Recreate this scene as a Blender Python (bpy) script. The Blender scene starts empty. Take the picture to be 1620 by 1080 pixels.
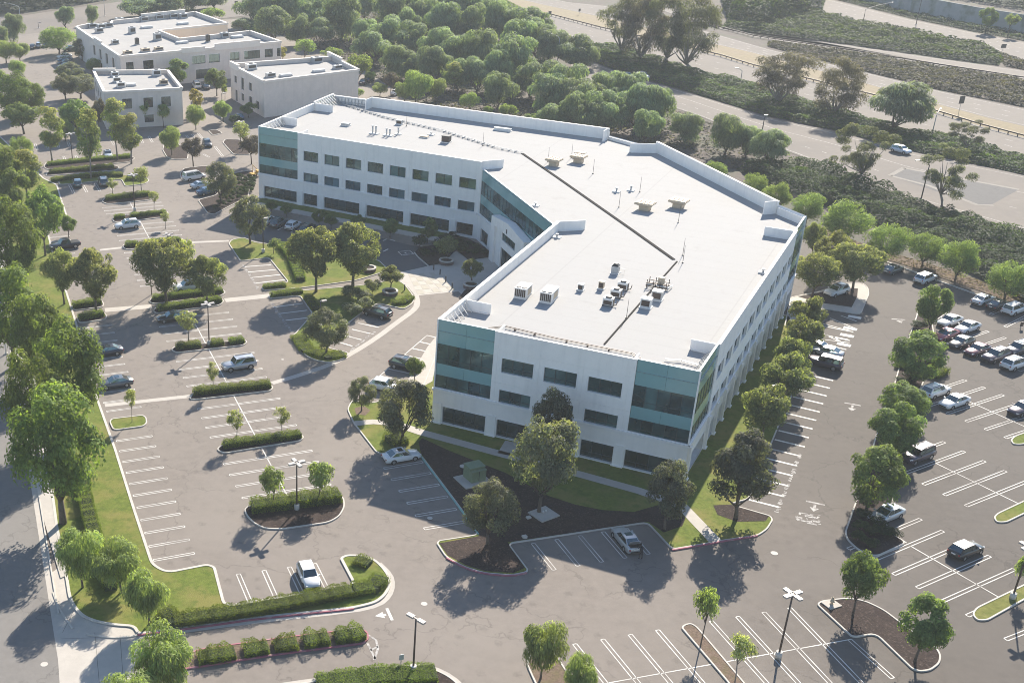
import bpy, math, random
import numpy as np
from math import radians as R, sin, cos, pi
random.seed(7)
C = bpy.context.scene.collection
scene = bpy.context.scene

# ---------------------------------------------------------------- camera
F, CX, CY, PITCH, CAMH = 1906.7, 471.3, 682.6, 0.484458, 71.1     # focal length and optical centre of the 1620x1080 photograph
cd = bpy.data.cameras.new('camera'); cam = bpy.data.objects.new('camera', cd); C.objects.link(cam)
cam.location = (0, 0, CAMH); cam.rotation_euler = (pi/2 - PITCH, 0, 0)
cd.sensor_fit = 'HORIZONTAL'; cd.sensor_width = 36; cd.lens = 36*F/1620
cd.shift_x = (810-CX)/1620; cd.shift_y = (CY-540)/1620
cd.clip_start = 1; cd.clip_end = 5000
scene.camera = cam
HAZE = 0.00022
scene.render.resolution_x, scene.render.resolution_y = 1024, 682

# ---------------------------------------------------------------- sky and sun
SUN_AZ, SUN_EL = R(24.4), R(32.0)           # from +Y towards +X; behind the office, to the right
w = bpy.data.worlds.new('World'); scene.world = w; w.use_nodes = True
nt = w.node_tree; bg = nt.nodes['Background']
sky = nt.nodes.new('ShaderNodeTexSky'); sky.sky_type = 'NISHITA'; sky.sun_disc = False
sky.sun_elevation = SUN_EL; sky.sun_rotation = SUN_AZ; sky.altitude = 100; sky.dust_density = 0.4; sky.ozone_density = 2.5
nt.links.new(sky.outputs[0], bg.inputs[0]); bg.inputs[1].default_value = 0.094
sl = bpy.data.lights.new('sun', 'SUN'); so = bpy.data.objects.new('sun', sl); C.objects.link(so)
sl.energy = 5.0; sl.angle = R(0.53); sl.color = (1.0, 0.92, 0.80)
so.rotation_euler = (pi/2 - SUN_EL, 0, pi - SUN_AZ); so.location = (60, 200, 150)
vs = scene.view_settings; vs.view_transform = 'Standard'; vs.look = 'None'; vs.gamma = 1; vs.exposure = 1.15; vs.use_curve_mapping = False
scene.render.engine = 'CYCLES'
scene.cycles.use_denoising = True; scene.cycles.denoising_prefilter = 'ACCURATE'; scene.cycles.filter_width = 1.0
scene.cycles.max_bounces = 6; scene.cycles.diffuse_bounces = 3; scene.cycles.glossy_bounces = 3
scene.cycles.transmission_bounces = 3; scene.cycles.transparent_max_bounces = 8; scene.cycles.volume_bounces = 1
scene.cycles.caustics_reflective = False; scene.cycles.caustics_refractive = False

# ---------------------------------------------------------------- measuring: a pixel of the survey photograph -> a point at height z
_cp, _sp = cos(PITCH), sin(PITCH)
def at(x, y, z=0.0):
    u = (x-CX)/F; v = (y-CY)/F
    d = (u, _cp - v*_sp, -_sp - v*_cp); t = (z-CAMH)/d[2]
    return (d[0]*t, d[1]*t)
def px(X, Y, Z=0.0):
    z = Z-CAMH; zc = Y*_cp - z*_sp; yc = -(Y*_sp + z*_cp)
    return (CX + F*X/zc, CY + F*yc/zc)
def hgt(bx, by, ty):                        # height of an upright thing with its foot at pixel (bx,by) and top at row ty
    g = at(bx, by); lo, hi = 0.0, 60.0
    for _ in range(40):
        m = (lo+hi)/2
        if px(g[0], g[1], m)[1] > ty: lo = m
        else: hi = m
    return lo
def ppm(bx, by):                            # pixels per metre across, at that spot
    g = at(bx, by); return F/(g[1]*_cp + CAMH*_sp)
def V2(a, b): return (b[0]-a[0], b[1]-a[1])
def unit(v):
    l = math.hypot(*v); return (v[0]/l, v[1]/l)
def lerp(a, b, t): return tuple(a[i] + (b[i]-a[i])*t for i in range(len(a)))

# ---------------------------------------------------------------- materials
MATS = {}
def nodes_of(m):
    m.use_nodes = True
    return m.node_tree, m.node_tree.nodes, m.node_tree.links, m.node_tree.nodes['Principled BSDF']
def mat(name, col, rough=0.8, var=0.12, scale=3.0, metal=0.0, spec=0.4, bump=0.0, bscale=20.0, layers=(), obj=False, coat=0.0):
    """plain procedural surface: a colour broken up by noise of a few sizes. layers: (scale, colour, lo, hi, amount)"""
    m = bpy.data.materials.new(name); t, n, l, b = nodes_of(m)
    if obj: co = n.new('ShaderNodeTexCoord').outputs['Object']
    else: co = n.new('ShaderNodeNewGeometry').outputs['Position']
    nz = n.new('ShaderNodeTexNoise'); nz.inputs['Scale'].default_value = scale; nz.inputs['Detail'].default_value = 6
    nz.inputs['Roughness'].default_value = 0.65
    l.new(co, nz.inputs['Vector'])
    mr = n.new('ShaderNodeMapRange'); mr.inputs[1].default_value = 0.3; mr.inputs[2].default_value = 0.7
    mr.inputs[3].default_value = 1-var; mr.inputs[4].default_value = 1+var; mr.clamp = True
    l.new(nz.outputs[0], mr.inputs[0])
    mx = n.new('ShaderNodeVectorMath'); mx.operation = 'SCALE'; mx.inputs[0].default_value = col[:3]
    l.new(mr.outputs[0], mx.inputs['Scale']); cur = mx.outputs[0]
    for (s, c2, lo, hi, amt) in layers:
        q = n.new('ShaderNodeTexNoise'); q.inputs['Scale'].default_value = s; q.inputs['Detail'].default_value = 5
        l.new(co, q.inputs['Vector'])
        r = n.new('ShaderNodeMapRange'); r.inputs[1].default_value = lo; r.inputs[2].default_value = hi; r.inputs[3].default_value = 0; r.inputs[4].default_value = amt
        l.new(q.outputs[0], r.inputs[0])
        k = n.new('ShaderNodeMix'); k.data_type = 'RGBA'; l.new(r.outputs[0], k.inputs[0]); l.new(cur, k.inputs[6]); k.inputs[7].default_value = (*c2, 1)
        cur = k.outputs[2]
    l.new(cur, b.inputs['Base Color'])
    b.inputs['Roughness'].default_value = rough; b.inputs['Metallic'].default_value = metal
    b.inputs['Specular IOR Level'].default_value = spec
    if coat: b.inputs['Coat Weight'].default_value = coat; b.inputs['Coat Roughness'].default_value = 0.05
    if bump:
        q = n.new('ShaderNodeTexNoise'); q.inputs['Scale'].default_value = bscale; q.inputs['Detail'].default_value = 4; l.new(co, q.inputs['Vector'])
        bp = n.new('ShaderNodeBump'); bp.inputs['Strength'].default_value = bump; bp.inputs['Distance'].default_value = 0.05
        l.new(q.outputs[0], bp.inputs['Height']); l.new(bp.outputs[0], b.inputs['Normal'])
    MATS[name] = m; return m

def asphalt(name, col, worn, stain=0.5, darker_east=False):
    m = mat(name, col, rough=0.88, var=0.10, scale=0.9, spec=0.25, bump=0.25, bscale=30,
            layers=((0.06, worn, 0.42, 0.72, 0.75), (0.35, tuple(c*0.72 for c in col), 0.56, 0.75, 0.45*stain), (14.0, tuple(c*1.5 for c in col), 0.55, 0.8, 0.35), (9.0, tuple(c*0.5 for c in col), 0.6, 0.8, 0.35)))
    t, n, l, b = nodes_of(m)
    src = b.inputs['Base Color'].links[0].from_socket
    g = n.new('ShaderNodeNewGeometry')
    # wandering cracks, only here and there
    wv = n.new('ShaderNodeTexNoise'); wv.inputs['Scale'].default_value = 0.5; wv.inputs['Detail'].default_value = 5; l.new(g.outputs['Position'], wv.inputs['Vector'])
    wm = n.new('ShaderNodeVectorMath'); wm.operation = 'SCALE'; wm.inputs['Scale'].default_value = 4.0; l.new(wv.outputs['Color'], wm.inputs[0])
    wa = n.new('ShaderNodeVectorMath'); wa.operation = 'ADD'; l.new(g.outputs['Position'], wa.inputs[0]); l.new(wm.outputs[0], wa.inputs[1])
    vo = n.new('ShaderNodeTexVoronoi'); vo.feature = 'DISTANCE_TO_EDGE'; vo.inputs['Scale'].default_value = 0.11; l.new(wa.outputs[0], vo.inputs['Vector'])
    cr = n.new('ShaderNodeMapRange'); cr.inputs[1].default_value = 0.0; cr.inputs[2].default_value = 0.014; cr.inputs[3].default_value = 0.48; cr.inputs[4].default_value = 0.0
    l.new(vo.outputs['Distance'], cr.inputs[0])
    mk = n.new('ShaderNodeTexNoise'); mk.inputs['Scale'].default_value = 0.09; l.new(g.outputs['Position'], mk.inputs['Vector'])
    mm = n.new('ShaderNodeMapRange'); mm.inputs[1].default_value = 0.44; mm.inputs[2].default_value = 0.54; l.new(mk.outputs[0], mm.inputs[0])
    mu = n.new('ShaderNodeMath'); mu.operation = 'MULTIPLY'; l.new(cr.outputs[0], mu.inputs[0]); l.new(mm.outputs[0], mu.inputs[1])
    k = n.new('ShaderNodeMix'); k.data_type = 'RGBA'; l.new(mu.outputs[0], k.inputs[0]); l.new(src, k.inputs[6]); k.inputs[7].default_value = (*[c*0.45 for c in col], 1)
    cur = k.outputs[2]
    if darker_east:
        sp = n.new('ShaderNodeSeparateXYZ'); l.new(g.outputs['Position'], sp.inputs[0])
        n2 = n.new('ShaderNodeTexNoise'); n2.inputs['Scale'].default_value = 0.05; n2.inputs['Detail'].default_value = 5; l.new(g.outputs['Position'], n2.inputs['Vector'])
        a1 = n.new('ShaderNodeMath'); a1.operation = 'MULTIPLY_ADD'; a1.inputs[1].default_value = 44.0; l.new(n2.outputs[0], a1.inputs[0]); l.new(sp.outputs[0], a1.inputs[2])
        r2 = n.new('ShaderNodeMapRange'); r2.inputs[1].default_value = 46; r2.inputs[2].default_value = 92; r2.inputs[3].default_value = 1.0; r2.inputs[4].default_value = 0.52; r2.interpolation_type = 'SMOOTHSTEP'; l.new(a1.outputs[0], r2.inputs[0])  # asphalt colour darkens gradually towards the east
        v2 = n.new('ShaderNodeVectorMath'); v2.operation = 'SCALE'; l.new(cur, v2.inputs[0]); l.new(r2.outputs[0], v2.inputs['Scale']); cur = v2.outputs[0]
        # oil drips
        oi = n.new('ShaderNodeTexVoronoi'); oi.inputs['Scale'].default_value = 0.42; oi.inputs['Randomness'].default_value = 1.0; l.new(g.outputs['Position'], oi.inputs['Vector'])
        on = n.new('ShaderNodeTexNoise'); on.inputs['Scale'].default_value = 3.0; l.new(g.outputs['Position'], on.inputs['Vector'])
        oa = n.new('ShaderNodeMath'); oa.operation = 'MULTIPLY_ADD'; oa.inputs[1].default_value = 0.5; l.new(on.outputs[0], oa.inputs[0]); l.new(oi.outputs['Distance'], oa.inputs[2])
        orr = n.new('ShaderNodeMapRange'); orr.inputs[1].default_value = 0.30; orr.inputs[2].default_value = 0.48; orr.inputs[3].default_value = 0.32; orr.inputs[4].default_value = 0.0; l.new(oa.outputs[0], orr.inputs[0])
        ok = n.new('ShaderNodeMix'); ok.data_type = 'RGBA'; l.new(orr.outputs[0], ok.inputs[0]); l.new(cur, ok.inputs[6]); ok.inputs[7].default_value = (*[c*0.4 for c in col], 1); cur = ok.outputs[2]
    l.new(cur, b.inputs['Base Color'])
    return m

M = {}
M['asphalt'] = asphalt('asphalt', (0.197, 0.170, 0.147), (0.232, 0.202, 0.174), darker_east=True)
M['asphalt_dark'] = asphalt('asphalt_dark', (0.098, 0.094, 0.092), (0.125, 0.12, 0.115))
M['asphalt_worn'] = asphalt('worn_asphalt_patch', (0.20, 0.182, 0.168), (0.27, 0.25, 0.23))
M['street'] = asphalt('street_asphalt', (0.185, 0.172, 0.158), (0.21, 0.195, 0.18), 0.2)
M['freeway'] = mat('freeway_concrete', (0.148, 0.126, 0.106), rough=0.9, var=0.08, scale=0.5, layers=((0.05, (0.118, 0.102, 0.09), 0.45, 0.7, 0.8), (0.4, (0.185, 0.16, 0.136), 0.55, 0.75, 0.5)))
M['undergrowth'] = mat('undergrowth', (0.030, 0.040, 0.020), rough=0.95, var=0.3, scale=1.0)
M['gore_pale'] = mat('pale_gore_concrete', (0.205, 0.185, 0.16), rough=0.9, var=0.15, scale=1.0)
M['hedge_core'] = mat('hedge_core', (0.035, 0.050, 0.016), rough=0.95, var=0.4, scale=6.0, obj=True)
M['dry_dirt'] = mat('dry_dirt', (0.22, 0.175, 0.10), rough=0.95, var=0.2, scale=0.8, layers=((0.15, (0.22, 0.17, 0.11), 0.45, 0.65, 0.7), (2.0, (0.16, 0.14, 0.08), 0.58, 0.72, 0.6)))
M['earth'] = mat('earth', (0.092, 0.073, 0.060), rough=0.95, var=0.25, scale=0.7, bump=0.6, bscale=3, layers=((0.12, (0.075, 0.085, 0.045), 0.48, 0.66, 0.8), (1.5, (0.05, 0.042, 0.036), 0.55, 0.75, 0.6)))
M['concrete'] = mat('concrete', (0.43, 0.395, 0.35), rough=0.9, var=0.08, scale=1.2, bump=0.08, layers=((0.3, (0.36, 0.33, 0.295), 0.5, 0.72, 0.6), (6.0, (0.35, 0.325, 0.29), 0.6, 0.8, 0.5)))
M['kerb'] = mat('kerb_concrete', (0.50, 0.465, 0.415), rough=0.88, var=0.10, scale=1.5, layers=((0.6, (0.40, 0.365, 0.33), 0.5, 0.7, 0.6),))
M['kerb_red'] = mat('kerb_red_paint', (0.34, 0.115, 0.15), rough=0.8, var=0.15, scale=2.0, layers=((1.3, (0.42, 0.30, 0.29), 0.52, 0.7, 0.7),))
M['kerb_green'] = mat('kerb_green_paint', (0.22, 0.42, 0.38), rough=0.8, var=0.12, scale=2.0, layers=((1.3, (0.45, 0.46, 0.42), 0.5, 0.7, 0.6),))
M['paint'] = mat('road_paint', (0.62, 0.60, 0.555), rough=0.75, var=0.06, scale=2.0, layers=((0.25, (0.33, 0.305, 0.28), 0.46, 0.66, 0.75), (7.0, (0.42, 0.39, 0.36), 0.56, 0.75, 0.6)))
M['paint_faded'] = mat('faded_road_paint', (0.43, 0.41, 0.385), rough=0.8, var=0.1, scale=2.0, layers=((1.8, (0.22, 0.20, 0.185), 0.42, 0.6, 0.95),))
M['lawn'] = mat('lawn', (0.125, 0.155, 0.030), rough=0.95, var=0.25, scale=2.2, spec=0.1, bump=0.9, bscale=9, layers=((0.25, (0.205, 0.182, 0.058), 0.45, 0.62, 0.75), (0.9, (0.080, 0.115, 0.022), 0.52, 0.68, 0.7), (3.0, (0.20, 0.165, 0.07), 0.58, 0.75, 0.45)))
M['lawn_dry'] = mat('dry_lawn', (0.17, 0.17, 0.05), rough=0.95, var=0.25, scale=2.2, spec=0.1, bump=0.9, bscale=9, layers=((0.5, (0.11, 0.13, 0.03), 0.46, 0.66, 0.75), (3.0, (0.24, 0.19, 0.08), 0.58, 0.75, 0.5)))
M['mulch'] = mat('bark_mulch', (0.040, 0.028, 0.024), rough=0.95, var=0.45, scale=5, spec=0.15, bump=1.0, bscale=9, layers=((5.0, (0.13, 0.10, 0.085), 0.58, 0.74, 0.85), (0.4, (0.062, 0.043, 0.035), 0.48, 0.68, 0.7)))
M['mulch_pale'] = mat('pale_mulch', (0.16, 0.115, 0.085), rough=0.95, var=0.3, scale=4, spec=0.15, bump=0.9, bscale=10, layers=((6.0, (0.08, 0.055, 0.04), 0.55, 0.72, 0.8), (0.7, (0.13, 0.12, 0.05), 0.5, 0.7, 0.6)))
M['white_wall'] = mat('white_concrete_wall', (0.86, 0.83, 0.785), rough=0.7, var=0.03, scale=0.8, spec=0.3, layers=((0.5, (0.75, 0.735, 0.71), 0.5, 0.75, 0.5),))
M['white_trim'] = mat('white_trim', (0.82, 0.80, 0.77), rough=0.6, var=0.02, scale=1.0)
M['roof_white'] = mat('white_roof_membrane', (0.355, 0.347, 0.335), rough=0.85, var=0.015, scale=0.4, spec=0.2, layers=((0.07, (0.352, 0.340, 0.322), 0.5, 0.7, 0.8), (0.35, (0.30, 0.288, 0.27), 0.62, 0.8, 0.6), (2.0, (0.325, 0.312, 0.295), 0.58, 0.8, 0.6)))
M['roof_line'] = mat('roof_joint_cover', (0.040, 0.037, 0.034), rough=0.98, var=0.15, scale=1.0, spec=0.05)
M['teal'] = mat('teal_spandrel_glass', (0.21, 0.385, 0.385), rough=0.12, var=0.05, scale=0.6, spec=0.9)
M['mullion'] = mat('dark_mullion', (0.06, 0.085, 0.09), rough=0.4, var=0.05, metal=0.5)
M['tan_wall'] = mat('tan_stucco_wall', (0.68, 0.61, 0.545), rough=0.9, var=0.05, scale=0.9, bump=0.1, layers=((0.3, (0.60, 0.545, 0.49), 0.5, 0.7, 0.6),))
M['tan_trim'] = mat('pale_tan_trim', (0.72, 0.67, 0.61), rough=0.85, var=0.04, scale=0.9)
M['bounce_tint_wall'] = mat('bounce_tinted_stucco_wall', (0.82, 0.66, 0.49), rough=0.9, var=0.04, scale=0.9)  # stucco with warm bounced light put into its colour
M['roof_grey'] = mat('grey_flat_roof', (0.33, 0.318, 0.302), rough=0.92, var=0.06, scale=0.5, layers=((0.2, (0.285, 0.275, 0.262), 0.45, 0.7, 0.7), (2.0, (0.30, 0.29, 0.275), 0.6, 0.75, 0.5)))
M['metal_grey'] = mat('grey_painted_metal', (0.42, 0.43, 0.43), rough=0.5, var=0.08, scale=2.0, metal=0.3, obj=True)
M['metal_dark'] = mat('dark_metal', (0.055, 0.052, 0.05), rough=0.5, var=0.1, metal=0.3, obj=True)
M['metal_brown'] = mat('bronze_metal', (0.075, 0.055, 0.045), rough=0.5, var=0.1, metal=0.3, obj=True)
M['metal_tan'] = mat('tan_painted_metal', (0.52, 0.42, 0.30), rough=0.65, var=0.08, scale=2.0, obj=True)
M['metal_white'] = mat('white_painted_metal', (0.68, 0.67, 0.64), rough=0.55, var=0.05, scale=2.0, obj=True)
M['lamp_head'] = mat('lamp_head_metal', (0.40, 0.37, 0.34), rough=0.5, var=0.05, metal=0.2, obj=True)
M['green_box'] = mat('sage_green_paint', (0.17, 0.22, 0.13), rough=0.6, var=0.10, scale=3.0, obj=True, layers=((1.5, (0.22, 0.25, 0.17), 0.5, 0.7, 0.6),))
M['brick'] = mat('planter_brick', (0.16, 0.11, 0.10), rough=0.85, var=0.2, scale=4.0, obj=True)
M['bark'] = mat('bark', (0.115, 0.09, 0.07), rough=0.95, var=0.3, scale=4.0, bump=0.6, bscale=14, obj=True)
M['bark_pale'] = mat('pale_bark', (0.24, 0.21, 0.18), rough=0.9, var=0.25, scale=3.0, bump=0.4, bscale=10, obj=True)
M['slab_a'] = mat('paving_slab_pale', (0.44, 0.40, 0.345), rough=0.88, var=0.06, scale=1.5)
M['slab_b'] = mat('paving_slab_buff', (0.385, 0.35, 0.285), rough=0.88, var=0.06, scale=1.5)
M['tyre'] = mat('tyre_rubber', (0.018, 0.018, 0.018), rough=0.85, var=0.1, obj=True)
M['rim'] = mat('alloy_rim', (0.42, 0.42, 0.42), rough=0.35, var=0.05, metal=0.8, obj=True)
M['car_trim'] = mat('black_car_trim', (0.015, 0.015, 0.016), rough=0.6, var=0.1, obj=True)
M['headlight'] = mat('headlight_lens', (0.55, 0.57, 0.58), rough=0.12, var=0.03, spec=0.8, obj=True)
M['taillight'] = mat('taillight_lens', (0.30, 0.015, 0.015), rough=0.15, var=0.05, spec=0.8, obj=True)
M['wall_screen'] = mat('pale_block_wall', (0.36, 0.365, 0.35), rough=0.92, var=0.10, scale=0.6, layers=((0.25, (0.16, 0.19, 0.13), 0.48, 0.64, 0.75),))
M['skin'] = mat('skin', (0.36, 0.22, 0.16), rough=0.6, var=0.05, obj=True)
M['cloth_dark'] = mat('dark_cloth', (0.025, 0.025, 0.03), rough=0.9, var=0.2, obj=True)
M['hair'] = mat('dark_hair', (0.02, 0.015, 0.012), rough=0.7, var=0.2, obj=True)
M['yellow'] = mat('yellow_paint', (0.55, 0.33, 0.06), rough=0.6, var=0.1, obj=True)

def seams(m, ang, pitch, wd=0.035, dark=0.86):
    t, n, l, b = nodes_of(m); src = b.inputs['Base Color'].links[0].from_socket; g = n.new('ShaderNodeNewGeometry')
    d = n.new('ShaderNodeVectorMath'); d.operation = 'DOT_PRODUCT'; d.inputs[1].default_value = (cos(ang)/pitch, sin(ang)/pitch, 0); l.new(g.outputs['Position'], d.inputs[0])
    f = n.new('ShaderNodeMath'); f.operation = 'FRACT'; l.new(d.outputs['Value'], f.inputs[0]); c = n.new('ShaderNodeMath'); c.operation = 'LESS_THAN'; c.inputs[1].default_value = wd; l.new(f.outputs[0], c.inputs[0])
    r = n.new('ShaderNodeMapRange'); r.inputs[3].default_value = 1.0; r.inputs[4].default_value = dark; l.new(c.outputs[0], r.inputs[0])
    v = n.new('ShaderNodeVectorMath'); v.operation = 'SCALE'; l.new(src, v.inputs[0]); l.new(r.outputs[0], v.inputs['Scale']); l.new(v.outputs[0], b.inputs['Base Color'])
def streaks(m, amt=0.12):
    t, n, l, b = nodes_of(m); src = b.inputs['Base Color'].links[0].from_socket; g = n.new('ShaderNodeNewGeometry')
    mp = n.new('ShaderNodeVectorMath'); mp.operation = 'MULTIPLY'; mp.inputs[1].default_value = (1.6, 1.6, 0.10); l.new(g.outputs['Position'], mp.inputs[0])
    q = n.new('ShaderNodeTexNoise'); q.inputs['Scale'].default_value = 1.0; q.inputs['Detail'].default_value = 5; l.new(mp.outputs[0], q.inputs['Vector'])
    r = n.new('ShaderNodeMapRange'); r.inputs[1].default_value = 0.5; r.inputs[2].default_value = 0.72; r.inputs[3].default_value = 1.0; r.inputs[4].default_value = 1-amt; l.new(q.outputs[0], r.inputs[0])
    v = n.new('ShaderNodeVectorMath'); v.operation = 'SCALE'; l.new(src, v.inputs[0]); l.new(r.outputs[0], v.inputs['Scale']); l.new(v.outputs[0], b.inputs['Base Color'])
seams(M['roof_white'], R(60), 3.05, 0.045, 0.93); seams(M['roof_white'], R(-30), 24.0, 0.008, 0.92); streaks(M['white_wall'], 0.07); streaks(M['tan_wall'], 0.06)
def glass(name, col, gloss=0.28, rough=0.03):
    m = bpy.data.materials.new(name); t, n, l, b = nodes_of(m)
    g = n.new('ShaderNodeNewGeometry'); nz = n.new('ShaderNodeTexNoise'); nz.inputs['Scale'].default_value = 0.35; nz.inputs['Detail'].default_value = 3
    l.new(g.outputs['Position'], nz.inputs['Vector'])
    mr = n.new('ShaderNodeMapRange'); mr.inputs[1].default_value = 0.35; mr.inputs[2].default_value = 0.65; mr.inputs[3].default_value = 0.6; mr.inputs[4].default_value = 1.5
    l.new(nz.outputs[0], mr.inputs[0])
    v = n.new('ShaderNodeVectorMath'); v.operation = 'SCALE'; v.inputs[0].default_value = col; l.new(mr.outputs[0], v.inputs['Scale'])
    oi = n.new('ShaderNodeObjectInfo'); rp = n.new('ShaderNodeMapRange'); rp.inputs[3].default_value = 0.55; rp.inputs[4].default_value = 1.7; l.new(oi.outputs['Random'], rp.inputs[0])
    v3 = n.new('ShaderNodeVectorMath'); v3.operation = 'SCALE'; l.new(v.outputs[0], v3.inputs[0]); l.new(rp.outputs[0], v3.inputs['Scale'])
    l.new(v3.outputs[0], b.inputs['Base Color']); b.inputs['Roughness'].default_value = 0.25; b.inputs['Specular IOR Level'].default_value = 0.4
    gl = n.new('ShaderNodeBsdfGlossy'); gl.inputs['Roughness'].default_value = rough; gl.inputs['Color'].default_value = (0.50, 0.80, 0.86, 1)
    bp = n.new('ShaderNodeBump'); bp.inputs['Strength'].default_value = 0.05; bp.inputs['Distance'].default_value = 0.1; l.new(nz.outputs[0], bp.inputs['Height']); l.new(bp.outputs[0], gl.inputs['Normal'])
    mx = n.new('ShaderNodeMixShader'); mx.inputs[0].default_value = gloss
    out = n['Material Output']; l.new(b.outputs[0], mx.inputs[1]); l.new(gl.outputs[0], mx.inputs[2]); l.new(mx.outputs[0], out.inputs[0])
    return m
M['glass'] = glass('dark_teal_glass', (0.030, 0.066, 0.066), 0.10)
M['glass_ground'] = glass('dark_window_glass', (0.018, 0.030, 0.034), 0.10)
M['glass_blue'] = glass('blue_window_glass', (0.030, 0.070, 0.088), 0.13)
M['glass_bronze'] = glass('bronze_window_glass', (0.030, 0.024, 0.022), 0.14)
M['car_glass'] = glass('car_glass', (0.010, 0.013, 0.015), 0.16)

def paint(name, col, metal=0.25):
    return mat('car_paint_'+name, col, rough=0.32, var=0.02, scale=2.0, metal=metal, spec=0.5, coat=0.8, obj=True)
PAINT = {k: paint(k, c, mt) for k, (c, mt) in {
    'white': ((0.66, 0.66, 0.65), 0.0), 'silver': ((0.42, 0.43, 0.44), 0.5), 'pale_silver': ((0.50, 0.53, 0.55), 0.4), 'grey': ((0.10, 0.11, 0.12), 0.4),
    'black': ((0.012, 0.012, 0.014), 0.1), 'navy': ((0.016, 0.020, 0.042), 0.3), 'plum': ((0.042, 0.028, 0.048), 0.3), 'red': ((0.33, 0.06, 0.08), 0.2),
    'maroon': ((0.10, 0.022, 0.035), 0.3), 'blue': ((0.05, 0.10, 0.17), 0.3), 'teal': ((0.06, 0.11, 0.12), 0.3), 'bluewhite': ((0.50, 0.55, 0.60), 0.3)}.items()}

def leafmat(name, col, tip, rough=0.68, trans=0.46):
    """leaves: the mesh attribute 'tint' (r = light/dark leaf, g = young growth and sunlit tops painted in) moves each leaf between two leaf colours; each plant has its own lean"""
    m = bpy.data.materials.new(name); t, n, l, b = nodes_of(m)
    a = n.new('ShaderNodeAttribute'); a.attribute_name = 'tint'; sx = n.new('ShaderNodeSeparateColor'); l.new(a.outputs['Color'], sx.inputs[0])
    oi = n.new('ShaderNodeObjectInfo')
    k = n.new('ShaderNodeMix'); k.data_type = 'RGBA'; k.inputs[6].default_value = (*col, 1); k.inputs[7].default_value = (*tip, 1); l.new(sx.outputs[1], k.inputs[0])
    mr = n.new('ShaderNodeMapRange'); mr.inputs[3].default_value = 0.62; mr.inputs[4].default_value = 1.42; l.new(sx.outputs[0], mr.inputs[0])
    m2 = n.new('ShaderNodeMapRange'); m2.inputs[3].default_value = 0.85; m2.inputs[4].default_value = 1.16; l.new(oi.outputs['Random'], m2.inputs[0])
    mu = n.new('ShaderNodeMath'); mu.operation = 'MULTIPLY'; l.new(mr.outputs[0], mu.inputs[0]); l.new(m2.outputs[0], mu.inputs[1])
    hs = n.new('ShaderNodeHueSaturation'); l.new(k.outputs[2], hs.inputs['Color'])
    mh = n.new('ShaderNodeMapRange'); mh.inputs[3].default_value = 0.485; mh.inputs[4].default_value = 0.513; l.new(oi.outputs['Random'], mh.inputs[0]); l.new(mh.outputs[0], hs.inputs['Hue'])
    l.new(mu.outputs[0], hs.inputs['Value'])
    l.new(hs.outputs[0], b.inputs['Base Color']); b.inputs['Roughness'].default_value = rough; b.inputs['Specular IOR Level'].default_value = 0.18
    tr = n.new('ShaderNodeBsdfTranslucent'); sc = n.new('ShaderNodeMix'); sc.data_type = 'RGBA'; sc.blend_type = 'MULTIPLY'; sc.inputs[0].default_value = 1.0
    l.new(hs.outputs[0], sc.inputs[6]); sc.inputs[7].default_value = (1.7, 1.75, 0.55, 1); l.new(sc.outputs[2], tr.inputs['Color'])
    mx = n.new('ShaderNodeMixShader'); mx.inputs[0].default_value = trans
    out = n['Material Output']; l.new(b.outputs[0], mx.inputs[1]); l.new(tr.outputs[0], mx.inputs[2]); l.new(mx.outputs[0], out.inputs[0])
    return m
LEAF = {
    'evergreen': leafmat('evergreen_leaves', (0.130, 0.181, 0.058), (0.273, 0.331, 0.097)),
    'pepper': leafmat('pepper_leaves', (0.178, 0.232, 0.148), (0.305, 0.365, 0.245)),
    'willow': leafmat('willowy_leaves', (0.215, 0.275, 0.115), (0.36, 0.42, 0.18), trans=0.5),
    'zelkova': leafmat('elm_leaves', (0.150, 0.182, 0.098), (0.355, 0.355, 0.165)),
    'young': leafmat('young_tree_leaves', (0.299, 0.329, 0.150), (0.486, 0.506, 0.259), trans=0.4),
    'oak': leafmat('grey_green_leaves', (0.129, 0.146, 0.099), (0.299, 0.278, 0.196)),
    'oak_dark': leafmat('dark_grey_leaves', (0.090, 0.100, 0.078), (0.221, 0.211, 0.160)),
    'purple': leafmat('purple_leaves', (0.106, 0.088, 0.091), (0.201, 0.174, 0.165)),
    'brush': leafmat('brush_box_leaves', (0.161, 0.206, 0.082), (0.436, 0.374, 0.139)),
    'bottle': leafmat('bottlebrush_leaves', (0.162, 0.220, 0.088), (0.376, 0.458, 0.181)),
    'carrot': leafmat('carrotwood_leaves', (0.129, 0.185, 0.069), (0.288, 0.349, 0.134)),
    'gum': leafmat('gum_leaves', (0.105, 0.118, 0.082), (0.20, 0.20, 0.115)),
    'gum_brown': leafmat('brown_gum_leaves', (0.105, 0.095, 0.080), (0.18, 0.15, 0.12)),
    'yellow': leafmat('yellow_green_leaves', (0.316, 0.297, 0.099), (0.607, 0.485, 0.135)),
    'hedge': leafmat('hedge_leaves', (0.120, 0.165, 0.036), (0.230, 0.270, 0.060)),
    'ivy': leafmat('ivy_leaves', (0.055, 0.088, 0.034), (0.095, 0.135, 0.050)),
    'scrub': leafmat('scrub_leaves', (0.057, 0.057, 0.041), (0.120, 0.102, 0.072)),
    'dry': leafmat('dry_brush_leaves', (0.13, 0.105, 0.065), (0.24, 0.17, 0.10)),
    'darkshrub': leafmat('dark_shrub_leaves', (0.036, 0.060, 0.024), (0.075, 0.105, 0.042)),
    'oleander': leafmat('oleander_leaves', (0.098, 0.130, 0.058), (0.450, 0.430, 0.360)),
}

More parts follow.
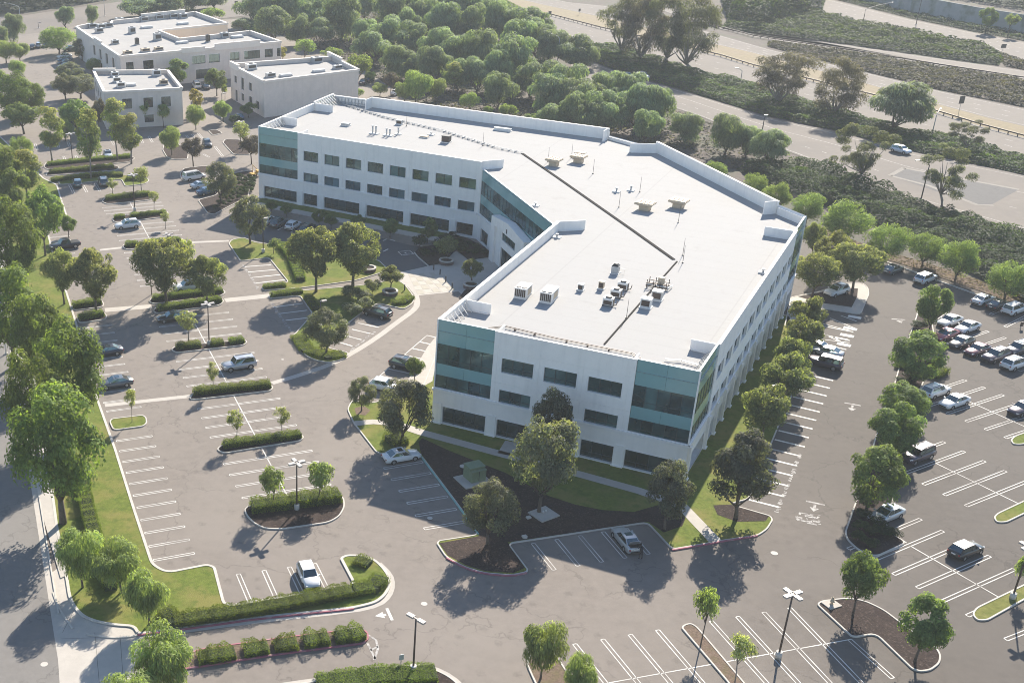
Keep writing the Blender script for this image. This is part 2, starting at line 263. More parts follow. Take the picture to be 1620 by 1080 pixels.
# ---------------------------------------------------------------- building blocks
def link(o, parent=None):
    C.objects.link(o)
    if parent is not None: o.parent = parent
    return o
def empty(name, loc=(0, 0, 0), rz=0.0):
    o = bpy.data.objects.new(name, None); o.empty_display_size = 0.3; o.location = loc; o.rotation_euler = (0, 0, rz); return link(o)
def tag(o, label=None, cat=None, group=None, kind=None):
    if label: o['label'] = label
    if cat: o['category'] = cat
    if group: o['group'] = group
    if kind: o['kind'] = kind
    return o
def thing(name, label, cat, loc=(0, 0, 0), rz=0.0, group=None):
    return tag(empty(name, loc, rz), label, cat, group)
class MB:
    """collects simple shapes for ONE mesh"""
    def __init__(s): s.v = []; s.f = []; s.m = []; s.sm = []
    def add(s, vs, fs, mi=0, smooth=False):
        o = len(s.v); s.v += [tuple(x) for x in vs]; s.f += [[o+i for i in f] for f in fs]; s.m += [mi]*len(fs); s.sm += [smooth]*len(fs); return s
    def box(s, c, d, rz=0.0, mi=0, taper=1.0):
        x, y, z = d[0]/2, d[1]/2, d[2]/2; P = []
        for zz, k in ((-z, 1.0), (z, taper)):
            for (a, b) in ((-x, -y), (x, -y), (x, y), (-x, y)):
                a *= k; b *= k; P.append((c[0]+a*cos(rz)-b*sin(rz), c[1]+a*sin(rz)+b*cos(rz), c[2]+zz))
        return s.add(P, [[3, 2, 1, 0], [4, 5, 6, 7], [0, 1, 5, 4], [1, 2, 6, 5], [2, 3, 7, 6], [3, 0, 4, 7]], mi)
    def prism(s, poly, z0, z1, mi=0, side=None, bottom=False):
        n = len(poly); a = sum(poly[i][0]*poly[(i+1) % n][1]-poly[(i+1) % n][0]*poly[i][1] for i in range(n))
        if a < 0: poly = poly[::-1]
        P = [(p[0], p[1], z0) for p in poly]+[(p[0], p[1], z1) for p in poly]
        s.add(P, [list(range(n, 2*n))], mi); o = len(s.v)-2*n
        fs = [[o+i, o+(i+1) % n, o+n+(i+1) % n, o+n+i] for i in range(n)]
        if bottom: fs.append([o+i for i in range(n-1, -1, -1)])
        s.f += fs; s.m += [mi if side is None else side]*len(fs); s.sm += [False]*len(fs); return s
    def sheet(s, poly, z, mi=0):
        n = len(poly); a = sum(poly[i][0]*poly[(i+1) % n][1]-poly[(i+1) % n][0]*poly[i][1] for i in range(n))
        if a < 0: poly = poly[::-1]
        return s.add([(p[0], p[1], z) for p in poly], [list(range(n))], mi)
    def cyl(s, c, r, h, n=12, mi=0, r2=None, smooth=True, cap=True):
        r2 = r if r2 is None else r2
        P = [(c[0]+r*cos(2*pi*i/n), c[1]+r*sin(2*pi*i/n), c[2]) for i in range(n)]+[(c[0]+r2*cos(2*pi*i/n), c[1]+r2*sin(2*pi*i/n), c[2]+h) for i in range(n)]
        s.add(P, [[i, (i+1) % n, n+(i+1) % n, n+i] for i in range(n)], mi, smooth)
        if cap:
            o = len(s.v)-2*n; s.f += [[o+n+i for i in range(n)], [o+i for i in range(n-1, -1, -1)]]; s.m += [mi, mi]; s.sm += [False, False]
        return s
    def tube(s, path, radii, n=6, mi=0):
        P = []; k = len(path)
        for i, p in enumerate(path):
            a = np.array(path[max(i-1, 0)], float); b = np.array(path[min(i+1, k-1)], float); d = b-a; d /= (np.linalg.norm(d)+1e-9)
            x = np.cross(d, (0, 0, 1.0)) if abs(d[2]) < 0.95 else np.cross(d, (1.0, 0, 0)); x /= np.linalg.norm(x); y = np.cross(d, x)
            for j in range(n):
                q = np.array(p)+radii[i]*(x*cos(2*pi*j/n)+y*sin(2*pi*j/n)); P.append(tuple(q))
        fs = [[i*n+j, i*n+(j+1) % n, (i+1)*n+(j+1) % n, (i+1)*n+j] for i in range(k-1) for j in range(n)]
        fs += [[(k-1)*n+j for j in range(n)], [j for j in range(n-1, -1, -1)]]
        return s.add(P, fs, mi, True)
    def beam(s, a, b, wd, ht, mi=0):        # square bar between two points
        a = np.array(a, float); b = np.array(b, float); d = (b-a)/np.linalg.norm(b-a)
        x = np.cross(d, (0, 0, 1.0)) if abs(d[2]) < 0.98 else np.array((1.0, 0, 0)); x /= np.linalg.norm(x); y = np.cross(x, d)
        P = [tuple(p+x*wd/2*i+y*ht/2*j) for p in (a, b) for (i, j) in ((-1, -1), (1, -1), (1, 1), (-1, 1))]
        return s.add(P, [[3, 2, 1, 0], [4, 5, 6, 7], [0, 1, 5, 4], [1, 2, 6, 5], [2, 3, 7, 6], [3, 0, 4, 7]], mi)
    def mesh(s, name, mats):
        me = bpy.data.meshes.new(name); me.from_pydata(s.v, [], s.f)
        for m in (mats if isinstance(mats, (list, tuple)) else [mats]): me.materials.append(m)
        me.polygons.foreach_set('material_index', s.m); me.polygons.foreach_set('use_smooth', s.sm); me.update(); return me
    def build(s, name, mats, parent=None, loc=None):
        o = bpy.data.objects.new(name, s.mesh(name, mats))
        if loc: o.location = loc
        return link(o, parent)
def structure(name, o): o['kind'] = 'structure'; return o
def copy_tree(o, parent=None):
    c = o.copy(); C.objects.link(c)
    if parent is not None: c.parent = parent
    for ch in list(o.children): copy_tree(ch, c)
    return c
def smooth_poly(pts, it=2, keep=0.22):
    for _ in range(it):
        q = []; n = len(pts)
        for i in range(n):
            a, b = pts[i], pts[(i+1) % n]; q.append(lerp(a, b, keep)); q.append(lerp(a, b, 1-keep))
        pts = q
    return pts
def round_poly(pts, r=0.6, seg=4):
    out = []; n = len(pts)
    for i in range(n):
        p, a, b = pts[i], pts[i-1], pts[(i+1) % n]
        da, db = math.dist(p, a), math.dist(p, b); k = min(r, da*0.45, db*0.45)
        s, e = lerp(p, a, k/da), lerp(p, b, k/db)
        for j in range(seg+1):
            t = j/seg; out.append(tuple((1-t)**2*s[q]+2*t*(1-t)*p[q]+t*t*e[q] for q in (0, 1)))
    return out
def ccw(pts):
    n = len(pts); a = sum(pts[i][0]*pts[(i+1) % n][1]-pts[(i+1) % n][0]*pts[i][1] for i in range(n)); return pts if a > 0 else pts[::-1]
def inset(pts, d):
    pts = ccw(pts); n = len(pts); out = []
    for i in range(n):
        a, p, b = pts[i-1], pts[i], pts[(i+1) % n]
        u, v = unit(V2(a, p)), unit(V2(p, b)); n1, n2 = (-u[1], u[0]), (-v[1], v[0])
        m = (n1[0]+n2[0], n1[1]+n2[1]); l = math.hypot(*m)
        if l < 1e-6: out.append((p[0]+n1[0]*d, p[1]+n1[1]*d)); continue
        m = (m[0]/l, m[1]/l); k = d/max(0.5, m[0]*n1[0]+m[1]*n1[1]); out.append((p[0]+m[0]*k, p[1]+m[1]*k))
    return pts, out
def strip(path, wd):
    """a flat band of constant width along a path, as a polygon"""
    L = []; Rr = []
    for i, p in enumerate(path):
        a = path[max(i-1, 0)]; b = path[min(i+1, len(path)-1)]; u = unit(V2(a, b)); nx = (-u[1]*wd/2, u[0]*wd/2)
        L.append((p[0]+nx[0], p[1]+nx[1])); Rr.append((p[0]-nx[0], p[1]-nx[1]))
    return L+Rr[::-1]
def smooth_path(p, it=2):
    for _ in range(it):
        q = [p[0]]
        for a, b in zip(p, p[1:]): q += [lerp(a, b, .25), lerp(a, b, .75)]
        p = q+[p[-1]]
    return p

# ================================================================ THE GROUND
def sheet(name, pts, m, z, parent=None, pix=True, kind='structure'):
    q = [at(*p) for p in pts] if pix else pts
    o = MB().sheet(q, z).build(name, m, parent)
    if parent is None: o['kind'] = kind
    return o
def world_quad(x0, y0, x1, y1): return [(x0, y0), (x1, y0), (x1, y1), (x0, y1)]
sheet('ground', world_quad(-1400, -600, 1400, 1900), M['earth'], -0.06, pix=False)

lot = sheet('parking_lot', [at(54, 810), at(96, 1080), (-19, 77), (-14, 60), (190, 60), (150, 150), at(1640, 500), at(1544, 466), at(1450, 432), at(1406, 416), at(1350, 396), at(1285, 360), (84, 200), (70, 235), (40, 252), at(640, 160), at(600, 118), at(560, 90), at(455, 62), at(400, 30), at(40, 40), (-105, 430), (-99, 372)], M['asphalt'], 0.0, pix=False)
US = unit(V2((-21.5, 86.2), (-29.6, 115.7)))                       # along the street, away from the camera
NS = (US[1], -US[0])                                               # across the street, towards the lot
g0 = at(54, 810)
def st(a, b): return (g0[0]+US[0]*a+NS[0]*b, g0[1]+US[1]*a+NS[1]*b)
sheet('street', [st(-60, 0.1), st(330, 0.1), st(330, -14), st(-60, -14)], M['street'], 0.006, pix=False)
o = MB().sheet([st(-60, 0.1), st(330, 0.1), st(330, 0.75), st(-60, 0.75)], 0.012).build('street_gutter', M['concrete']); structure('', o)
mb = MB(); mb.prism([st(-20, 0.75), st(330, 0.75), st(330, 0.9), st(-20, 0.9)], 0, 0.13); structure('', mb.build('street_kerb', M['kerb']))
# far road along the top left, and the short road beyond the big tan block
sheet('far_road', [(0, 60), (0, 30), (37, 25), (95, 16), (175, 5), (330, -14), (420, -14), (400, 24), (330, 32), (190, 30), (120, 42), (60, 52)], M['freeway'], 0.010)

# ---------------------------------------------------------------- freeway
def band(upper, lower): return list(upper)+list(lower)[::-1]
upA = [(905, 88), (930, 96), (1000, 122), (1075, 143), (1215, 186), (1315, 207), (1440, 240), (1620, 276), (1680, 290)]
loA = [(900, 130), (960, 150), (1040, 162), (1110, 185), (1200, 222), (1322, 268), (1427, 311), (1620, 366), (1680, 384)]
fr = sheet('freeway_ramp', band(upA, loA), M['freeway'], 0.004)
upC = [(800, 4), (835, 14), (860, 21), (950, 44), (1140, 89), (1192, 105), (1355, 146), (1465, 173), (1550, 199), (1620, 218), (1680, 236)]
loC = [(800, 30), (880, 50), (942, 70), (985, 76), (1060, 101), (1110, 116), (1190, 133), (1270, 162), (1365, 186), (1430, 206), (1490, 214), (1540, 226), (1620, 249), (1680, 266)]
fc = sheet('freeway_lanes', band(upC, loC), M['freeway'], 0.004)
upD = [(800, -6), (860, 8), (950, 27), (1140, 72), (1192, 84), (1355, 128), (1465, 160), (1565, 187), (1620, 200), (1680, 216)]
sheet('dirt_median', band(upD, upC), M['dry_dirt'], 0.0)
upE = [(830, -10), (900, 4), (960, 10), (1030, 25), (1142, 57), (1215, 78), (1285, 95), (1377, 117), (1490, 145), (1620, 172), (1680, 184)]
fe = sheet('freeway_far_lanes', band(upE, upD), M['freeway'], 0.004)
upG2 = [(1000, 0), (1080, 28), (1191, 58), (1215, 62), (1352, 82), (1485, 104), (1620, 125), (1680, 134)]
upH = [(1000, -8), (1080, 20), (1142, 47), (1215, 56), (1340, 72), (1465, 90), (1620, 112), (1680, 121)]
fh = sheet('freeway_off_ramp', band(upH, upG2), M['freeway'], 0.004)
upI = [(1180, -20), (1307, 22), (1365, 37), (1440, 48), (1502, 62), (1565, 72), (1600, 92), (1620, 98), (1680, 110)]
upJ = [(1240, -20), (1307, -2), (1440, 31), (1540, 52), (1620, 67), (1680, 78)]
fj = sheet('far_highway', band(upJ, upI), M['freeway'], 0.004)
def lane_line(parent, a, b, t, dash=False, wd=0.15, name='lane_line', z=0.010, m='paint_faded'):
    """a painted line lying at fraction t between two edges given as pixel polylines of the same parameter"""
    def samp(pl, s):
        q = [at(*p) for p in pl]; L = [math.dist(q[i], q[i+1]) for i in range(len(q)-1)]; d = s*sum(L)
        for i, l in enumerate(L):
            if d <= l or i == len(L)-1: return lerp(q[i], q[i+1], d/l)
            d -= l
    mb = MB(); n = 60
    pts = [lerp(samp(a, i/n), samp(b, i/n), t) for i in range(n+1)]
    for i in range(0, n, 2 if dash else 1):
        mb.sheet(strip([pts[i], lerp(pts[i], pts[i+1], 0.55 if dash else 1)], wd), z)
    mb.build(name, M[m], parent)
for t, d in ((0.06, 0), (0.36, 0), (0.66, 1), (0.95, 0)): lane_line(fr, upA, loA, t, d)
for t, d in ((0.06, 0), (0.35, 1), (0.65, 1), (0.94, 0)): lane_line(fc, upC, loC, t, d)
for t, d in ((0.08, 0), (0.36, 1), (0.64, 1), (0.93, 0)): lane_line(fe, upE, upD, t, d)
for t, d in ((0.12, 0), (0.9, 0)): lane_line(fh, upH, upG2, t, d)
for t, d in ((0.1, 0), (0.35, 1), (0.6, 1), (0.92, 0)): lane_line(fj, upJ, upI, t, d)
# hatched gore between the two ramp lanes
gore = sheet('gore_area', [(1408, 278), (1430, 266), (1612, 300), (1570, 323), (1545, 324)], M['asphalt_dark'], 0.014)
mb = MB()
for p in ([(1408, 278), (1430, 266)], [(1430, 266), (1612, 300)], [(1408, 278), (1470, 294), (1545, 324), (1572, 325)]): mb.sheet(strip([at(*q) for q in p], 1.0), 0.02)
mb.build('gore_line', M['gore_pale'], gore)

# ---------------------------------------------------------------- kerbed planting islands
KH = 0.14
def island(pts, fill, kerb='kerb', kw=0.16, r=0.7, name='planting_island', z=0.0, pix=True, fillz=0.10):
    q = [at(*p) for p in pts] if pix else list(pts)
    q = round_poly(q, r) if r else q
    outer, inner = inset(q, kw); n = len(outer)
    o = MB().sheet(inner, fillz).build(name, M[fill]); o['kind'] = 'structure'
    mb = MB(); P = [(p[0], p[1], -0.03) for p in outer]+[(p[0], p[1], KH) for p in outer]+[(p[0], p[1], KH) for p in inner]+[(p[0], p[1], fillz-0.05) for p in inner]
    fs = []; mi = []
    for i in range(n):
        j = (i+1) % n; fs += [[i, j, n+j, n+i], [n+i, n+j, 2*n+j, 2*n+i], [2*n+i, 2*n+j, 3*n+j, 3*n+i]]
    mb.add(P, fs); mb.build('kerb', M[kerb], o)
    return o
lawn_w = [(243, 893), (265, 905), (328, 892.5), (341, 897), (357, 958), (560, 926.5), (537, 883), (548, 878), (570, 878), (592, 884), (607, 897), (618, 913), (619, 927), (611, 942), (596, 954), (560, 963), (405, 979), (330, 990), (217, 1004.5), (211, 992), (180, 990), (152, 985), (131, 977), (116, 962), (108, 945), (103, 912), (97, 880), (88, 835)]
NW_ = [st(t, 2.6) for t in (20, 60, 100, 126, 150, 175, 190)]
lw = [at(*p) for p in lawn_w]+NW_+[at(70, 283), at(91, 293), at(96, 310), at(110, 352), at(76, 366), at(86, 405), at(104, 455), at(122, 512), at(151, 619), at(184, 711), at(215, 809)]
island(lw, 'lawn', kw=0.3, r=0.9, name='lawn', pix=False)
sheet('sidewalk', [st(-2, 0.9), st(330, 0.9)]+NW_[::-1]+[at(88, 835), at(97, 880), at(103, 912), at(96, 915)], M['concrete'], 0.115, pix=False)
# drive apron at the street, with its flared walk
ap = sheet('driveway_apron', [(82, 905), (97, 895), (104, 915), (110, 947), (118, 963), (133, 978), (155, 986), (182, 991), (211, 993), (218, 1005), (221, 1030), (222, 1200), (102, 1200), (94, 1075)], M['concrete'], 0.016)
mb = MB()
for a, b in (((97, 1010), (218, 1006)), ((118, 963), (99, 1000)), ((150, 1000), (158, 1090)), ((190, 1004), (196, 1090))): mb.sheet(strip([at(*a), at(*b)], 0.035), 0.020)
mb.build('pavement_joint', M['asphalt_dark'], ap)
mb = MB(); mb.prism(strip(smooth_path([at(84, 937), at(92, 960), at(104, 979), at(115, 994)]), 0.18), 0, 0.10); mb.prism(strip(smooth_path([at(136, 1003), at(165, 1008), at(195, 1009), at(217, 1005)]), 0.18), 0, 0.12)
structure('', mb.build('apron_kerb', M['kerb']))

ISL = [
 # west lot
 ('lawn', [(173, 668), (176, 663), (226, 657), (232, 661), (233, 670), (227, 675), (179, 681.5)], 'kerb'),
 ('mulch', [(299, 632.5), (305, 622), (428, 609.5), (433, 613), (429, 619), (314, 632.5)], 'kerb'),
 ('mulch', [(342, 712), (349, 705), (475, 687), (482, 692), (476, 698), (354, 718)], 'kerb'),
 ('mulch', [(386, 807), (391.5, 801), (537, 782), (544.5, 789), (546, 802), (538, 817), (521, 827), (446, 838), (419, 837), (402, 829), (390, 817)], 'kerb'),
 ('mulch', [(270, 554), (276, 548.5), (387, 538), (392, 541.5), (386, 547), (279, 559)], 'kerb'),
 ('mulch', [(193, 391), (197, 386), (282, 376), (292, 380), (288, 386), (200, 396)], 'kerb'),
 ('mulch', [(177, 349), (180, 343), (262, 334), (267.5, 338), (262, 344), (183, 353)], 'kerb'),
 ('mulch', [(161, 320), (165, 314), (232, 305.5), (243, 310), (238, 317), (170, 324)], 'kerb'),
 ('mulch', [(235, 478), (240, 470.5), (352, 458.5), (358, 463), (350, 469), (243, 481.5)], 'kerb'),
 ('mulch', [(242, 493), (245, 487), (351, 473), (355, 476.5), (349, 483.5), (247, 496.5)], 'kerb'),
 ('mulch', [(112, 484), (160, 474), (165, 481), (163, 486.5), (116, 492)], 'kerb'),
 ('mulch', [(120, 501), (165, 494), (170, 500.5), (167, 506), (125, 512)], 'kerb'),
 # north-west
 ('mulch', [(257, 238), (259, 229), (280, 227), (299, 239), (297, 252.5), (273, 253), (264, 249.5)], 'kerb'),
 ('mulch', [(352, 226), (356, 221), (380, 221.5), (401, 235), (395, 245.5), (369, 245)], 'kerb'),
 ('mulch', [(329, 207), (342, 205.5), (353, 211), (337, 215)], 'kerb'),
 ('mulch', [(284, 276), (291, 267), (323, 263), (341, 266), (346, 272), (312, 275.5), (302, 281.5), (294, 288), (287, 284)], 'kerb'),
 ('mulch', [(313, 317), (340, 310), (353, 298), (353, 284), (366, 275), (401, 269.5), (402, 276), (382, 283), (405, 291), (395, 300), (393, 311), (377, 320), (339, 340), (328, 338)], 'kerb'),
 ('mulch', [(69, 265), (72, 258), (140, 252), (206, 246), (214, 251), (205, 257), (75, 269)], 'kerb'),
 ('mulch', [(72, 279), (75, 272), (180, 262), (190, 265), (184, 270)], 'kerb'),
 ('lawn', [(92, 287), (150, 279.5), (200, 278), (231, 281), (237, 286), (230, 291.5), (198, 295.5), (192, 284.5), (165, 285.5), (155, 287.5), (94, 293)], 'kerb'),
 # middle
 ('lawn', [(361.5, 386), (366, 380), (385, 376), (404, 384), (450, 390), (480, 394), (520, 400), (560, 404), (600, 413), (613, 425), (601, 433), (575, 441), (560, 445), (470, 457), (417, 460), (413, 456), (456, 447), (425, 408.5), (380, 414)], 'kerb'),
 ('lawn', [(424, 473), (428, 465), (480, 460), (560, 453), (600, 448), (622, 440), (640, 450), (652, 465), (656, 473), (653, 481), (639, 490), (598, 480.5), (572, 496), (542, 519), (519, 551), (550, 558), (552, 562), (541, 570), (520, 574.5), (500, 571), (484, 564), (473, 551), (462.5, 531), (467, 528), (494, 497), (474.5, 468.5)], 'kerb'),
 # east lot
 ('mulch', [(1354.5, 790), (1336, 842), (1339, 854), (1355, 869), (1373, 879), (1390, 880), (1435, 859), (1402, 839), (1412, 800), (1420, 755), (1432, 722), (1425, 698), (1458, 688), (1461.5, 683), (1458, 677.5), (1447, 676), (1440, 650), (1452, 626), (1464, 599), (1493, 590), (1495, 585), (1485, 571), (1474, 555), (1478, 530), (1475, 512), (1500, 495), (1503, 489), (1490, 480), (1470, 489), (1452, 481), (1449.5, 500), (1441.5, 522), (1423, 577), (1414, 608), (1395, 655), (1378.5, 712)], 'kerb'),
 ('mulch', [(1291, 956), (1300, 950.5), (1340, 946), (1367, 950), (1398, 964.5), (1442, 998), (1478, 1021), (1489, 1036), (1487, 1050), (1472, 1061), (1455, 1063), (1442, 1058.5), (1384.5, 1003), (1355, 1008.5), (1346, 1007)], 'kerb'),
 ('lawn_dry', [(1537, 972), (1543, 962), (1640, 915), (1655, 930), (1562, 982), (1545, 982)], 'kerb'),
 ('lawn', [(1571, 819), (1577, 812.5), (1640, 783), (1648, 800), (1592, 827), (1576, 827)], 'kerb'),
 ('lawn', [(1598, 697), (1604, 690.5), (1640, 678), (1644, 700), (1612, 704), (1602, 703)], 'kerb'),
 ('mulch_pale', [(1077, 993), (1083, 988), (1093, 986), (1103, 992), (1180, 1083), (1205, 1115), (1180, 1120), (1152, 1081)], 'kerb'),
 ('mulch_pale', [(832, 1050), (838, 1037), (857, 1026.5), (877, 1032), (912, 1085), (935, 1135), (875, 1135), (845, 1079)], 'kerb'),
 ('mulch', [(440, 1086), (560, 1069), (650, 1054), (684, 1057), (713, 1071), (735, 1092), (752, 1135), (440, 1135)], 'kerb'),
 ('mulch_pale', [(240, 1052), (320, 1026), (450, 1008), (570, 994), (582, 1000), (584, 1011), (576, 1018.5), (440, 1036), (300, 1058), (243, 1067)], 'kerb_red'),
 ('concrete', [(1250, 471), (1290, 463), (1335, 449), (1365, 448.5), (1373.5, 456), (1375, 466), (1363, 495.5), (1357, 498), (1304, 489), (1292, 518), (1240, 518)], 'kerb'),
]
for fill, pts, k in ISL: island(pts, fill, k, r=0.8)
sheet('planting_bed', [(1262, 470), (1330, 457), (1357, 457), (1356, 470), (1347, 487), (1300, 480)], M['mulch'], 0.115)

# ---------------------------------------------------------------- the office grounds: one kerbed plot on the south and east, lawn with a mulch bed and walks
plot = [(549, 648), (556, 634), (592, 638), (640, 611), (668, 613), (690, 560), (735, 500), (1000, 480), (1250, 500), (1270, 590), (1240, 655), (1185, 790), (1155, 798), (1219, 816.5), (1223, 823), (1214, 838), (1199, 848), (1143, 856), (1120, 860.5), (1063, 870), (1023.5, 827.5), (805, 860.5), (836, 902), (833, 906), (810.5, 911), (768, 908), (734, 898), (705, 882), (690.5, 860), (694, 855.5), (756, 846), (725, 801), (665, 721), (604, 719.5), (594, 715), (567, 680), (559, 670)]
island(plot, 'lawn', r=0.7, name='office_lawn')
sheet('mulch_bed', [(666, 718), (662, 700), (668, 694), (711, 714), (800, 749), (867, 785), (910, 799), (952, 807.5), (1003, 810.5), (1040, 800), (1070, 804), (1084, 821), (1079, 833), (1050, 843), (1025, 826), (1018, 827), (803, 858.5), (830, 899), (812, 907), (768, 904), (737, 894.5), (708, 879), (695, 860), (758, 848.5), (728, 802)], M['mulch'], 0.116)
sheet('mulch_bed', [(1128, 800), (1155, 799), (1216, 817.5), (1211, 825), (1165, 826), (1135, 815)], M['mulch'], 0.116)
sheet('mulch_bed', [(561, 646), (576, 643), (586, 650), (578, 658), (563, 656)], M['mulch_pale'], 0.116)
for p, wd in (([(612, 670), (640, 676), (667, 685), (800, 721), (920, 752), (1010, 777), (1078, 801), (1131, 856.5)], 1.5), ([(799, 720), (811, 700)], 1.9), ([(559, 671), (590, 668), (612, 670)], 1.3)):
    wk = sheet('walkway', strip([at(*q) for q in p], wd), M['concrete'], 0.122, pix=False)
sheet('walkway', [(640, 611), (668, 613), (684, 604), (693, 560), (706, 530), (735, 500), (760, 490), (745, 478), (700, 520), (676, 550)], M['concrete'], 0.122)
# kerb painted green along the shaded stalls, red along the fire lanes
def kerb_run(pts, m, name='kerb', wd=0.17, z=KH+0.004):
    q = smooth_path([at(*p) for p in pts], 1); mb = MB(); mb.prism(strip(q, wd), 0, z); return structure('', mb.build(name, m))
kerb_run([(665.5, 722), (726, 802), (757, 846)], M['kerb_green'], 'painted_kerb')
kerb_run([(706, 883), (734, 898.5), (768, 908.5), (810, 911.5), (833, 906.5)], M['kerb_red'], 'painted_kerb')
kerb_run([(1063, 870.5), (1120, 861), (1143, 856.5), (1198, 848)], M['kerb_red'], 'painted_kerb')
kerb_run([(218, 1005), (330, 990.5), (405, 979.5), (560, 963.5)], M['kerb_red'], 'painted_kerb')
# rear edge of the east lot
kerb_run([(1290, 372), (1350, 397), (1406, 416), (1450, 432), (1482, 444), (1544, 466), (1640, 502)], M['kerb'], 'rear_kerb', wd=0.3)

# ---------------------------------------------------------------- concrete gutters set flush in the asphalt
for p, wd in (([(158, 395.5), (200, 391)], 0.9), ([(288, 384), (362, 381)], 0.9), ([(166, 490.5), (240, 484.5)], 1.7), ([(356, 475), (405, 470), (458, 464)], 1.7), ([(166, 641), (305, 626)], 0.95), ([(430, 606), (475, 593), (522, 577), (555, 560), (595, 535), (632, 507), (652, 493), (661, 482), (658, 467)], 0.95), ([(217, 1008), (405, 982.5), (560, 966.5), (600, 957), (616, 943), (622, 925), (618, 908), (600, 890)], 0.5), ([(440, 1083), (560, 1066), (650, 1051.5), (684, 1054.5), (716, 1070), (738, 1092)], 0.5), ([(1140, 70), (1140, 70.5)], 0.1)):
    sheet('concrete_gutter', strip(smooth_path([at(*q) for q in p], 1), wd), M['concrete'], 0.008, pix=False)

# ---------------------------------------------------------------- drop-off court and plaza
sheet('drop_off_court', [(400, 360), (420, 345), (470, 352), (560, 372), (600, 376), (650, 388), (668, 391), (656, 400), (677, 421), (632, 431), (613, 424), (600, 411), (560, 402), (480, 392), (404, 382)], M['asphalt_dark'], 0.004)  # darker asphalt: fresh seal, plus the wing's shade put into the colour
plaza = sheet('plaza', [(632, 431), (677, 421), (690, 417), (722, 397), (742, 412), (790, 404), (815, 415), (790, 450), (745, 478), (725, 461), (657, 468), (647, 456), (638, 448), (622, 441)], M['concrete'], 0.014)
qa, qb, qc, qd = at(645, 433), at(686, 431), at(724, 459), at(660, 466.5)
slab_me = None
for i in range(5):
    for j in range(5):
        f = lambda u, v: lerp(lerp(qa, qb, u), lerp(qd, qc, u), v)
        e = 0.012; u0, u1, v0, v1 = i/5+e, (i+1)/5-e, j/5+e, (j+1)/5-e
        mb = MB(); mb.prism([f(u0, v0), f(u1, v0), f(u1, v1), f(u0, v1)], 0.014, 0.030)
        mb.build('paving_slab', M['slab_a' if (i+j) % 2 else 'slab_b'], plaza)
sheet('planting_bed', [(656, 400), (664, 392), (700, 386), (722, 396), (710, 408), (695, 418), (678, 421)], M['mulch'], 0.10)
kerb_run([(655.5, 400), (661, 407), (669, 414), (678, 421.5)], M['kerb'])
sheet('planting_bed', [(690, 376), (703, 383), (722, 396), (741, 412), (777, 407), (768, 392), (740, 378), (715, 370)], M['mulch'], 0.10)
sheet('planting_bed', [(726, 471), (735, 460), (758, 448), (752, 470), (735, 482)], M['mulch'], 0.10)

# ---------------------------------------------------------------- paint on the lot
NSTR = [0]
def hairpin(a, b, double=True, cap=True, m='paint', wd=0.10, gap=0.42, z=0.012):
    """one stall line from a to b (ground points): two thin stripes closed at the ends, or a single stripe"""
    mb = MB(); u = unit(V2(a, b)); nx = (-u[1], u[0])
    if double:
        for s in (-1, 1):
            p = (a[0]+nx[0]*s*gap/2, a[1]+nx[1]*s*gap/2); q = (b[0]+nx[0]*s*gap/2, b[1]+nx[1]*s*gap/2); mb.sheet(strip([p, q], wd), z)
        if cap:
            for e in (a, b): mb.sheet(strip([(e[0]-nx[0]*(gap/2-wd/2), e[1]-nx[1]*(gap/2-wd/2)), (e[0]+nx[0]*(gap/2-wd/2), e[1]+nx[1]*(gap/2-wd/2))], wd), z+0.0004)
    else: mb.sheet(strip([a, b], wd), z)
    mb.build('stall_stripe', M[m], lot)
def rows(a0, b0, a1, b1, n=None, double=True, ext=1.0, skip=(), m='paint', wd=0.10, gap=0.42, more=0):
    A0, B0, A1, B1 = at(*a0), at(*b0), at(*a1), at(*b1)
    if n is None: n = max(2, round(math.dist(A0, A1)/2.74)+1)
    for i in range(n+more):
        if i in skip: continue
        t = i/(n-1); a, b = lerp(A0, A1, t), lerp(B0, B1, t); b = lerp(a, b, ext)
        hairpin(a, b, double, m=m, wd=wd, gap=gap)
W1 = dict(gap=0.34)
rows((184.25, 697.5), (240.75, 689.5), (242.5, 886), (307.5, 874.5), 11, **W1)
rows((130, 519), (177, 514), (148, 569), (193.75, 563.75), 5, **W1)
for a, b in (((153.75, 580.5), (197.5, 575.5)), ((157.5, 593.75), (202.5, 588)), ((160, 621), (213, 615.5)), ((163.75, 637), (200, 632.5)), ((168.75, 650.75), (223.25, 643.25))): hairpin(at(*a), at(*b), gap=0.3)
rows((80, 376), (110, 373), (86, 404), (118, 400.5), None, **W1)
rows((312.5, 647), (443, 630), (332.5, 691.75), (469, 672), 4, **W1)
rows((353.75, 734), (493.8, 712.5), (383, 787.5), (523.4, 765.7), 4, **W1)
rows((279, 572), (402, 557.5), (295.5, 611), (421.5, 596), 4, **W1)
rows((247, 506), (362, 494), (263.7, 540), (381.5, 527.4), 4, **W1)
rows((197, 400.4), (292, 391), (222, 453), (322, 443), 7, **W1)
rows((179, 358), (274, 350.5), (188.7, 381), (287, 371.5), 4, **W1)
rows((162, 329), (255, 320), (168, 339), (261, 330.5), 3, **W1)
hairpin(at(205, 319), at(459, 792), double=False, wd=0.14)
rows((377, 907.5), (396, 952.5), (497.5, 891), (519, 934), 4)
rows((55, 226.7), (59, 237), (124.4, 223.7), (127.4, 230.4), 5); rows((100.7, 248), (105, 257), (158, 243), (162, 251), 4)
rows((176, 222), (181, 230), (250, 214), (256, 224), 6); rows((295, 215), (302, 224), (313, 211), (322, 221), 3)
rows((110, 292.6), (117, 306), (170, 288), (178, 300), 4); rows((322, 244), (331, 249), (340, 232), (352, 247), 2)
rows((607.5, 740.75), (668.75, 730.5), (671, 836), (736, 825), 6)
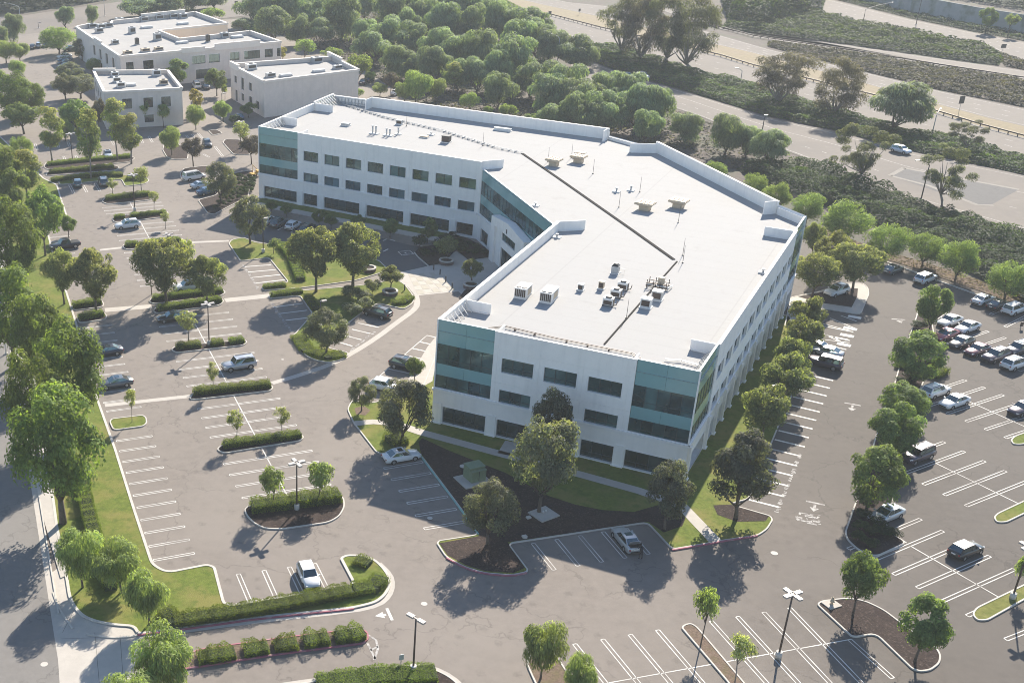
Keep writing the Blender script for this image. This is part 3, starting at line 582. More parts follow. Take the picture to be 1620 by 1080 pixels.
rows((843, 859), (877, 901), (990, 835), (1026, 876), 5)
rows((909, 1018), (957.5, 1078.75), (1249, 961), (1308, 1022.5), None, ext=2.0)
hairpin(at(1344, 1011), at(1412, 1072))
hairpin(at(960, 1080), at(1344, 1011), double=False, wd=0.12)
rows((1441, 630), (1528, 601), (1498.5, 654), (1587, 624.5), 3, more=3)
rows((1397, 734), (1494, 699), (1528, 800), (1625, 761), 5)
rows((1342, 868), (1456.5, 820.7), (1490, 951), (1604.4, 900), 5, more=1)
for a, b in (((1520, 629), (1640, 683)), ((1478.5, 731.4), (1614, 797.6)), ((1416, 846), (1434, 858)), ((1440, 863), (1585, 947))): hairpin(at(*a), at(*b), double=False, wd=0.12)
hairpin(at(1591, 1011), at(1660, 984))
rows((1500, 545), (1563, 524), (1527, 555), (1590, 534), 2, more=3)
rows((1545, 478), (1575, 468), (1567, 497), (1600, 483), 2, more=1)
rows((1270, 591), (1318, 602), (1185, 790), (1232.6, 802), None, double=False, wd=0.34)
rows((1298.5, 515), (1350, 525), (1287, 540), (1339, 553), 3, double=False, wd=0.28)
for a, b in (((1301, 512), (1345, 523)), ((1313, 503), (1352, 519)), ((1330, 499), (1355, 508)), ((1292, 527), (1342, 537)), ((1295, 536), (1344, 542)), ((1298, 526), (1330, 541)), ((1318, 532), (1340, 547))): hairpin(at(*a), at(*b), double=False, wd=0.2)
rows((387, 422), (429, 419), (404.3, 448), (451, 442.5), 4, double=False, wd=0.3)
rows((431.5, 486), (479.6, 479.8), (452, 506.7), (492.6, 502), 3, double=False, wd=0.3)
rows((566.7, 511), (600, 518), (536, 541), (557.4, 547.4), 4, double=False, wd=0.28)
rows((675.9, 530.7), (705, 537), (601.8, 594.6), (640, 603), None, double=False, wd=0.28)
hairpin(at(676, 530), at(600, 595), double=False, wd=0.12)
rows((420, 360), (429, 355.4), (500, 376), (507, 371), 5, double=False, wd=0.28)
# worn stencil marks at the mouths of the compact stalls: nothing legible is left of them
mb = MB(); rr = random.Random(3)
for a, b, n in (((384, 418), (409, 458), 6), ((428, 478), (462, 526), 8), ((1268, 715), (1228, 812), 8), ((595, 523), (553, 556), 5)):
    for i in range(n):
        c = at(*lerp(a, b, (i+.5)/n)); u = unit(V2(at(*a), at(*b)))
        for k in range(5):
            q = (c[0]+u[0]*(k-2)*0.28, c[1]+u[1]*(k-2)*0.28); mb.box((q[0]+rr.uniform(-.1, .1), q[1]+rr.uniform(-.1, .1), 0.012), (0.16, 0.5*rr.uniform(.5, 1), 0.004), math.atan2(u[1], u[0]))
mb.build('worn_stencil', M['paint_faded'], lot)
for c in ((1352, 501.5), (1345, 519.5), (1340, 530.5), (1335, 545)):
    g = at(*c); d = unit(V2(at(1298.5, 515), at(1350, 525))); mb = MB(); mb.box((g[0], g[1], 0.012), (1.9, 1.0, 0.004), math.atan2(d[1], d[0])); mb.build('painted_box', M['paint'], lot)
def arrow(tail, head, ln=2.4, bar=True, m='paint_faded'):
    a, b = at(*tail), at(*head); u = unit(V2(a, b)); nx = (-u[1], u[0]); mb = MB()
    def P(s, t): return (a[0]+u[0]*s+nx[0]*t, a[1]+u[1]*s+nx[1]*t)
    L = math.dist(a, b); mb.sheet([P(0.4, .14), P(L-0.9, .14), P(L-0.9, .5), P(L, 0), P(L-0.9, -.5), P(L-0.9, -.14), P(0.4, -.14)], 0.012)
    if bar: mb.sheet([P(-.1, 1.0), P(.2, 1.0), P(.2, -1.0), P(-.1, -1.0)], 0.012)
    mb.build('painted_arrow', M[m], lot)
arrow((617, 971), (593, 974), m='paint'); arrow((1349, 639), (1347, 650)); arrow((1290, 795), (1287, 809)); arrow((1421, 505), (1426, 511))
g = at(1279, 820); mb = MB(); 
for i in range(46):
    u, v = rr.uniform(-1.2, 1.2), rr.uniform(-1.1, 1.1); mb.box((g[0]+u*cos(-.3)-v*sin(-.3), g[1]+u*sin(-.3)+v*cos(-.3), 0.011+i*.00005), (rr.uniform(.2, .6), rr.uniform(.06, .22), 0.002), -.3+rr.choice((0, 0, 1.57))+rr.uniform(-.1, .1))
mb.build('faded_stencil', M['paint_faded'], lot)
# wheelchair square in the court
g = at(642, 400); mb = MB(); d = unit(V2(at(632, 401), at(650, 399)))
for (x, y, a, b) in ((-1.1, 0, .14, 1.9), (1.1, 0, .14, 1.9), (0, .95, 2.06, .14), (0, -.95, 2.06, .14), (0, 0.1, 0.5, 0.16), (-.1, -.2, .16, .5), (.25, -.4, .6, .14)):
    r = math.atan2(d[1], d[0]); mb.box((g[0]+x*cos(r)-y*sin(r), g[1]+x*sin(r)+y*cos(r), 0.014), (a, b, 0.004), r)
mb.build('painted_wheelchair_square', M['paint'], lot)
for a, b in (((617, 379), (625, 381)), ((660, 387), (668, 389.5)), ((606, 398), (614, 394)), ((606, 381), (612, 378))): hairpin(at(*a), at(*b), double=False, wd=0.3)
# tar-sealed and pale patched scars by the drive median
mb = MB()
for p in ([(583, 1004), (595, 1012), (598, 1025), (592, 1043)], [(581, 1016), (590, 1034), (594, 1042)], [(598, 1022), (586, 1028)], [(1335, 1000), (1342, 990)]):
    mb.sheet(strip([at(*q) for q in p], 0.22), 0.010)
mb.build('patched_scar', M['paint_faded'], lot)
# covers set in the paving
for c, m, r in (((671, 954.5), 'kerb', .33), ((70, 1050), 'kerb', .35), ((1225, 874.5), 'kerb', .38), ((733, 738.5), 'kerb', .45), ((447, 568.5), 'kerb', .2), ((680, 820.5), 'kerb', .3), ((830, 851), 'kerb', .3)):
    g = at(*c); on = c[0] in (733, 680, 830); tag(MB().cyl((g[0], g[1], 0.10 if on else 0.0), r, 0.045 if on else 0.016, 14).build('manhole_cover', M[m]), {671: 'pale round cover in the drive near the two-headed lamp post', 70: 'pale round cover in the street by the driveway', 1225: 'pale round cover in the drive below the corner walk', 733: 'pale round cover in the dark mulch beside the green cabinet', 447: 'small pale cover in the lot near the dark-leaved tree island', 680: 'small pale cover in the mulch along the green kerb', 830: 'small pale cover on the mulch edge above the shaded stalls'}[c[0]], 'manhole cover')

# lawn strip and walk along the north wing
def off_wing(s, d):
    a, b = at(408, 200, 14.2), at(762, 256, 14.2); u = unit(V2(a, b)); return (a[0]+u[0]*s+u[1]*d, a[1]+u[1]*s-u[0]*d)
nl = MB(); nl.prism([off_wing(1, .1), off_wing(43, .1), off_wing(43, 3.0), off_wing(1, 3.0)], 0, .10); structure('', nl.build('lawn_strip', M['lawn']))
nl = MB(); nl.prism([off_wing(-1, 3.0), off_wing(45, 3.0), off_wing(46, 5.2), off_wing(-1, 5.2)], 0, .12); structure('', nl.build('walkway', M['concrete']))

# ================================================================ VEGETATION
rng = np.random.default_rng(11)
def quads_mesh(name, Q, tint, m):
    """Q (N,4,3) leaf faces, tint (N,2)"""
    N = len(Q); me = bpy.data.meshes.new(name)
    me.vertices.add(N*4); me.vertices.foreach_set('co', Q.reshape(-1).astype(np.float32))
    me.loops.add(N*4); me.loops.foreach_set('vertex_index', np.arange(N*4, dtype=np.int32))
    me.polygons.add(N); me.polygons.foreach_set('loop_start', np.arange(0, N*4, 4, dtype=np.int32)); me.polygons.foreach_set('loop_total', np.full(N, 4, dtype=np.int32))
    a = me.attributes.new('tint', 'FLOAT_COLOR', 'FACE'); col = np.zeros((N, 4), np.float32); col[:, 0] = tint[:, 0]; col[:, 1] = tint[:, 1]; col[:, 3] = 1
    a.data.foreach_set('color', col.reshape(-1)); me.materials.append(m); me.update(); me.validate(); return me
def norm(a): return a/(np.linalg.norm(a, axis=1, keepdims=True)+1e-9)
def leaves(P, N, axis, ln, wd, r):
    """leaf faces at P, facing N, long axis along 'axis'"""
    ax = norm(axis - N*np.sum(axis*N, axis=1, keepdims=True)); side = np.cross(N, ax)
    L = (ln*r.uniform(.6, 1.35, len(P)))[:, None]; Wd = (wd*r.uniform(.6, 1.35, len(P)))[:, None]
    bend = N*L*0.12
    return np.stack([P-ax*L/2-side*Wd*.35, P-ax*L/2*0.2+side*Wd/2+bend, P+ax*L/2+side*Wd*.15, P+ax*L*0.1-side*Wd/2+bend], axis=1)
def lobe_cloud(lobes, n, ln, wd, mode, r, tipz=(0.6, 1.0), zmax=None, shell=(.55, 1.05), tip_gain=1.0):
    """leaves gathered in the outer shells of many small lobes; lobes = list of (x,y,z,rx,rz)"""
    lobes = np.array(lobes, float); vol = lobes[:, 3]**1.5*lobes[:, 4]**.75; k = r.choice(len(lobes), n, p=vol/vol.sum())
    d = norm(r.normal(size=(n, 3))); d[:, 2] = np.where(r.random(n) < .28, -np.abs(d[:, 2]), np.abs(d[:, 2])); rad = r.uniform(shell[0], shell[1], n)**.7
    P = lobes[k, :3]+d*np.stack([lobes[k, 3], lobes[k, 3], lobes[k, 4]], 1)*rad[:, None]
    c = np.array([lobes[:, 0].mean(), lobes[:, 1].mean(), lobes[:, 2].mean()]); outc = norm(P-c)
    rnd = norm(r.normal(size=(n, 3))); up = np.array([[0, 0, .35]])
    if mode == 'broad': N = norm(d*0.95+outc*0.3+rnd*0.6+up); ax = rnd[::-1]*0.7+np.array([0, 0, -.6])
    elif mode == 'weep': ax = np.array([[0, 0, -1.0]])+outc*0.45+rnd*0.25; N = norm(d*0.8+rnd*0.6+up)
    elif mode == 'spray': ax = outc*1.0+np.array([[0, 0, .75]])+rnd*0.35; N = norm(d*0.8+rnd*0.7+up)
    else: ax = rnd; N = norm(d+rnd)
    Q = leaves(P, N, ax, ln, wd, r)
    z = P[:, 2]; zt = zmax or z.max(); zb = z.min(); h = (z-zb)/(zt-zb+1e-6)
    lobe_t = r.normal(0, .20, len(lobes))[k]
    t = np.clip(.42+lobe_t+r.normal(0, .2, n), 0, 1)
    g = np.clip((rad-.75)*1.6*tip_gain*np.clip((h-tipz[0])/(tipz[1]-tipz[0]+1e-6), 0, 1)+np.abs(r.normal(0, .12, n)), 0, 1)  # crown tops take the lighter tip colour: young growth plus painted sunlight
    return Q, np.stack([t, g], 1)
def make_lobes(kind, r, hw, zc, zr, n, lr):
    """small lobes spread through an ellipsoid crown of half-width hw, centre height zc, half-height zr"""
    out = []
    while len(out) < n:
        d = r.normal(size=3); d /= np.linalg.norm(d); rad = r.uniform(.2, 1)**.3
        if kind == 'vase' and d[2] < -.2 and r.random() < .6: continue
        if kind == 'ragged': rad *= r.uniform(.7, 1.12)
        if kind == 'dome': d[2] = abs(d[2])*r.choice([1, 1, 1, -.5])
        x, y, z = d[0]*hw*rad, d[1]*hw*rad, zc+d[2]*zr*rad
        if kind == 'vase': k = .45+.55*np.clip((z-(zc-zr))/(1.3*zr), 0, 1); x *= k; y *= k
        if kind == 'cone': k = 1.1-.55*np.clip((z-(zc-zr))/(2*zr), 0, 1); x *= k; y *= k
        s = lr*(r.uniform(.5, 1.5) if kind == 'ragged' else r.uniform(.65, 1.35)); out.append((x, y, z, s, s*r.uniform(.75, 1.0)))
    return out
def trunk_mesh(name, lobes, h0, r0, m, r, limbs=7, lean=0.0, reach=.75, bend=.15):
    mb = MB(); a = r.uniform(0, 6.28); top = (lean*cos(a), lean*sin(a), h0)
    mb.tube([(0, 0, -.1), (top[0]*.3, top[1]*.3, h0*.5), top], [r0*1.25, r0, r0*.85], 8)
    idx = r.choice(len(lobes), min(limbs, len(lobes)), replace=False)
    for i in idx:
        L = np.array(lobes[i][:3]); t = np.array(top); e = t+(L-t)*reach; m_ = (t+e)/2+np.array([0, 0, -bend*np.linalg.norm(e-t)*.3])+r.normal(0, .1, 3)
        mb.tube([tuple(t+(0, 0, -.1)), tuple(m_), tuple(e)], [r0*.6, r0*.4, r0*.14], 5)
        for q in range(2):
            j = r.integers(len(lobes)); L2 = np.array(lobes[j][:3])
            if np.linalg.norm(L2-e) < 3.2: mb.tube([tuple(m_), tuple(m_+(L2-m_)*.8)], [r0*.3, r0*.08], 4)
    return mb.mesh(name, m)
VAR = {}
def kind(name, cat_name, H, Wd, leaf, nleaf, ln, wd, mode, shape, nl, lr, bare=0.25, r0=.16, bark='bark', variants=2, limbs=7, tipz=(.5, 1.0), shell=(.5, 1.05), lean=.15, tip_gain=1.0):
    """two or three individuals of one kind of tree, drawn at their natural size H x Wd"""
    VAR[name] = dict(obj=cat_name, H=H, W=Wd, v=[])
    nleaf = int(nleaf*.72)
    for v in range(variants):
        r = np.random.default_rng(sum(ord(c)*(i+3) for i, c in enumerate(name))+v*101)
        zb = H*bare; zc = (zb+H)/2; zr = (H-zb)/2-lr*.75; hw = Wd/2-lr*.72
        lb = make_lobes(shape, r, hw, zc, zr, nl, lr)
        Q, t = lobe_cloud(lb, nleaf, ln, wd, mode, r, tipz=tipz, shell=shell, tip_gain=tip_gain)
        cr = quads_mesh('crown', Q, t, LEAF[leaf]); tr = trunk_mesh('trunk', lb, zb*1.05+.15, r0, M[bark], r, limbs, lean)
        VAR[name]['v'].append((tr, cr))
kind('street_evergreen', 'evergreen_tree', 11, 8.5, 'evergreen', 17000, .32, .19, 'broad', 'ellip', 64, 1.1, bare=.16, r0=.3, variants=3)
kind('pepper', 'pepper_tree', 8, 8, 'pepper', 17000, .62, .11, 'weep', 'ragged', 30, 1.2, bare=.06, r0=.22, variants=4, limbs=6, tipz=(.35, 1), lean=.4)
kind('willowy', 'willowy_tree', 6.5, 6, 'willow', 10000, .55, .09, 'weep', 'ellip', 26, 1.05, bare=.16, r0=.14, variants=3, tipz=(.3, 1))
kind('vase_elm', 'vase_shaped_tree', 8, 9, 'zelkova', 15000, .46, .13, 'spray', 'vase', 54, .95, bare=.2, r0=.2, variants=3, limbs=10, tipz=(.2, .85), tip_gain=1.5)
kind('side_elm', 'elm_tree', 6, 6, 'zelkova', 9000, .40, .14, 'spray', 'ellip', 40, .8, bare=.2, r0=.14, variants=3, tipz=(.3, .95))
kind('young', 'young_tree', 5, 3, 'young', 1700, .28, .11, 'weep', 'vase', 20, .5, bare=.35, r0=.06, bark='bark_pale', variants=3, limbs=8, shell=(.2, 1.05))
kind('young_green', 'young_tree', 5, 3.4, 'willow', 2800, .30, .12, 'weep', 'vase', 20, .6, bare=.35, r0=.07, variants=3, limbs=8, shell=(.3, 1.05))
kind('oak', 'grey_green_tree', 8.5, 7, 'oak', 15000, .27, .15, 'broad', 'ellip', 62, .8, bare=.15, r0=.18, variants=3, tipz=(.3, 1))
kind('oak_dark', 'dark_tree', 8.5, 7, 'oak_dark', 15000, .27, .15, 'broad', 'cone', 62, .8, bare=.12, r0=.18, variants=2, tipz=(.5, 1.1))
kind('purple', 'dark_leaved_tree', 6, 5, 'purple', 7000, .27, .15, 'broad', 'ellip', 36, .65, bare=.3, r0=.12, variants=2)
kind('brush_box', 'tall_slender_tree', 11, 5.5, 'brush', 10000, .33, .16, 'broad', 'ellip', 36, .9, bare=.25, r0=.16, bark='bark_pale', variants=3, tipz=(.45, .95), tip_gain=1.7)
kind('round', 'round_topped_tree', 5.5, 6, 'bottle', 11000, .34, .08, 'spray', 'ellip', 44, .9, bare=.10, r0=.14, variants=3, tipz=(.35, .95))
kind('carrotwood', 'dense_green_tree', 6.5, 6, 'carrot', 11000, .30, .16, 'broad', 'ellip', 44, .8, bare=.2, r0=.14, variants=3, tipz=(.4, 1))
kind('low_carrotwood', 'dense_green_tree', 6.5, 6, 'carrot', 13000, .30, .15, 'broad', 'ellip', 50, .8, bare=.06, r0=.14, variants=3, tipz=(.3, 1))
kind('gum_tall', 'eucalyptus_tree', 15, 11, 'gum', 17000, .46, .11, 'weep', 'ragged', 50, 1.15, bare=.06, r0=.3, bark='bark_pale', variants=3, limbs=14, shell=(.3, 1.05), lean=.8)
kind('gum_brown', 'brown_eucalyptus_tree', 13, 11, 'gum_brown', 17000, .46, .11, 'weep', 'ragged', 50, 1.15, bare=.03, r0=.26, bark='bark_pale', variants=2, limbs=14, shell=(.3, 1.05), lean=.5)
kind('gum_open', 'open_eucalyptus_tree', 15, 11, 'gum', 15000, .40, .11, 'weep', 'ragged', 34, .95, bare=.16, r0=.24, bark='bark_pale', variants=3, limbs=16, shell=(.35, 1.05), lean=1.0)
kind('yellow_tree', 'yellow_green_tree', 6, 4, 'yellow', 4500, .30, .15, 'broad', 'ellip', 24, .6, bare=.25, r0=.09, variants=2)
kind('bush', 'shrub', 2, 2.2, 'darkshrub', 1100, .22, .12, 'broad', 'dome', 12, .45, bare=.05, r0=.05, variants=3, limbs=3)
kind('light_bush', 'shrub', 3, 4, 'bottle', 3800, .28, .09, 'spray', 'dome', 24, .6, bare=.06, r0=.08, variants=3, limbs=4, tipz=(.2, .8))
kind('oleander', 'flowering_shrub', 3, 3, 'oleander', 2800, .24, .10, 'broad', 'dome', 18, .55, bare=.06, r0=.06, variants=2, limbs=4, tipz=(.1, .9))
NT = [0]; rt = random.Random(21)
def tree(k, bx, by, ty, wpx, label, group=None, h=None, cat='tree', z=0.0):
    """a tree with its foot at pixel (bx,by), crown top at row ty and crown wpx pixels wide"""
    K = VAR[k]; g = at(bx, by, z); hh = h or hgt(bx, by, ty); ww = wpx/ppm(bx, by)
    tr, cr = K['v'][NT[0] % len(K['v'])]; NT[0] += 1
    t = thing(K['obj'], label, cat, (g[0], g[1], z+0.06), rt.uniform(0, 6.28), group); t.scale = (ww/K['W'], ww/K['W'], hh/K['H'])
    link(bpy.data.objects.new('trunk', tr), t); link(bpy.data.objects.new('crown', cr), t)
    return t
GP = 'pepper trees on the slope between the office and the freeway'
GL = 'street trees along the western sidewalk'

# --- street row and north-west corner
for a in (
 ('street_evergreen', 100, 828, 607, 150, 'largest broad evergreen at the south end of the street row, trunk beside the sidewalk'),
 ('street_evergreen', 62, 735, 548, 100, 'bright evergreen just behind the largest street tree, reaching the frame edge'),
 ('street_evergreen', 118, 690, 500, 118, 'full evergreen leaning over the two dark sedans parked at the west kerb'),
 ('street_evergreen', 66, 612, 461, 92, 'rounded bright green street tree beside the white street lamp'),
 ('street_evergreen', 22, 580, 409, 108, 'darker street evergreen at the left edge, behind the lamp'),
 ('street_evergreen', 28, 462, 309, 92, 'big smooth street evergreen left of the black pickup'),
 ('carrotwood', 72, 405, 293, 66, 'dense tree on the lawn corner behind the small kerb tree'),
 ('carrotwood', 109, 376, 338, 32, 'small dark tree on the kerb above the black pickup'),
 ('brush_box', 45, 322, 236, 56, 'yellow-tipped slender tree at the lawn edge nearest the street'),
 ('street_evergreen', 8, 330, 225, 64, 'mid green street tree cut by the left frame edge, above the smooth evergreen'),
 ('carrotwood', 22, 350, 262, 60, 'dark lower tree in the street row beneath the yellow-tipped one'),
 ('brush_box', 83, 259, 168, 44, 'slender tree with gold top left of the tallest slender tree'),
 ('brush_box', 144, 283, 167, 46, 'tallest slender tree, trunk between the two hedged medians'),
 ('brush_box', 186, 254, 154, 44, 'slender tree with a gold crown against the small tan block'),
 ('brush_box', 208, 259, 180, 46, 'slender pale-trunked tree at the end of the hedged median'),
 ('carrotwood', 124, 216, 156, 54, 'round dark tree in the bed left of the small tan block'),
 ('round', 104, 224, 184, 30, 'small rounded tree between two slender gold-topped trees'),
 ('round', 36, 262, 213, 40, 'light green rounded tree at the corner of the north stalls'),
 ('carrotwood', 38, 212, 163, 66, 'spreading dark tree on two trunks beside the north stalls'),
 ('street_evergreen', 20, 188, 108, 72, 'large light green tree beside the north service road'),
 ('street_evergreen', 52, 182, 128, 50, 'light green tree over the north service road, right of the largest one there'),
 ('willowy', 29, 124, 94, 30, 'small tree on a paved corner by the north service road'),
 ('willowy', 32, 98, 66, 34, 'light round tree at the mouth of the north parking bay'),
 ('willowy', 10, 100, 62, 40, 'light green tree at the left edge by the north parking bay'),
 ('pepper', 22, 66, 20, 38, 'tall loose tree at the top left corner beside the far road'),
 ('pepper', 5, 80, 40, 28, 'loose tree at the left frame edge below the far road'),
 ('round', 94, 86, 40, 62, 'umbrella-shaped tree over the north parked cars'),
 ('pepper', 104, 44, 9, 34, 'feathery tree in front of the far road'),
 ('pepper', 147, 39, 8, 24, 'narrow feathery tree by the far road, left of the big tan block'),
 ('oak', 130, 96, 62, 34, 'dark tree against the left end of the big tan block'),
 ('oak', 112, 132, 100, 52, 'dark dense tree left of the tan blocks, upper of a clump'),
 ('oak', 128, 156, 116, 60, 'dark dense tree left of the small tan block, lowest of a clump'),
 ('oak', 104, 158, 118, 44, 'dark dense tree on the service road side of the clump'),
 ('pepper', 135, 72, 46, 36, 'olive tree at the rear corner of the big tan block'),
 ('round', 150, 118, 92, 30, 'olive shrub-like tree between the two tan blocks on the left'),
 ('purple', 158, 215, 152, 24, 'narrow dark tree at the left corner of the small tan block'),
 ('carrotwood', 240, 128, 96, 36, 'round tree against the front wall of the big tan block, behind the small block'),
 ('carrotwood', 280, 141, 91, 44, 'bright tree above the right corner of the small tan block'),
 ('carrotwood', 343, 152, 109, 38, 'round green tree in the yard left of the mid tan block'),
 ('young_green', 356, 157, 134, 13, 'thin young tree right of the round yard tree'),
 ('yellow_tree', 310, 184, 140, 24, 'yellowish tree in the yard between the tan blocks'),
 ('willowy', 310, 205, 164, 32, 'light green tree on the yellow verge in front of the yard'),
 ('willowy', 353, 193, 156, 32, 'light green tree at the front of the yard by a lamp post'),
 ('carrotwood', 393, 186, 161, 28, 'small dark tree at the left corner of the mid tan block'),
 ('bush', 372, 197, 182, 24, 'low rounded shrub beside the parked blue car'),
 ('young_green', 259, 202, 165, 25, 'small green tree against the front of the small tan block'),
 ('young_green', 231, 200, 157, 22, 'small loose tree shading the front wall of the small tan block'),
 ('young_green', 439, 180, 152, 26, 'small tree standing alone against the blank side of the mid tan block'),
 ('carrotwood', 488, 170, 153, 18, 'little dark tree right of the lone tree on the blank tan wall'),
 ('yellow_tree', 447, 98, 70, 17, 'golden tree at the right end of the big tan block'),
 ('light_bush', 482, 92, 61, 40, 'neat round yellow-green tree right of the big tan block'),
 ('light_bush', 525, 98, 75, 38, 'olive rounded tree behind the mid tan block roof'),
 ('light_bush', 567, 126, 84, 46, 'broad olive rounded tree above the cars behind the mid tan block'),
 ('willowy', 272, 246, 199, 34, 'light green tree in the rounded end island near the small tan block'),
 ('purple', 306, 264, 217, 38, 'dark purplish tree on the kerbed tip of the shrub bed'),
 ('young', 384, 240, 190, 34, 'pale thin tree on the island left of the glass corner'),
 ('purple', 398, 260, 214, 38, 'dark purplish tree right beside the north glass corner of the office'),
 ('oak', 350, 322, 257, 58, 'grey olive tree over the parked cars by the mounded shrub bed'),
 ('young', 224, 306, 262, 34, 'sparse pale tree on the rounded lawn tip near the twin-parked cars'),
 ('young', 178, 308, 282, 24, 'thin pale sapling between the two cars in the north bay'),
 ('young', 244, 335, 302, 20, 'staked sapling on the northernmost hedge island of the row'),
 ('young', 262, 362, 335, 20, 'wispy sapling above the lamp with four heads near the white crossover'),
 # --- middle of the west lot
 ('vase_elm', 152, 495, 391, 91, 'vase-shaped elm between the two short hedges on the west kerb'),
 ('vase_elm', 102, 482, 396, 66, 'elm half hidden left of the vase-shaped one on the west kerb'),
 ('vase_elm', 264, 487, 378, 107, 'widest vase-shaped elm on the double hedge island in mid lot'),
 ('vase_elm', 328, 482, 405, 78, 'vase-shaped elm at the right end of the double hedge island'),
 ('young', 240, 466, 374, 38, 'pale light crown rising behind the widest elm, left one'),
 ('young', 294, 456, 372, 38, 'pale light crown rising behind the widest elm, right one'),
 ('oak', 396, 386, 311, 64, 'grey olive tree on the lawn at the entrance to the shaded court'),
 ('young_green', 433, 402, 378, 26, 'small tree beside the path left of the plaza elms'),
 ('vase_elm', 500, 462, 360, 98, 'yellow-tipped elm on the plaza lawn, left of the pair'),
 ('vase_elm', 558, 456, 351, 105, 'yellow-tipped elm on the plaza lawn, right of the pair'),
 ('oak', 516, 562, 491, 74, 'bronze-tinted tree on the pointed lawn island in front of the plaza'),
 ('young', 298, 541, 492, 46, 'pale young tree on the left end of the hedge island with a lamp post'),
 ('young', 337, 621, 572, 24, 'thin pale sapling on the long single hedge island'),
 ('young', 209, 668, 614, 22, 'sapling on the small square grass island at the west kerb'),
 ('young', 374.5, 701, 646, 34, 'light young tree at the left end of the hedge island with two saplings'),
 ('young', 446, 688, 643, 32, 'light young tree near the right end of the same hedge island, bare stemmed'),
 ('young_green', 432, 806, 738, 48, 'green young tree left of the lamp post on the big rounded island'),
 ('young_green', 505, 796, 729, 54, 'green young tree right of the lamp post on the big rounded island'),
 # --- office front
 ('oak', 572, 651, 597, 46, 'small tree in a mulch ring on the lawn corner by the white hatchback'),
 ('oak', 636, 702, 602, 100, 'broad olive tree on the sunlit lawn left of the office front'),
 ('oak', 852, 812, 650, 112, 'tallest grey green tree in front of the office entrance wall, beside the flat concrete pad'),
 ('oak_dark', 864, 742, 606, 74, 'greyish tree close to the office wall behind the tallest one'),
 ('oak', 771, 862, 760, 92, 'silvery tree in the mulch point between the two shaded rows'),
 ('oak_dark', 1051, 838, 722, 84, 'dark tree in the shaded mulch at the corner of the office'),
 ('oak_dark', 1164, 820, 680, 122, 'big dark tree on the lawn corner beside the diagonal walk'),
 ('carrotwood', 656, 604, 566, 32, 'small bush-like tree by the side walk in front of the dark crossover'),
 # --- along the east wall
 ('side_elm', 1204, 695, 608, 78, 'yellow-tipped elm nearest the big dark tree along the east wall'),
 ('side_elm', 1236, 646, 560, 82, 'second elm from the big dark tree along the east wall'),
 ('side_elm', 1250, 606, 534, 64, 'third elm from the big dark tree along the east wall'),
 ('side_elm', 1260, 566, 500, 62, 'fourth elm from the big dark tree along the east wall'),
 ('side_elm', 1270, 530, 468, 56, 'fifth elm from the big dark tree, by the accessible stalls'),
 ('vase_elm', 1284, 472, 402, 82, 'dark spreading tree on the paved corner next to the north-east office wall'),
 ('vase_elm', 1348, 462, 388, 96, 'spreading tree on the right side of the paved corner, over the drive'),
 ('vase_elm', 1312, 440, 366, 73, 'tree behind the two spreading ones at the paved corner'),
 ('side_elm', 1284, 408, 352, 38, 'olive tree tucked behind the far corner of the office'),
 # --- east lot
 ('low_carrotwood', 1371, 806, 709, 92, 'largest leafy tree on the long divider, next to the silver sedan'),
 ('low_carrotwood', 1405, 724, 640, 84, 'leafy tree on the divider left of the dark four-by-four'),
 ('low_carrotwood', 1422, 672, 606, 78, 'leafy tree on the divider directly behind another, left of two white cars'),
 ('low_carrotwood', 1446, 606, 527, 86, 'leafy tree on the divider above the clipped hedge point'),
 ('low_carrotwood', 1470, 522, 447, 54, 'northernmost leafy tree on the divider, left of the white cars'),
 ('carrotwood', 1349, 973, 876, 72, 'vase-shaped tree on the bark island beside the hydrant'),
 ('carrotwood', 1447, 1046, 940, 86, 'round dark tree at the rounded end of the bark island'),
 ('young_green', 1108, 1022, 925, 48, 'upright young tree near the tip of the narrow bark island'),
 ('young', 1162, 1082, 1003, 50, 'thin see-through tree lower on the narrow bark island'),
 ('willowy', 855, 1074, 983, 70, 'round bright tree on the bark island at the bottom centre'),
 ('willowy', 912, 1112, 1032, 52, 'pale bright tree at the bottom edge right of the round one'),
 ('young_green', 1606, 935, 880, 26, 'sapling beside the lamp post at the right frame edge'),
 # --- south-west corner
 ('willowy', 131, 930, 834, 76, 'willowy tree with a leaning pale trunk beside the sidewalk'),
 ('willowy', 192, 938, 857, 80, 'willowy tree over the end of the lawn hedge'),
 ('willowy', 236, 988, 893, 78, 'willowy tree on the lawn tip by the red kerb'),
 ('willowy', 262, 1108, 997, 96, 'willowy tree at the left end of the hedged drive median'),
 ('willowy', 213, 1160, 1060, 88, 'willowy tree cut by the bottom edge beside the driveway'),
): tree(*a)

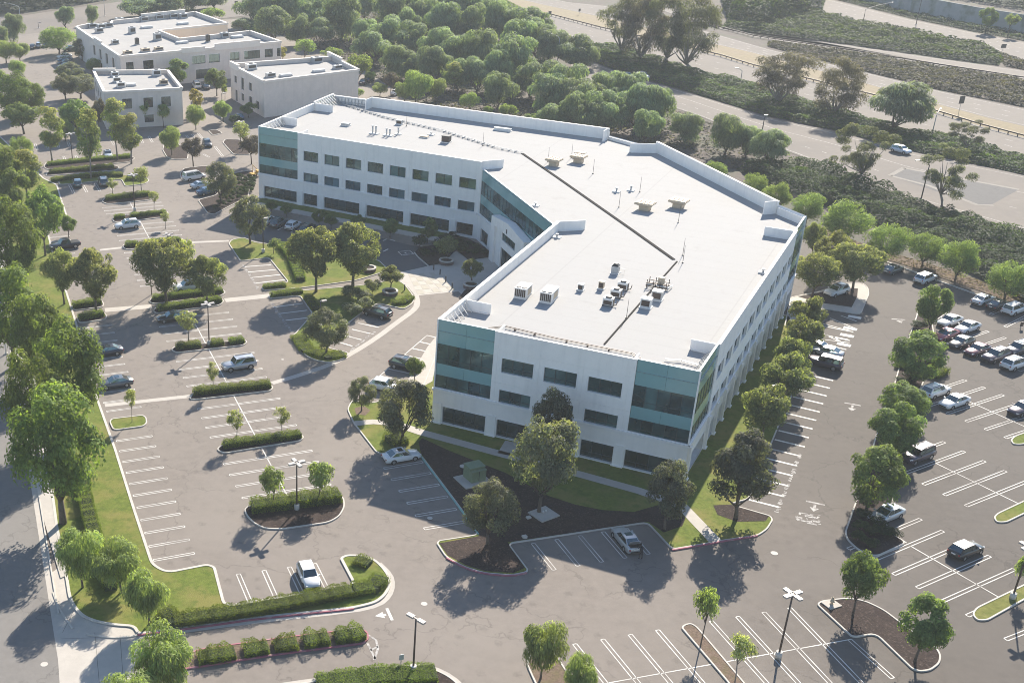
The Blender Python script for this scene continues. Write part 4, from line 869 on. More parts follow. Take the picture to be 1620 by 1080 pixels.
# --- round-topped trees along the rear kerb
GR = 'round-topped trees along the rear kerb'
for bx, by, ty, wp, lb in ((1331, 388, 321, 86, 'widest round-topped tree along the rear kerb'), (1397, 414, 354, 68, 'round-topped tree right of the widest one on the rear kerb'), (1459, 421, 369, 60, 'darker round-topped tree third from the office on the rear kerb'), (1511, 443, 381, 66, 'round-topped tree behind the silver hatch-back crossover on the rear kerb'), (1589, 474, 414, 70, 'round-topped tree at the right edge of the rear kerb'), (1274, 354, 304, 58, 'round-topped tree nearest the back corner of the office'), (1225, 336, 290, 48, 'round-topped tree above the raised back parapet end'), (1190, 318, 274, 44, 'small round-topped tree above the back parapet, left of the end'), (1128, 288, 254, 40, 'small round-topped tree peeping over the middle of the back parapet')):
    tree('round', bx, by, ty, wp, lb, GR)
for bx, by, ty, wp, lb in ((744, 176, 146, 36, 'pale round shrub standing in bare mulch behind the office'), (803, 190, 163, 32, 'pale round shrub right behind the back parapet'), (771, 186, 167, 18, 'little pale shrub between two larger round ones behind the office'), (842, 197, 180, 32, 'pale shrub top showing over the back parapet'), (909, 207, 194, 26, 'last pale shrub top along the back parapet'), (586, 131, 112, 20, 'low shrub beside the rear service drive'), (567, 156, 140, 22, 'small shrub at the foot of the blank tan wall')):
    tree('light_bush', bx, by, ty, wp, lb, 'pale shrubs behind the office')

# --- pepper trees on the slope: alike, so most share one label
PL = 'feathery pepper tree in the belt between the office and the freeway'
rf = random.Random(5)
for cx, cy, wp in ((405, 18, 52), (432, 44, 56), (455, 16, 58), (470, 52, 44), (500, 20, 58), (503, 50, 54), (540, 34, 64), (548, 8, 46), (572, 48, 50), (575, 12, 44), (610, 22, 56), (604, 58, 58), (640, 12, 54), (640, 45, 50), (668, 22, 58), (655, 62, 56), (700, 12, 56), (698, 42, 60), (735, 14, 60), (742, 45, 58), (772, 34, 62), (765, 8, 50), (800, 38, 58), (838, 38, 62), (812, 66, 60), (850, 66, 56), (872, 78, 50), (905, 78, 62), (927, 88, 42), (585, 78, 54), (622, 98, 56), (650, 104, 52), (690, 78, 56), (690, 112, 56), (727, 84, 64), (722, 118, 56), (765, 88, 68), (780, 118, 60), (810, 104, 70), (838, 124, 72), (790, 146, 54), (752, 128, 46), (862, 150, 62), (884, 136, 72), (918, 152, 74), (905, 182, 54), (950, 148, 66), (960, 180, 60), (985, 152, 66), (1004, 172, 68), (1034, 176, 62), (1020, 202, 50), (930, 190, 50), (870, 184, 50)):
    tree('pepper', cx+rf.uniform(-4, 4), cy+wp*.46, cy-wp*rf.uniform(.42, .74), wp*rf.uniform(.92, 1.25), PL, GP)
for a in (('pepper', 1082, 226, 178, 62, 'pepper tree with forked trunks at the thin end of the belt, left of the pair'), ('pepper', 1146, 246, 174, 68, 'tallest pepper tree at the thin end of the belt, right of the pair'), ('pepper', 1180, 250, 196, 50, 'pepper tree nearest the ramp between two larger ones'), ('pepper', 1218, 262, 203, 72, 'wide pepper tree with a bare leaning limb beside the ramp'), ('willowy', 657, 166, 108, 46, 'light pepper tree at the bare orange patch behind the office'), ('willowy', 640, 162, 128, 34, 'small pepper tree left of the orange patch'), ('brush_box', 716, 150, 98, 32, 'yellowish tree among the belt trees above the orange patch'), ('willowy', 688, 160, 122, 34, 'round pepper tree right of the orange patch'), ('purple', 618, 150, 114, 26, 'brownish tree beside the light pepper tree behind the office'), ('willowy', 601, 152, 132, 26, 'little tree on the verge by the rear service drive'),
 ('pepper', 225, 28, -6, 72, 'feathery clump at the top edge left of the pole'), ('pepper', 262, 26, -8, 64, 'feathery clump behind the middle of the big tan block'), ('pepper', 305, 16, -18, 60, 'feathery clump at the top edge above the block roof units'), ('pepper', 340, 14, -20, 54, 'feathery clump at the top edge right of the block parapet'), ('light_bush', 335, 34, 12, 42, 'olive rounded tree behind the right end of the big tan block'), ('pepper', 388, 50, 28, 46, 'tree at the rear corner of the big tan block by the short road'), ('light_bush', 398, 52, 36, 40, 'olive tree right of the big tan block, below the belt')): tree(*a)
# --- freeway trees
for a in (('gum_tall', 984, 86, -20, 84, 'left tree of the tall eucalyptus clump between the ramp and the lanes'), ('gum_brown', 1015, 96, -28, 92, 'brownish middle tree of the tall eucalyptus clump'), ('gum_tall', 1052, 102, -24, 96, 'large tree of the tall eucalyptus clump right of its middle'), ('gum_tall', 1092, 110, -14, 104, 'right tree of the tall eucalyptus clump, with a bare lower trunk'), ('gum_brown', 1234, 164, 74, 112, 'wide brown thin-leaved tree left of two on the ivy bank'), ('gum_brown', 1318, 184, 88, 100, 'brown thin-leaved tree right of two on the ivy bank'), ('pepper', 1410, 206, 128, 112, 'big drooping dark green tree on the ivy bank'), ('gum_open', 1352, 293, 182, 98, 'open-crowned eucalyptus with gaps beside the ramp shoulder'), ('gum_open', 1490, 327, 226, 92, 'leaning pale-trunked eucalyptus near the hatched gore'), ('gum_open', 1524, 240, 186, 66, 'small flat-topped eucalyptus at the end of the ivy bank'),
 ('carrotwood', 1558, 52, 10, 30, 'small round tree below the pale screen wall'), ('young_green', 1594, 58, 20, 24, 'thin tree below the pale screen wall at the right')): tree(*a)

# --- hedges: clipped, leafy boxes following a line on the ground
def hedge(pts, wd, h, label, leaf='hedge', dens=230, pix=True, group=None, cat='hedge', lumpy=0.16, ln=.115):
    path = [at(*p) for p in pts] if pix else pts
    g = path[0]; P = np.array(path); seg = np.linalg.norm(np.diff(P, axis=0), axis=1); L = seg.sum()
    n = int(dens*L*(wd+2*h)); r = np.random.default_rng(int(abs(g[0]*37+g[1]*11)) % 9999)
    s = r.uniform(0, L, n); cum = np.concatenate([[0], np.cumsum(seg)]); i = np.clip(np.searchsorted(cum, s)-1, 0, len(seg)-1); t = (s-cum[i])/seg[i]
    c = P[i]+(P[i+1]-P[i])*t[:, None]; u = (P[i+1]-P[i])/seg[i][:, None]; nv = np.stack([-u[:, 1], u[:, 0]], 1)
    q = r.uniform(-(h+wd/2), h+wd/2, n)                      # around the section: side, top, side
    off = np.clip(q, -wd/2, wd/2); z = np.where(np.abs(q) > wd/2, h-(np.abs(q)-wd/2), h)
    lumpy = .30 if 'red-kerbed' in label else lumpy; lump = lumpy*(np.sin(s*2.1+g[0])+np.sin(s*4.7+g[1]))*.5; z = z*(1+lump)+r.normal(0, .05, n); off = off*(1+.5*lump)+r.normal(0, .05, n)
    ends = (s < .25) | (s > L-.25); z = np.where(ends, z*r.uniform(.3, 1, n), z)
    pos = np.stack([c[:, 0]+nv[:, 0]*off-g[0], c[:, 1]+nv[:, 1]*off-g[1], z], 1)
    N0 = np.where((np.abs(q) > wd/2)[:, None], np.stack([nv[:, 0]*np.sign(q), nv[:, 1]*np.sign(q), np.zeros(n)], 1), np.array([[0, 0, 1.0]]))
    rnd = norm(r.normal(size=(n, 3))); Q = leaves(pos, norm(N0+rnd*.8), rnd[::-1], ln, ln*.6, r)
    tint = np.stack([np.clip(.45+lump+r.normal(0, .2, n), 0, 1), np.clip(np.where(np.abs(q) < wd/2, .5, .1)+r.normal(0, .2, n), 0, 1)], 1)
    root = thing('hedge', label, cat, (g[0], g[1], 0.08), 0, group)
    link(bpy.data.objects.new('foliage', quads_mesh('foliage', Q, tint, LEAF[leaf])), root)
    mb = MB(); mb.prism([(a-g[0], b-g[1]) for a, b in strip([lerp(path[0], path[1], min(.4, .2/seg[0])) if k == 0 else p for k, p in enumerate(path)], wd*.8)], 0, h*(.9-1.1*lumpy)); mb.build('core', M['hedge_core'], root)
    return root
for pts, wd, h, lb in (
 ([(305, 624), (428, 612)], 1.1, .9, 'long clipped hedge on the island with the single thin sapling'),
 ([(352, 708), (476, 691)], 1.1, .85, 'long clipped hedge on the island with two light saplings'),
 ([(396, 808), (470, 799), (538, 790)], 1.8, 1.25, 'thick tall hedge on the big rounded island with a lamp post'),
 ([(278, 552), (318, 548)], 1.1, .8, 'left clipped block of hedge on the island with a lamp post in mid row'),
 ([(332, 547), (354, 545)], 1.1, .8, 'middle clipped block of hedge beside the mid row lamp post'),
 ([(362, 544), (386, 541)], 1.1, .8, 'right clipped block of hedge on the mid row lamp island'),
 ([(198, 390), (219, 388)], 1.1, .8, 'short clipped hedge left of the gap in the pale-tree island'),
 ([(228, 387), (286, 381)], 1.1, .7, 'clipped hedge under the pale trees, right of the gap'),
 ([(180, 346), (198, 345)], 1.0, .7, 'rounded hedge piece behind the nose of the white crossover'),
 ([(206, 344), (263, 338)], 1.0, .7, 'hedge behind the white crossover, right of a gap'),
 ([(167, 317), (238, 309)], 1.1, .9, 'northernmost clipped hedge in the double stall row'),
 ([(241, 475), (300, 468), (352, 462)], 1.0, .8, 'rear hedge of the double island under the widest elm'),
 ([(249, 492), (350, 477)], 1.1, .9, 'front hedge of the double island, facing the lot'),
 ([(114, 487), (160, 480)], 1.2, .9, 'dark hedge on the upper of two short islands at the west kerb'),
 ([(124, 506), (164, 499)], 1.2, .9, 'dark hedge on the lower of two short islands at the west kerb'),
 ([(75, 262), (140, 255), (208, 249)], 1.3, .7, 'low dark hedge at the mouth of the north stalls'),
 ([(78, 274), (180, 265)], 1.4, .7, 'dark hedge on the narrow median north of the drive'),
 ([(80, 288), (150, 280), (195, 279)], 1.3, .8, 'dark hedge behind the two cars of the north bay'),
 ([(200, 284), (230, 284)], 2.4, .8, 'low planting on the rounded tip beside the north bay'),
 ([(258, 970), (275, 988), (330, 980), (405, 969), (500, 951), (556, 940)], 1.7, .95, 'long hedge along the red kerb behind the stall with the white hatchback'),
 ([(556, 938), (590, 934), (604, 918)], 1.8, .8, 'low leafy border curving round the tip of the lawn peninsula'),
 ([(560, 888), (585, 896)], 1.6, .6, 'bright low planting at the top of the lawn peninsula'),
 ([(128, 755), (140, 815), (152, 860), (163, 905), (176, 935)], 1.5, 1.3, 'tall hedge down the middle of the western lawn'),
 ([(312, 1046), (372, 1037)], 1.7, .95, 'hedge block at the left of the red-kerbed median'),
 ([(384, 1034), (424, 1028)], 1.7, .95, 'second hedge block from the left on the red-kerbed median'),
 ([(432, 1027), (470, 1021)], 1.7, .95, 'third hedge block from the left on the red-kerbed median'),
 ([(478, 1020), (520, 1014)], 1.7, 1.0, 'fourth hedge block on the red-kerbed median'),
 ([(528, 1013), (576, 1006)], 1.7, 1.0, 'hedge block at the rounded right end of the red-kerbed median'),
 ([(500, 1084), (600, 1071), (690, 1067)], 2.4, .5, 'dark low planting behind the two-headed lamp post'),
 ([(445, 390), (462, 410), (476, 446)], 1.6, .9, 'pale clipped hedge between the plaza lawn and the stalls'),
 ([(416, 457), (452, 453)], 1.1, .6, 'low hedge at the end of the upper plaza stalls'),
 ([(428, 470), (478, 463)], 1.2, .7, 'low hedge across the head of the lower plaza stalls'),
 ([(486, 472), (500, 492)], 1.4, .8, 'hedge along the side of the lower plaza stalls'),
 ([(470, 533), (486, 556), (520, 566), (544, 562)], 2.2, .45, 'bright low planting on the pointed lawn island'),
 ([(620, 482), (640, 480), (651, 472)], 1.3, .6, 'bright low planting at the tip beside the planter'),
 ([(1470, 597), (1490, 588)], 2.2, 1.0, 'clipped hedge point on the divider left of the parked cars'),
 ([(612, 703), (640, 697)], 2.6, 1.0, 'dense low hedge under the broad olive tree'),
 ([(1424, 585), (1436, 560)], 1.6, .6, 'low planting along the divider kerb'),
): hedge(pts, wd, h, lb)
# mounded shrubs in the bed by the north glass corner
k = 0
rs = random.Random(9)
for j in range(7):
    for i in range(9):
        p = lerp(lerp((340, 333), (398, 304), i/8), lerp((366, 279), (402, 286), i/8), j/6)
        if p[0] < 345 and p[1] < 300: continue
        tree('bush', p[0]+rs.uniform(-1.5, 1.5), p[1]+rs.uniform(-1, 1), 0, 8.5*rs.uniform(.85, 1.15), 'small mounded shrub in the bed of rounded shrubs by the north glass corner', 'mounded shrubs by the north glass corner', h=.9*rs.uniform(.8, 1.2), cat='shrub')
for a in ((555, 472, 452, 34, 'white-flowered shrub at the left of the plaza planting'), (572, 480, 455, 38, 'white-flowered shrub beside the dark parked crossover'), (590, 466, 440, 30, 'white-flowered shrub behind the round planter'), (556, 500, 478, 36, 'white-flowered shrub at the kerb of the lower plaza bed'), (578, 492, 470, 30, 'white-flowered shrub touching the nose of the dark crossover')):
    tree('oleander', *a, cat='shrub')
for i, a in enumerate(((430, 338, 316, 22), (454, 343, 324, 22), (505, 358, 330, 26), (524, 362, 340, 24), (565, 365, 340, 26), (617, 376, 345, 30), (676, 385, 346, 30), (662, 392, 372, 30), (700, 392, 374, 26))):
    tree('carrotwood' if i < 7 else 'bush', *a, 'dim small tree in the shade along the north wing wall' if i < 7 else 'dark shrub at the corner of the shaded court', 'small trees in the shade of the north wing', cat='tree' if i < 7 else 'shrub')
for i in range(26):
    f = rs.random(), rs.random(); p = lerp(lerp((692, 378), (715, 372), f[0]), lerp((742, 410), (772, 404), f[0]), f[1])
    tree('bush', p[0], p[1], 0, 15*rs.uniform(.8, 1.2), 'dark low shrub in the bed along the entrance wall', 'dark shrubs by the entrance', h=1.0, cat='shrub')
for i in range(10):
    f = rs.random(), rs.random(); p = lerp(lerp((660, 398), (690, 388), f[0]), lerp((680, 418), (708, 405), f[0]), f[1])
    tree('bush', p[0], p[1], 0, 14*rs.uniform(.8, 1.2), 'dark low shrub in the bed between the court and the plaza', 'dark shrubs by the court', h=.9, cat='shrub')
for i, (x, y) in enumerate(((1362, 838), (1378, 848), (1396, 846), (1356, 855), (1376, 866), (1410, 850), (1388, 832), (1366, 820), (1398, 736), (1410, 716), (1440, 690), (1428, 640), (1442, 634), (1410, 640), (1450, 545), (1462, 560), (1452, 520), (1470, 575), (1440, 600), (1430, 610), (1415, 690), (1395, 765), (1375, 790))):
    tree('bush', x, y, 0, 30*rs.uniform(.75, 1.2), 'dark loose shrub under the trees of the long divider', 'shrubs on the long divider', h=1.1, cat='shrub')

# --- ivy banks and scrub: nobody could count these
def thicket(name, polys, leaf, h, dens, label, cat, ln=.5, lump=6.0, floor='undergrowth'):
    """one mass of low growth over an area: a swelling surface hung with leaves"""
    r = np.random.default_rng(len(name)*7+int(h*10)); Qs = []; Ts = []
    from mathutils import noise as mnoise, Vector
    for poly in polys:
        sheet('undergrowth', [at(*p) for p in poly], M[floor], 0.028, pix=False)
        q = [at(*p) for p in poly]; P = np.array(q); lo, hi = P.min(0), P.max(0)
        area = abs(sum(q[i][0]*q[(i+1) % len(q)][1]-q[(i+1) % len(q)][0]*q[i][1] for i in range(len(q))))/2
        n = int(dens*(hi-lo).prod()); X = lo+r.random((n, 2))*(hi-lo)
        ins = np.zeros(n, bool); j = len(q)-1
        for i in range(len(q)):
            c = ((P[i, 1] > X[:, 1]) != (P[j, 1] > X[:, 1])) & (X[:, 0] < (P[j, 0]-P[i, 0])*(X[:, 1]-P[i, 1])/(P[j, 1]-P[i, 1]+1e-9)+P[i, 0]); ins ^= c; j = i
        X = X[ins]
        de = np.full(len(X), 1e9)
        for i in range(len(q)):
            a, b = P[i-1], P[i]; ab = b-a; t = np.clip(((X-a)@ab)/(ab@ab+1e-9), 0, 1); de = np.minimum(de, np.linalg.norm(X-(a+t[:, None]*ab), axis=1))
        z = np.array([mnoise.noise(Vector((x/lump, y/lump, h)))*.5+mnoise.noise(Vector((x/lump*2.7, y/lump*2.7, 4+h)))*.4 for x, y in X])
        zz = h*(.75+z)*np.clip(de/1.2, .12, 1)
        below = r.random(len(X))**3*.5; zz = np.maximum(zz*(1-below), .03)
        e = .7; dx = np.array([mnoise.noise(Vector(((x+e)/lump, y/lump, h)))-mnoise.noise(Vector(((x-e)/lump, y/lump, h))) for x, y in X]); dy = np.array([mnoise.noise(Vector((x/lump, (y+e)/lump, h)))-mnoise.noise(Vector((x/lump, (y-e)/lump, h))) for x, y in X])
        N = norm(np.stack([-dx*h/e*.4, -dy*h/e*.4, np.ones(len(X))], 1)+norm(r.normal(size=(len(X), 3)))*.55)
        Qs.append(leaves(np.stack([X[:, 0], X[:, 1], zz], 1), N, norm(r.normal(size=(len(X), 3))), ln, ln*.6, r))
        Ts.append(np.stack([np.clip(.42+z*.35+r.normal(0, .2, len(X)), 0, 1), np.clip(z*.8+r.normal(0, .2, len(X)), 0, 1)], 1))
    o = link(bpy.data.objects.new(name, quads_mesh(name, np.concatenate(Qs), np.concatenate(Ts), LEAF[leaf])))
    return tag(o, label, cat, None, 'stuff')
thicket('ivy_bank', [[(900, 84), (940, 70), (985, 76), (1060, 101), (1110, 116), (1190, 133), (1270, 162), (1365, 186), (1430, 206), (1490, 214), (1540, 226), (1640, 254), (1640, 281), (1440, 238), (1315, 205), (1215, 184), (1075, 141), (1000, 120), (930, 95)]], 'ivy', 1.5, 13, 'dark green ivy covering the long bank between the ramp and the freeway lanes', 'ground cover', ln=.62)
thicket('shrub_mass', [[(1165, 268), (1200, 262), (1262, 262), (1322, 272), (1427, 315), (1540, 352), (1660, 386), (1660, 520), (1600, 468), (1545, 436), (1480, 408), (1420, 372), (1350, 340), (1290, 320), (1230, 300)]], 'darkshrub', 2.6, 20, 'mass of dark shrubs between the round-topped trees and the freeway ramp', 'shrubs', ln=.5)
thicket('green_bank', [[(1180, -14), (1307, 24), (1365, 39), (1440, 50), (1502, 64), (1560, 74), (1588, 92), (1580, 104), (1465, 88), (1340, 70), (1215, 54), (1142, 45)]], 'ivy', 2.0, 7, 'green shrubby bank between the off ramp and the far highway', 'ground cover', ln=.8)
thicket('dry_scrub', [[(1215, 66), (1352, 86), (1485, 108), (1660, 134), (1660, 178), (1490, 143), (1377, 115), (1285, 92), (1215, 74)], [(1575, 84), (1625, 98), (1680, 110), (1680, 122), (1590, 105)]], 'scrub', 1.3, 7, 'dry grey brown scrub on the bank below the long guard rail', 'scrub', ln=.75, floor='earth')
thicket('slope_brush', [[(395, 40), (460, 62), (540, 92), (590, 120), (640, 152), (700, 176), (800, 196), (960, 212), (1060, 236), (1165, 268), (1230, 256), (1180, 214), (1040, 166), (930, 132), (800, 40), (780, 6), (560, -6), (420, -6)]], 'scrub', .7, 1.6, 'low brown brush on the shaded ground under the belt of pepper trees', 'brush', ln=.8, floor='earth')
thicket('meadow', [[(560, -6), (800, 0), (840, 20), (800, 60), (700, 66), (620, 40)]], 'hedge', .5, 4, 'open green grass showing between the trees of the belt', 'grass', ln=.7)
thicket('far_trees', [[(-20, -60), (-20, 24), (36, 20), (95, 11), (172, 0), (190, -60)]], 'darkshrub', 9.0, 5, 'dark wooded hillside beyond the far road in the top left corner', 'woods', ln=1.2, lump=14)
thicket('far_woods', [[(1130, -40), (1150, 30), (1200, 48), (1240, 30), (1300, 20), (1306, -4), (1300, -40)]], 'darkshrub', 8.0, 5, 'dark trees on the bank at the top edge beside the tall eucalyptus clump', 'woods', ln=1.1, lump=12)
thicket('wayside_woods', [[(1620, -60), (1400, -60), (1400, -20), (1500, -4), (1545, 2), (1680, 26), (1700, -30)]], 'darkshrub', 8.0, 4, 'dark trees above the pale wall in the top right corner', 'woods', ln=1.1, lump=12)
thicket('wall_hedge', [[(1260, -14), (1307, -4), (1440, 29), (1540, 50), (1680, 76), (1680, 66), (1540, 42), (1440, 22), (1307, -12)]], 'darkshrub', 1.4, 8, 'dark hedge along the foot of the pale wall beside the far highway', 'hedge', ln=.6)
thicket('dry_verge', [[(1392, 407), (1450, 425), (1482, 437), (1545, 458), (1660, 502), (1660, 486), (1545, 442), (1460, 414), (1400, 397)], [(1296, 366), (1350, 389), (1392, 405), (1396, 398), (1350, 380), (1300, 358)]], 'dry', .55, 9, 'dry brown brush on the verge behind the rear kerb of the east lot', 'brush', ln=.35, floor='mulch_pale')

# ================================================================ THE WHITE OFFICE BUILDING
TOP, ROOF = 14.2, 12.7
def zz(z): return (z+.35)*14.2/14.35
P0, P1, P2, P3, P4, P5 = [at(*p, TOP) for p in ((408, 200), (762, 256), (882.5, 349), (692, 505), (1109.5, 589), (1277, 342))]
P6, P7, P8, P9 = [at(*p, TOP) for p in ((1233, 324), (1040, 228), (965, 208), (527, 150))]
office = thing('office_building', 'white three storey office building with teal glass corners and a bent plan around a court', 'building', (P3[0], P3[1], 0))
OX, OY = P3
def OB(mb, name, mats, parent=None):
    """link a mesh given in world coordinates as a part of the office"""
    o = mb.build(name, mats, parent or office)
    if parent is None: o.location = (-OX, -OY, 0)
    return o
def facade(A, B, z0, z1, rects, m, name='wall'):
    """a wall skin from A to B (outside on the right hand) with real openings and joints: rects = (s0, z0, s1, z1, depth, open)"""
    u = unit(V2(A, B)); nx = (u[1], -u[0]); L = math.dist(A, B)
    xs = sorted({0.0, L, *[round(max(0, min(L, r[i])), 4) for r in rects for i in (0, 2)]}); zs = sorted({z0, z1, *[round(max(z0, min(z1, r[i])), 4) for r in rects for i in (1, 3)]})
    nxn, nzn = len(xs)-1, len(zs)-1; D = [[(0.0, False)]*nzn for _ in range(nxn)]
    for i in range(nxn):
        for j in range(nzn):
            cx, cz = (xs[i]+xs[i+1])/2, (zs[j]+zs[j+1])/2
            for r in rects:
                if r[0] < cx < r[2] and r[1] < cz < r[3] and (r[4] > D[i][j][0]): D[i][j] = (r[4], r[5])
    mb = MB()
    def W(s, d, z): return (A[0]+u[0]*s-nx[0]*d, A[1]+u[1]*s-nx[1]*d, z)
    for i in range(nxn):
        for j in range(nzn):
            d, op = D[i][j]; s0, s1, a, b = xs[i], xs[i+1], zs[j], zs[j+1]
            if not op: mb.add([W(s0, d, a), W(s1, d, a), W(s1, d, b), W(s0, d, b)], [[0, 1, 2, 3]])
            if i+1 < nxn and abs(D[i+1][j][0]-d) > 1e-6:
                e = D[i+1][j][0]; f = [0, 1, 2, 3] if e < d else [3, 2, 1, 0]
                mb.add([W(s1, d, a), W(s1, e, a), W(s1, e, b), W(s1, d, b)], [f])
            if j+1 < nzn and abs(D[i][j+1][0]-d) > 1e-6:
                e = D[i][j+1][0]; f = [3, 2, 1, 0] if e < d else [0, 1, 2, 3]
                mb.add([W(s0, d, b), W(s1, d, b), W(s1, e, b), W(s0, e, b)], [f[::-1]])
    return OB(mb, name, M[m]) if name else mb
def wpt(A, B, s, d, z):
    u = unit(V2(A, B)); return (A[0]+u[0]*s-u[1]*d, A[1]+u[1]*s+u[0]*d, z)      # d = metres behind the face
def slab(mb, A, B, s0, s1, z0, z1, d0, d1, mi=0):
    """a box against the wall: from d0 to d1 metres behind the face (negative = proud)"""
    q = [wpt(A, B, s, d, 0)[:2] for s, d in ((s0, d0), (s1, d0), (s1, d1), (s0, d1))]
    return mb.prism(q, z0, z1, mi, bottom=True)
def window(A, B, s0, z0, s1, z1, depth, n, gm, frame=True, rail=0.0, parent=None, off=True, trim='white_trim'):
    """a window part: its frame, with panes and mullions as sub-parts"""
    par = parent or office
    mb = MB(); t = .13
    for (a, b, c, d) in ((s0-t, z0-t, s0, z1+t), (s1, z0-t, s1+t, z1+t), (s0, z1, s1, z1+t), (s0, z0-t, s1, z0)): slab(mb, A, B, a, c, b, d, -.04, .06)
    w = mb.build('window', M[trim], par)
    if parent is None: w.location = (-OX, -OY, 0)
    g = (s1-s0)/n
    for i in range(n):
        p = MB(); slab(p, A, B, s0+g*i+.03, s0+g*(i+1)-.03, z0, z1, depth-.02, depth+.03); p.build('pane', M[gm], w)
    q = MB()
    for i in range(n+1): x = s0+g*i; slab(q, A, B, max(s0, x-.04), min(s1, x+.04), z0, z1, depth-.07, depth+.02)
    if rail: slab(q, A, B, s0+.04, s1-.04, z0+rail-.03, z0+rail+.03, depth-.065, depth+.02)
    q.build('mullion', M['mullion'], w)
    return w
def curtain(A, B, s0, s1, bands, pitch, rec, rail=True):
    """a glass corner: spandrel bands and rows of panes hung between thin mullions"""
    mb = MB(); sp_ = []
    for z0, z1, k in bands:
        if k == 's':
            n = max(1, round((s1-s0)/(pitch*2))); g = (s1-s0)/n
            for i in range(n): p = MB(); slab(p, A, B, s0+g*i+.012, s0+g*(i+1)-.012, z0+.012, z1-.012, rec, rec+.08); sp_.append(p)
    slab(mb, A, B, s0, s1, min(b[0] for b in bands), TOP-.02 if bands is TW else bands[-1][1], rec+.09, rec+.14)
    cw = OB(mb, 'curtain_wall', M['car_trim']); n = round((s1-s0)/pitch)
    for p in sp_: p.build('spandrel_panel', M['teal'], cw); g = (s1-s0)/n; q = MB()
    for z0, z1, k in bands:
        if k == 'g':
            for i in range(n):
                p = MB(); slab(p, A, B, s0+g*i+.03, s0+g*(i+1)-.03, z0, z1, rec+.012, rec+.06); p.build('glass_pane', M['glass'], cw)
            for i in range(n+1): slab(q, A, B, max(s0, s0+g*i-.035), min(s1, s0+g*i+.035), z0, z1, rec-.025, rec+.03)
            if rail: slab(q, A, B, s0+.05, s1-.05, z0+(z1-z0)*.26-.03, z0+(z1-z0)*.26+.03, rec-.02, rec+.03)
    q.build('mullion', M['mullion'], cw)
    return cw
TW = [(zz(4.72), zz(6.45), 'g'), (zz(6.45), zz(8.05), 's'), (zz(8.05), zz(10.75), 'g'), (zz(10.75), TOP-.02, 's')]
T0 = TW[0][0]
Z3, Z2, Z1 = (zz(8.72), zz(10.66)), (zz(4.62), zz(6.38)), (zz(-.12), zz(2.25))
def joints(L, ss, zs, z0=0.0, z1=TOP):
    return [(s-.018, z0, s+.018, z1, .03, False) for s in ss]+[(0, z-.018, L, z+.018, .03, False) for z in zs]
def rects_of(wins): return [(a, b, c, d, dep, True) for (a, b, c, d, dep, n, g, rl) in wins]
def wing(A, B, wins, towers, js, jz=(7.55, 11.9)):
    L = math.dist(A, B); t = [(a, T0, b, TOP+1, .16, True) for a, b in towers]
    facade(A, B, 0, TOP, rects_of(wins)+t+joints(L, js, jz), 'white_wall')
    for (a, b, c, d, dep, n, g, rl) in wins: window(A, B, a, b, c, d, dep, n, g, rail=rl)
    for a, b in towers: curtain(A, B, a+.02, b-.02, TW, 1.55, .16)
# front of the south wing
LF = math.dist(P3, P4)
wf = []
for s in (8.7, 14.05, 19.45):
    wf += [(s, Z3[0], s+4.0, Z3[1], .28, 3, 'glass', .55), (s, Z2[0], s+4.0, Z2[1], .28, 3, 'glass', .5)]
wf += [(1.4, Z1[0], 7.2, Z1[1], .35, 4, 'glass_ground', .7), (8.7, .2, 12.7, Z1[1], .35, 3, 'glass_ground', .7), (14.1, .2, 17.9, Z1[1], .35, 2, 'glass_ground', 0), (19.45, Z1[0], 23.45, Z1[1], .35, 3, 'glass_ground', .7), (24.85, Z1[0], LF-1.5, Z1[1], .35, 4, 'glass_ground', .7)]
wing(P3, P4, wf, [(.16, 7.55), (24.75, LF-.16)], (8.1, 13.4, 18.75, 24.1))
# front of the north wing
LN = math.dist(P0, P1)
wn = []
for i in range(8):
    s = 10.6+4.73*i; wn += [(s, Z3[0], s+3.3, Z3[1], .28, 2, 'glass', 0), (s, Z2[0], s+3.3, Z2[1], .28, 2, 'glass_blue', 0)]
for a, b, n in ((1.3, 9.0, 5), (10.6, 13.7, 2), (15.3, 23.2, 5), (24.8, 32.7, 5), (34.2, 42.2, 5), (43.7, 47.0, 2)): wn.append((a, .35, b, Z1[1], .35, n, 'glass_ground', .7))
wing(P0, P1, wn, [(.16, 9.2)], [9.9+4.73*i for i in range(1, 9)])
# long east wall
LE = math.dist(P4, P5)
we = []
for i in range(11):
    s = 10.3+4.4*i; we += [(s, Z3[0], s+3.1, Z3[1], .34, 2, 'glass_blue', 0), (s, Z2[0], s+3.1, Z2[1], .34, 2, 'glass_blue', 0), (s-.35, .35, s+3.4, Z1[1]+.25, .7, 2, 'glass_blue', 0)]
we += [(1.4, .35, 8.6, Z1[1]+.25, .85, 4, 'glass_ground', 0), (59.2, .35, LE-1.2, Z1[1]+.25, .85, 4, 'glass_ground', 0)]
wing(P4, P5, we, [(.16, 9.1), (57.9, LE-.16)], [9.8+4.4*i for i in range(1, 11)])
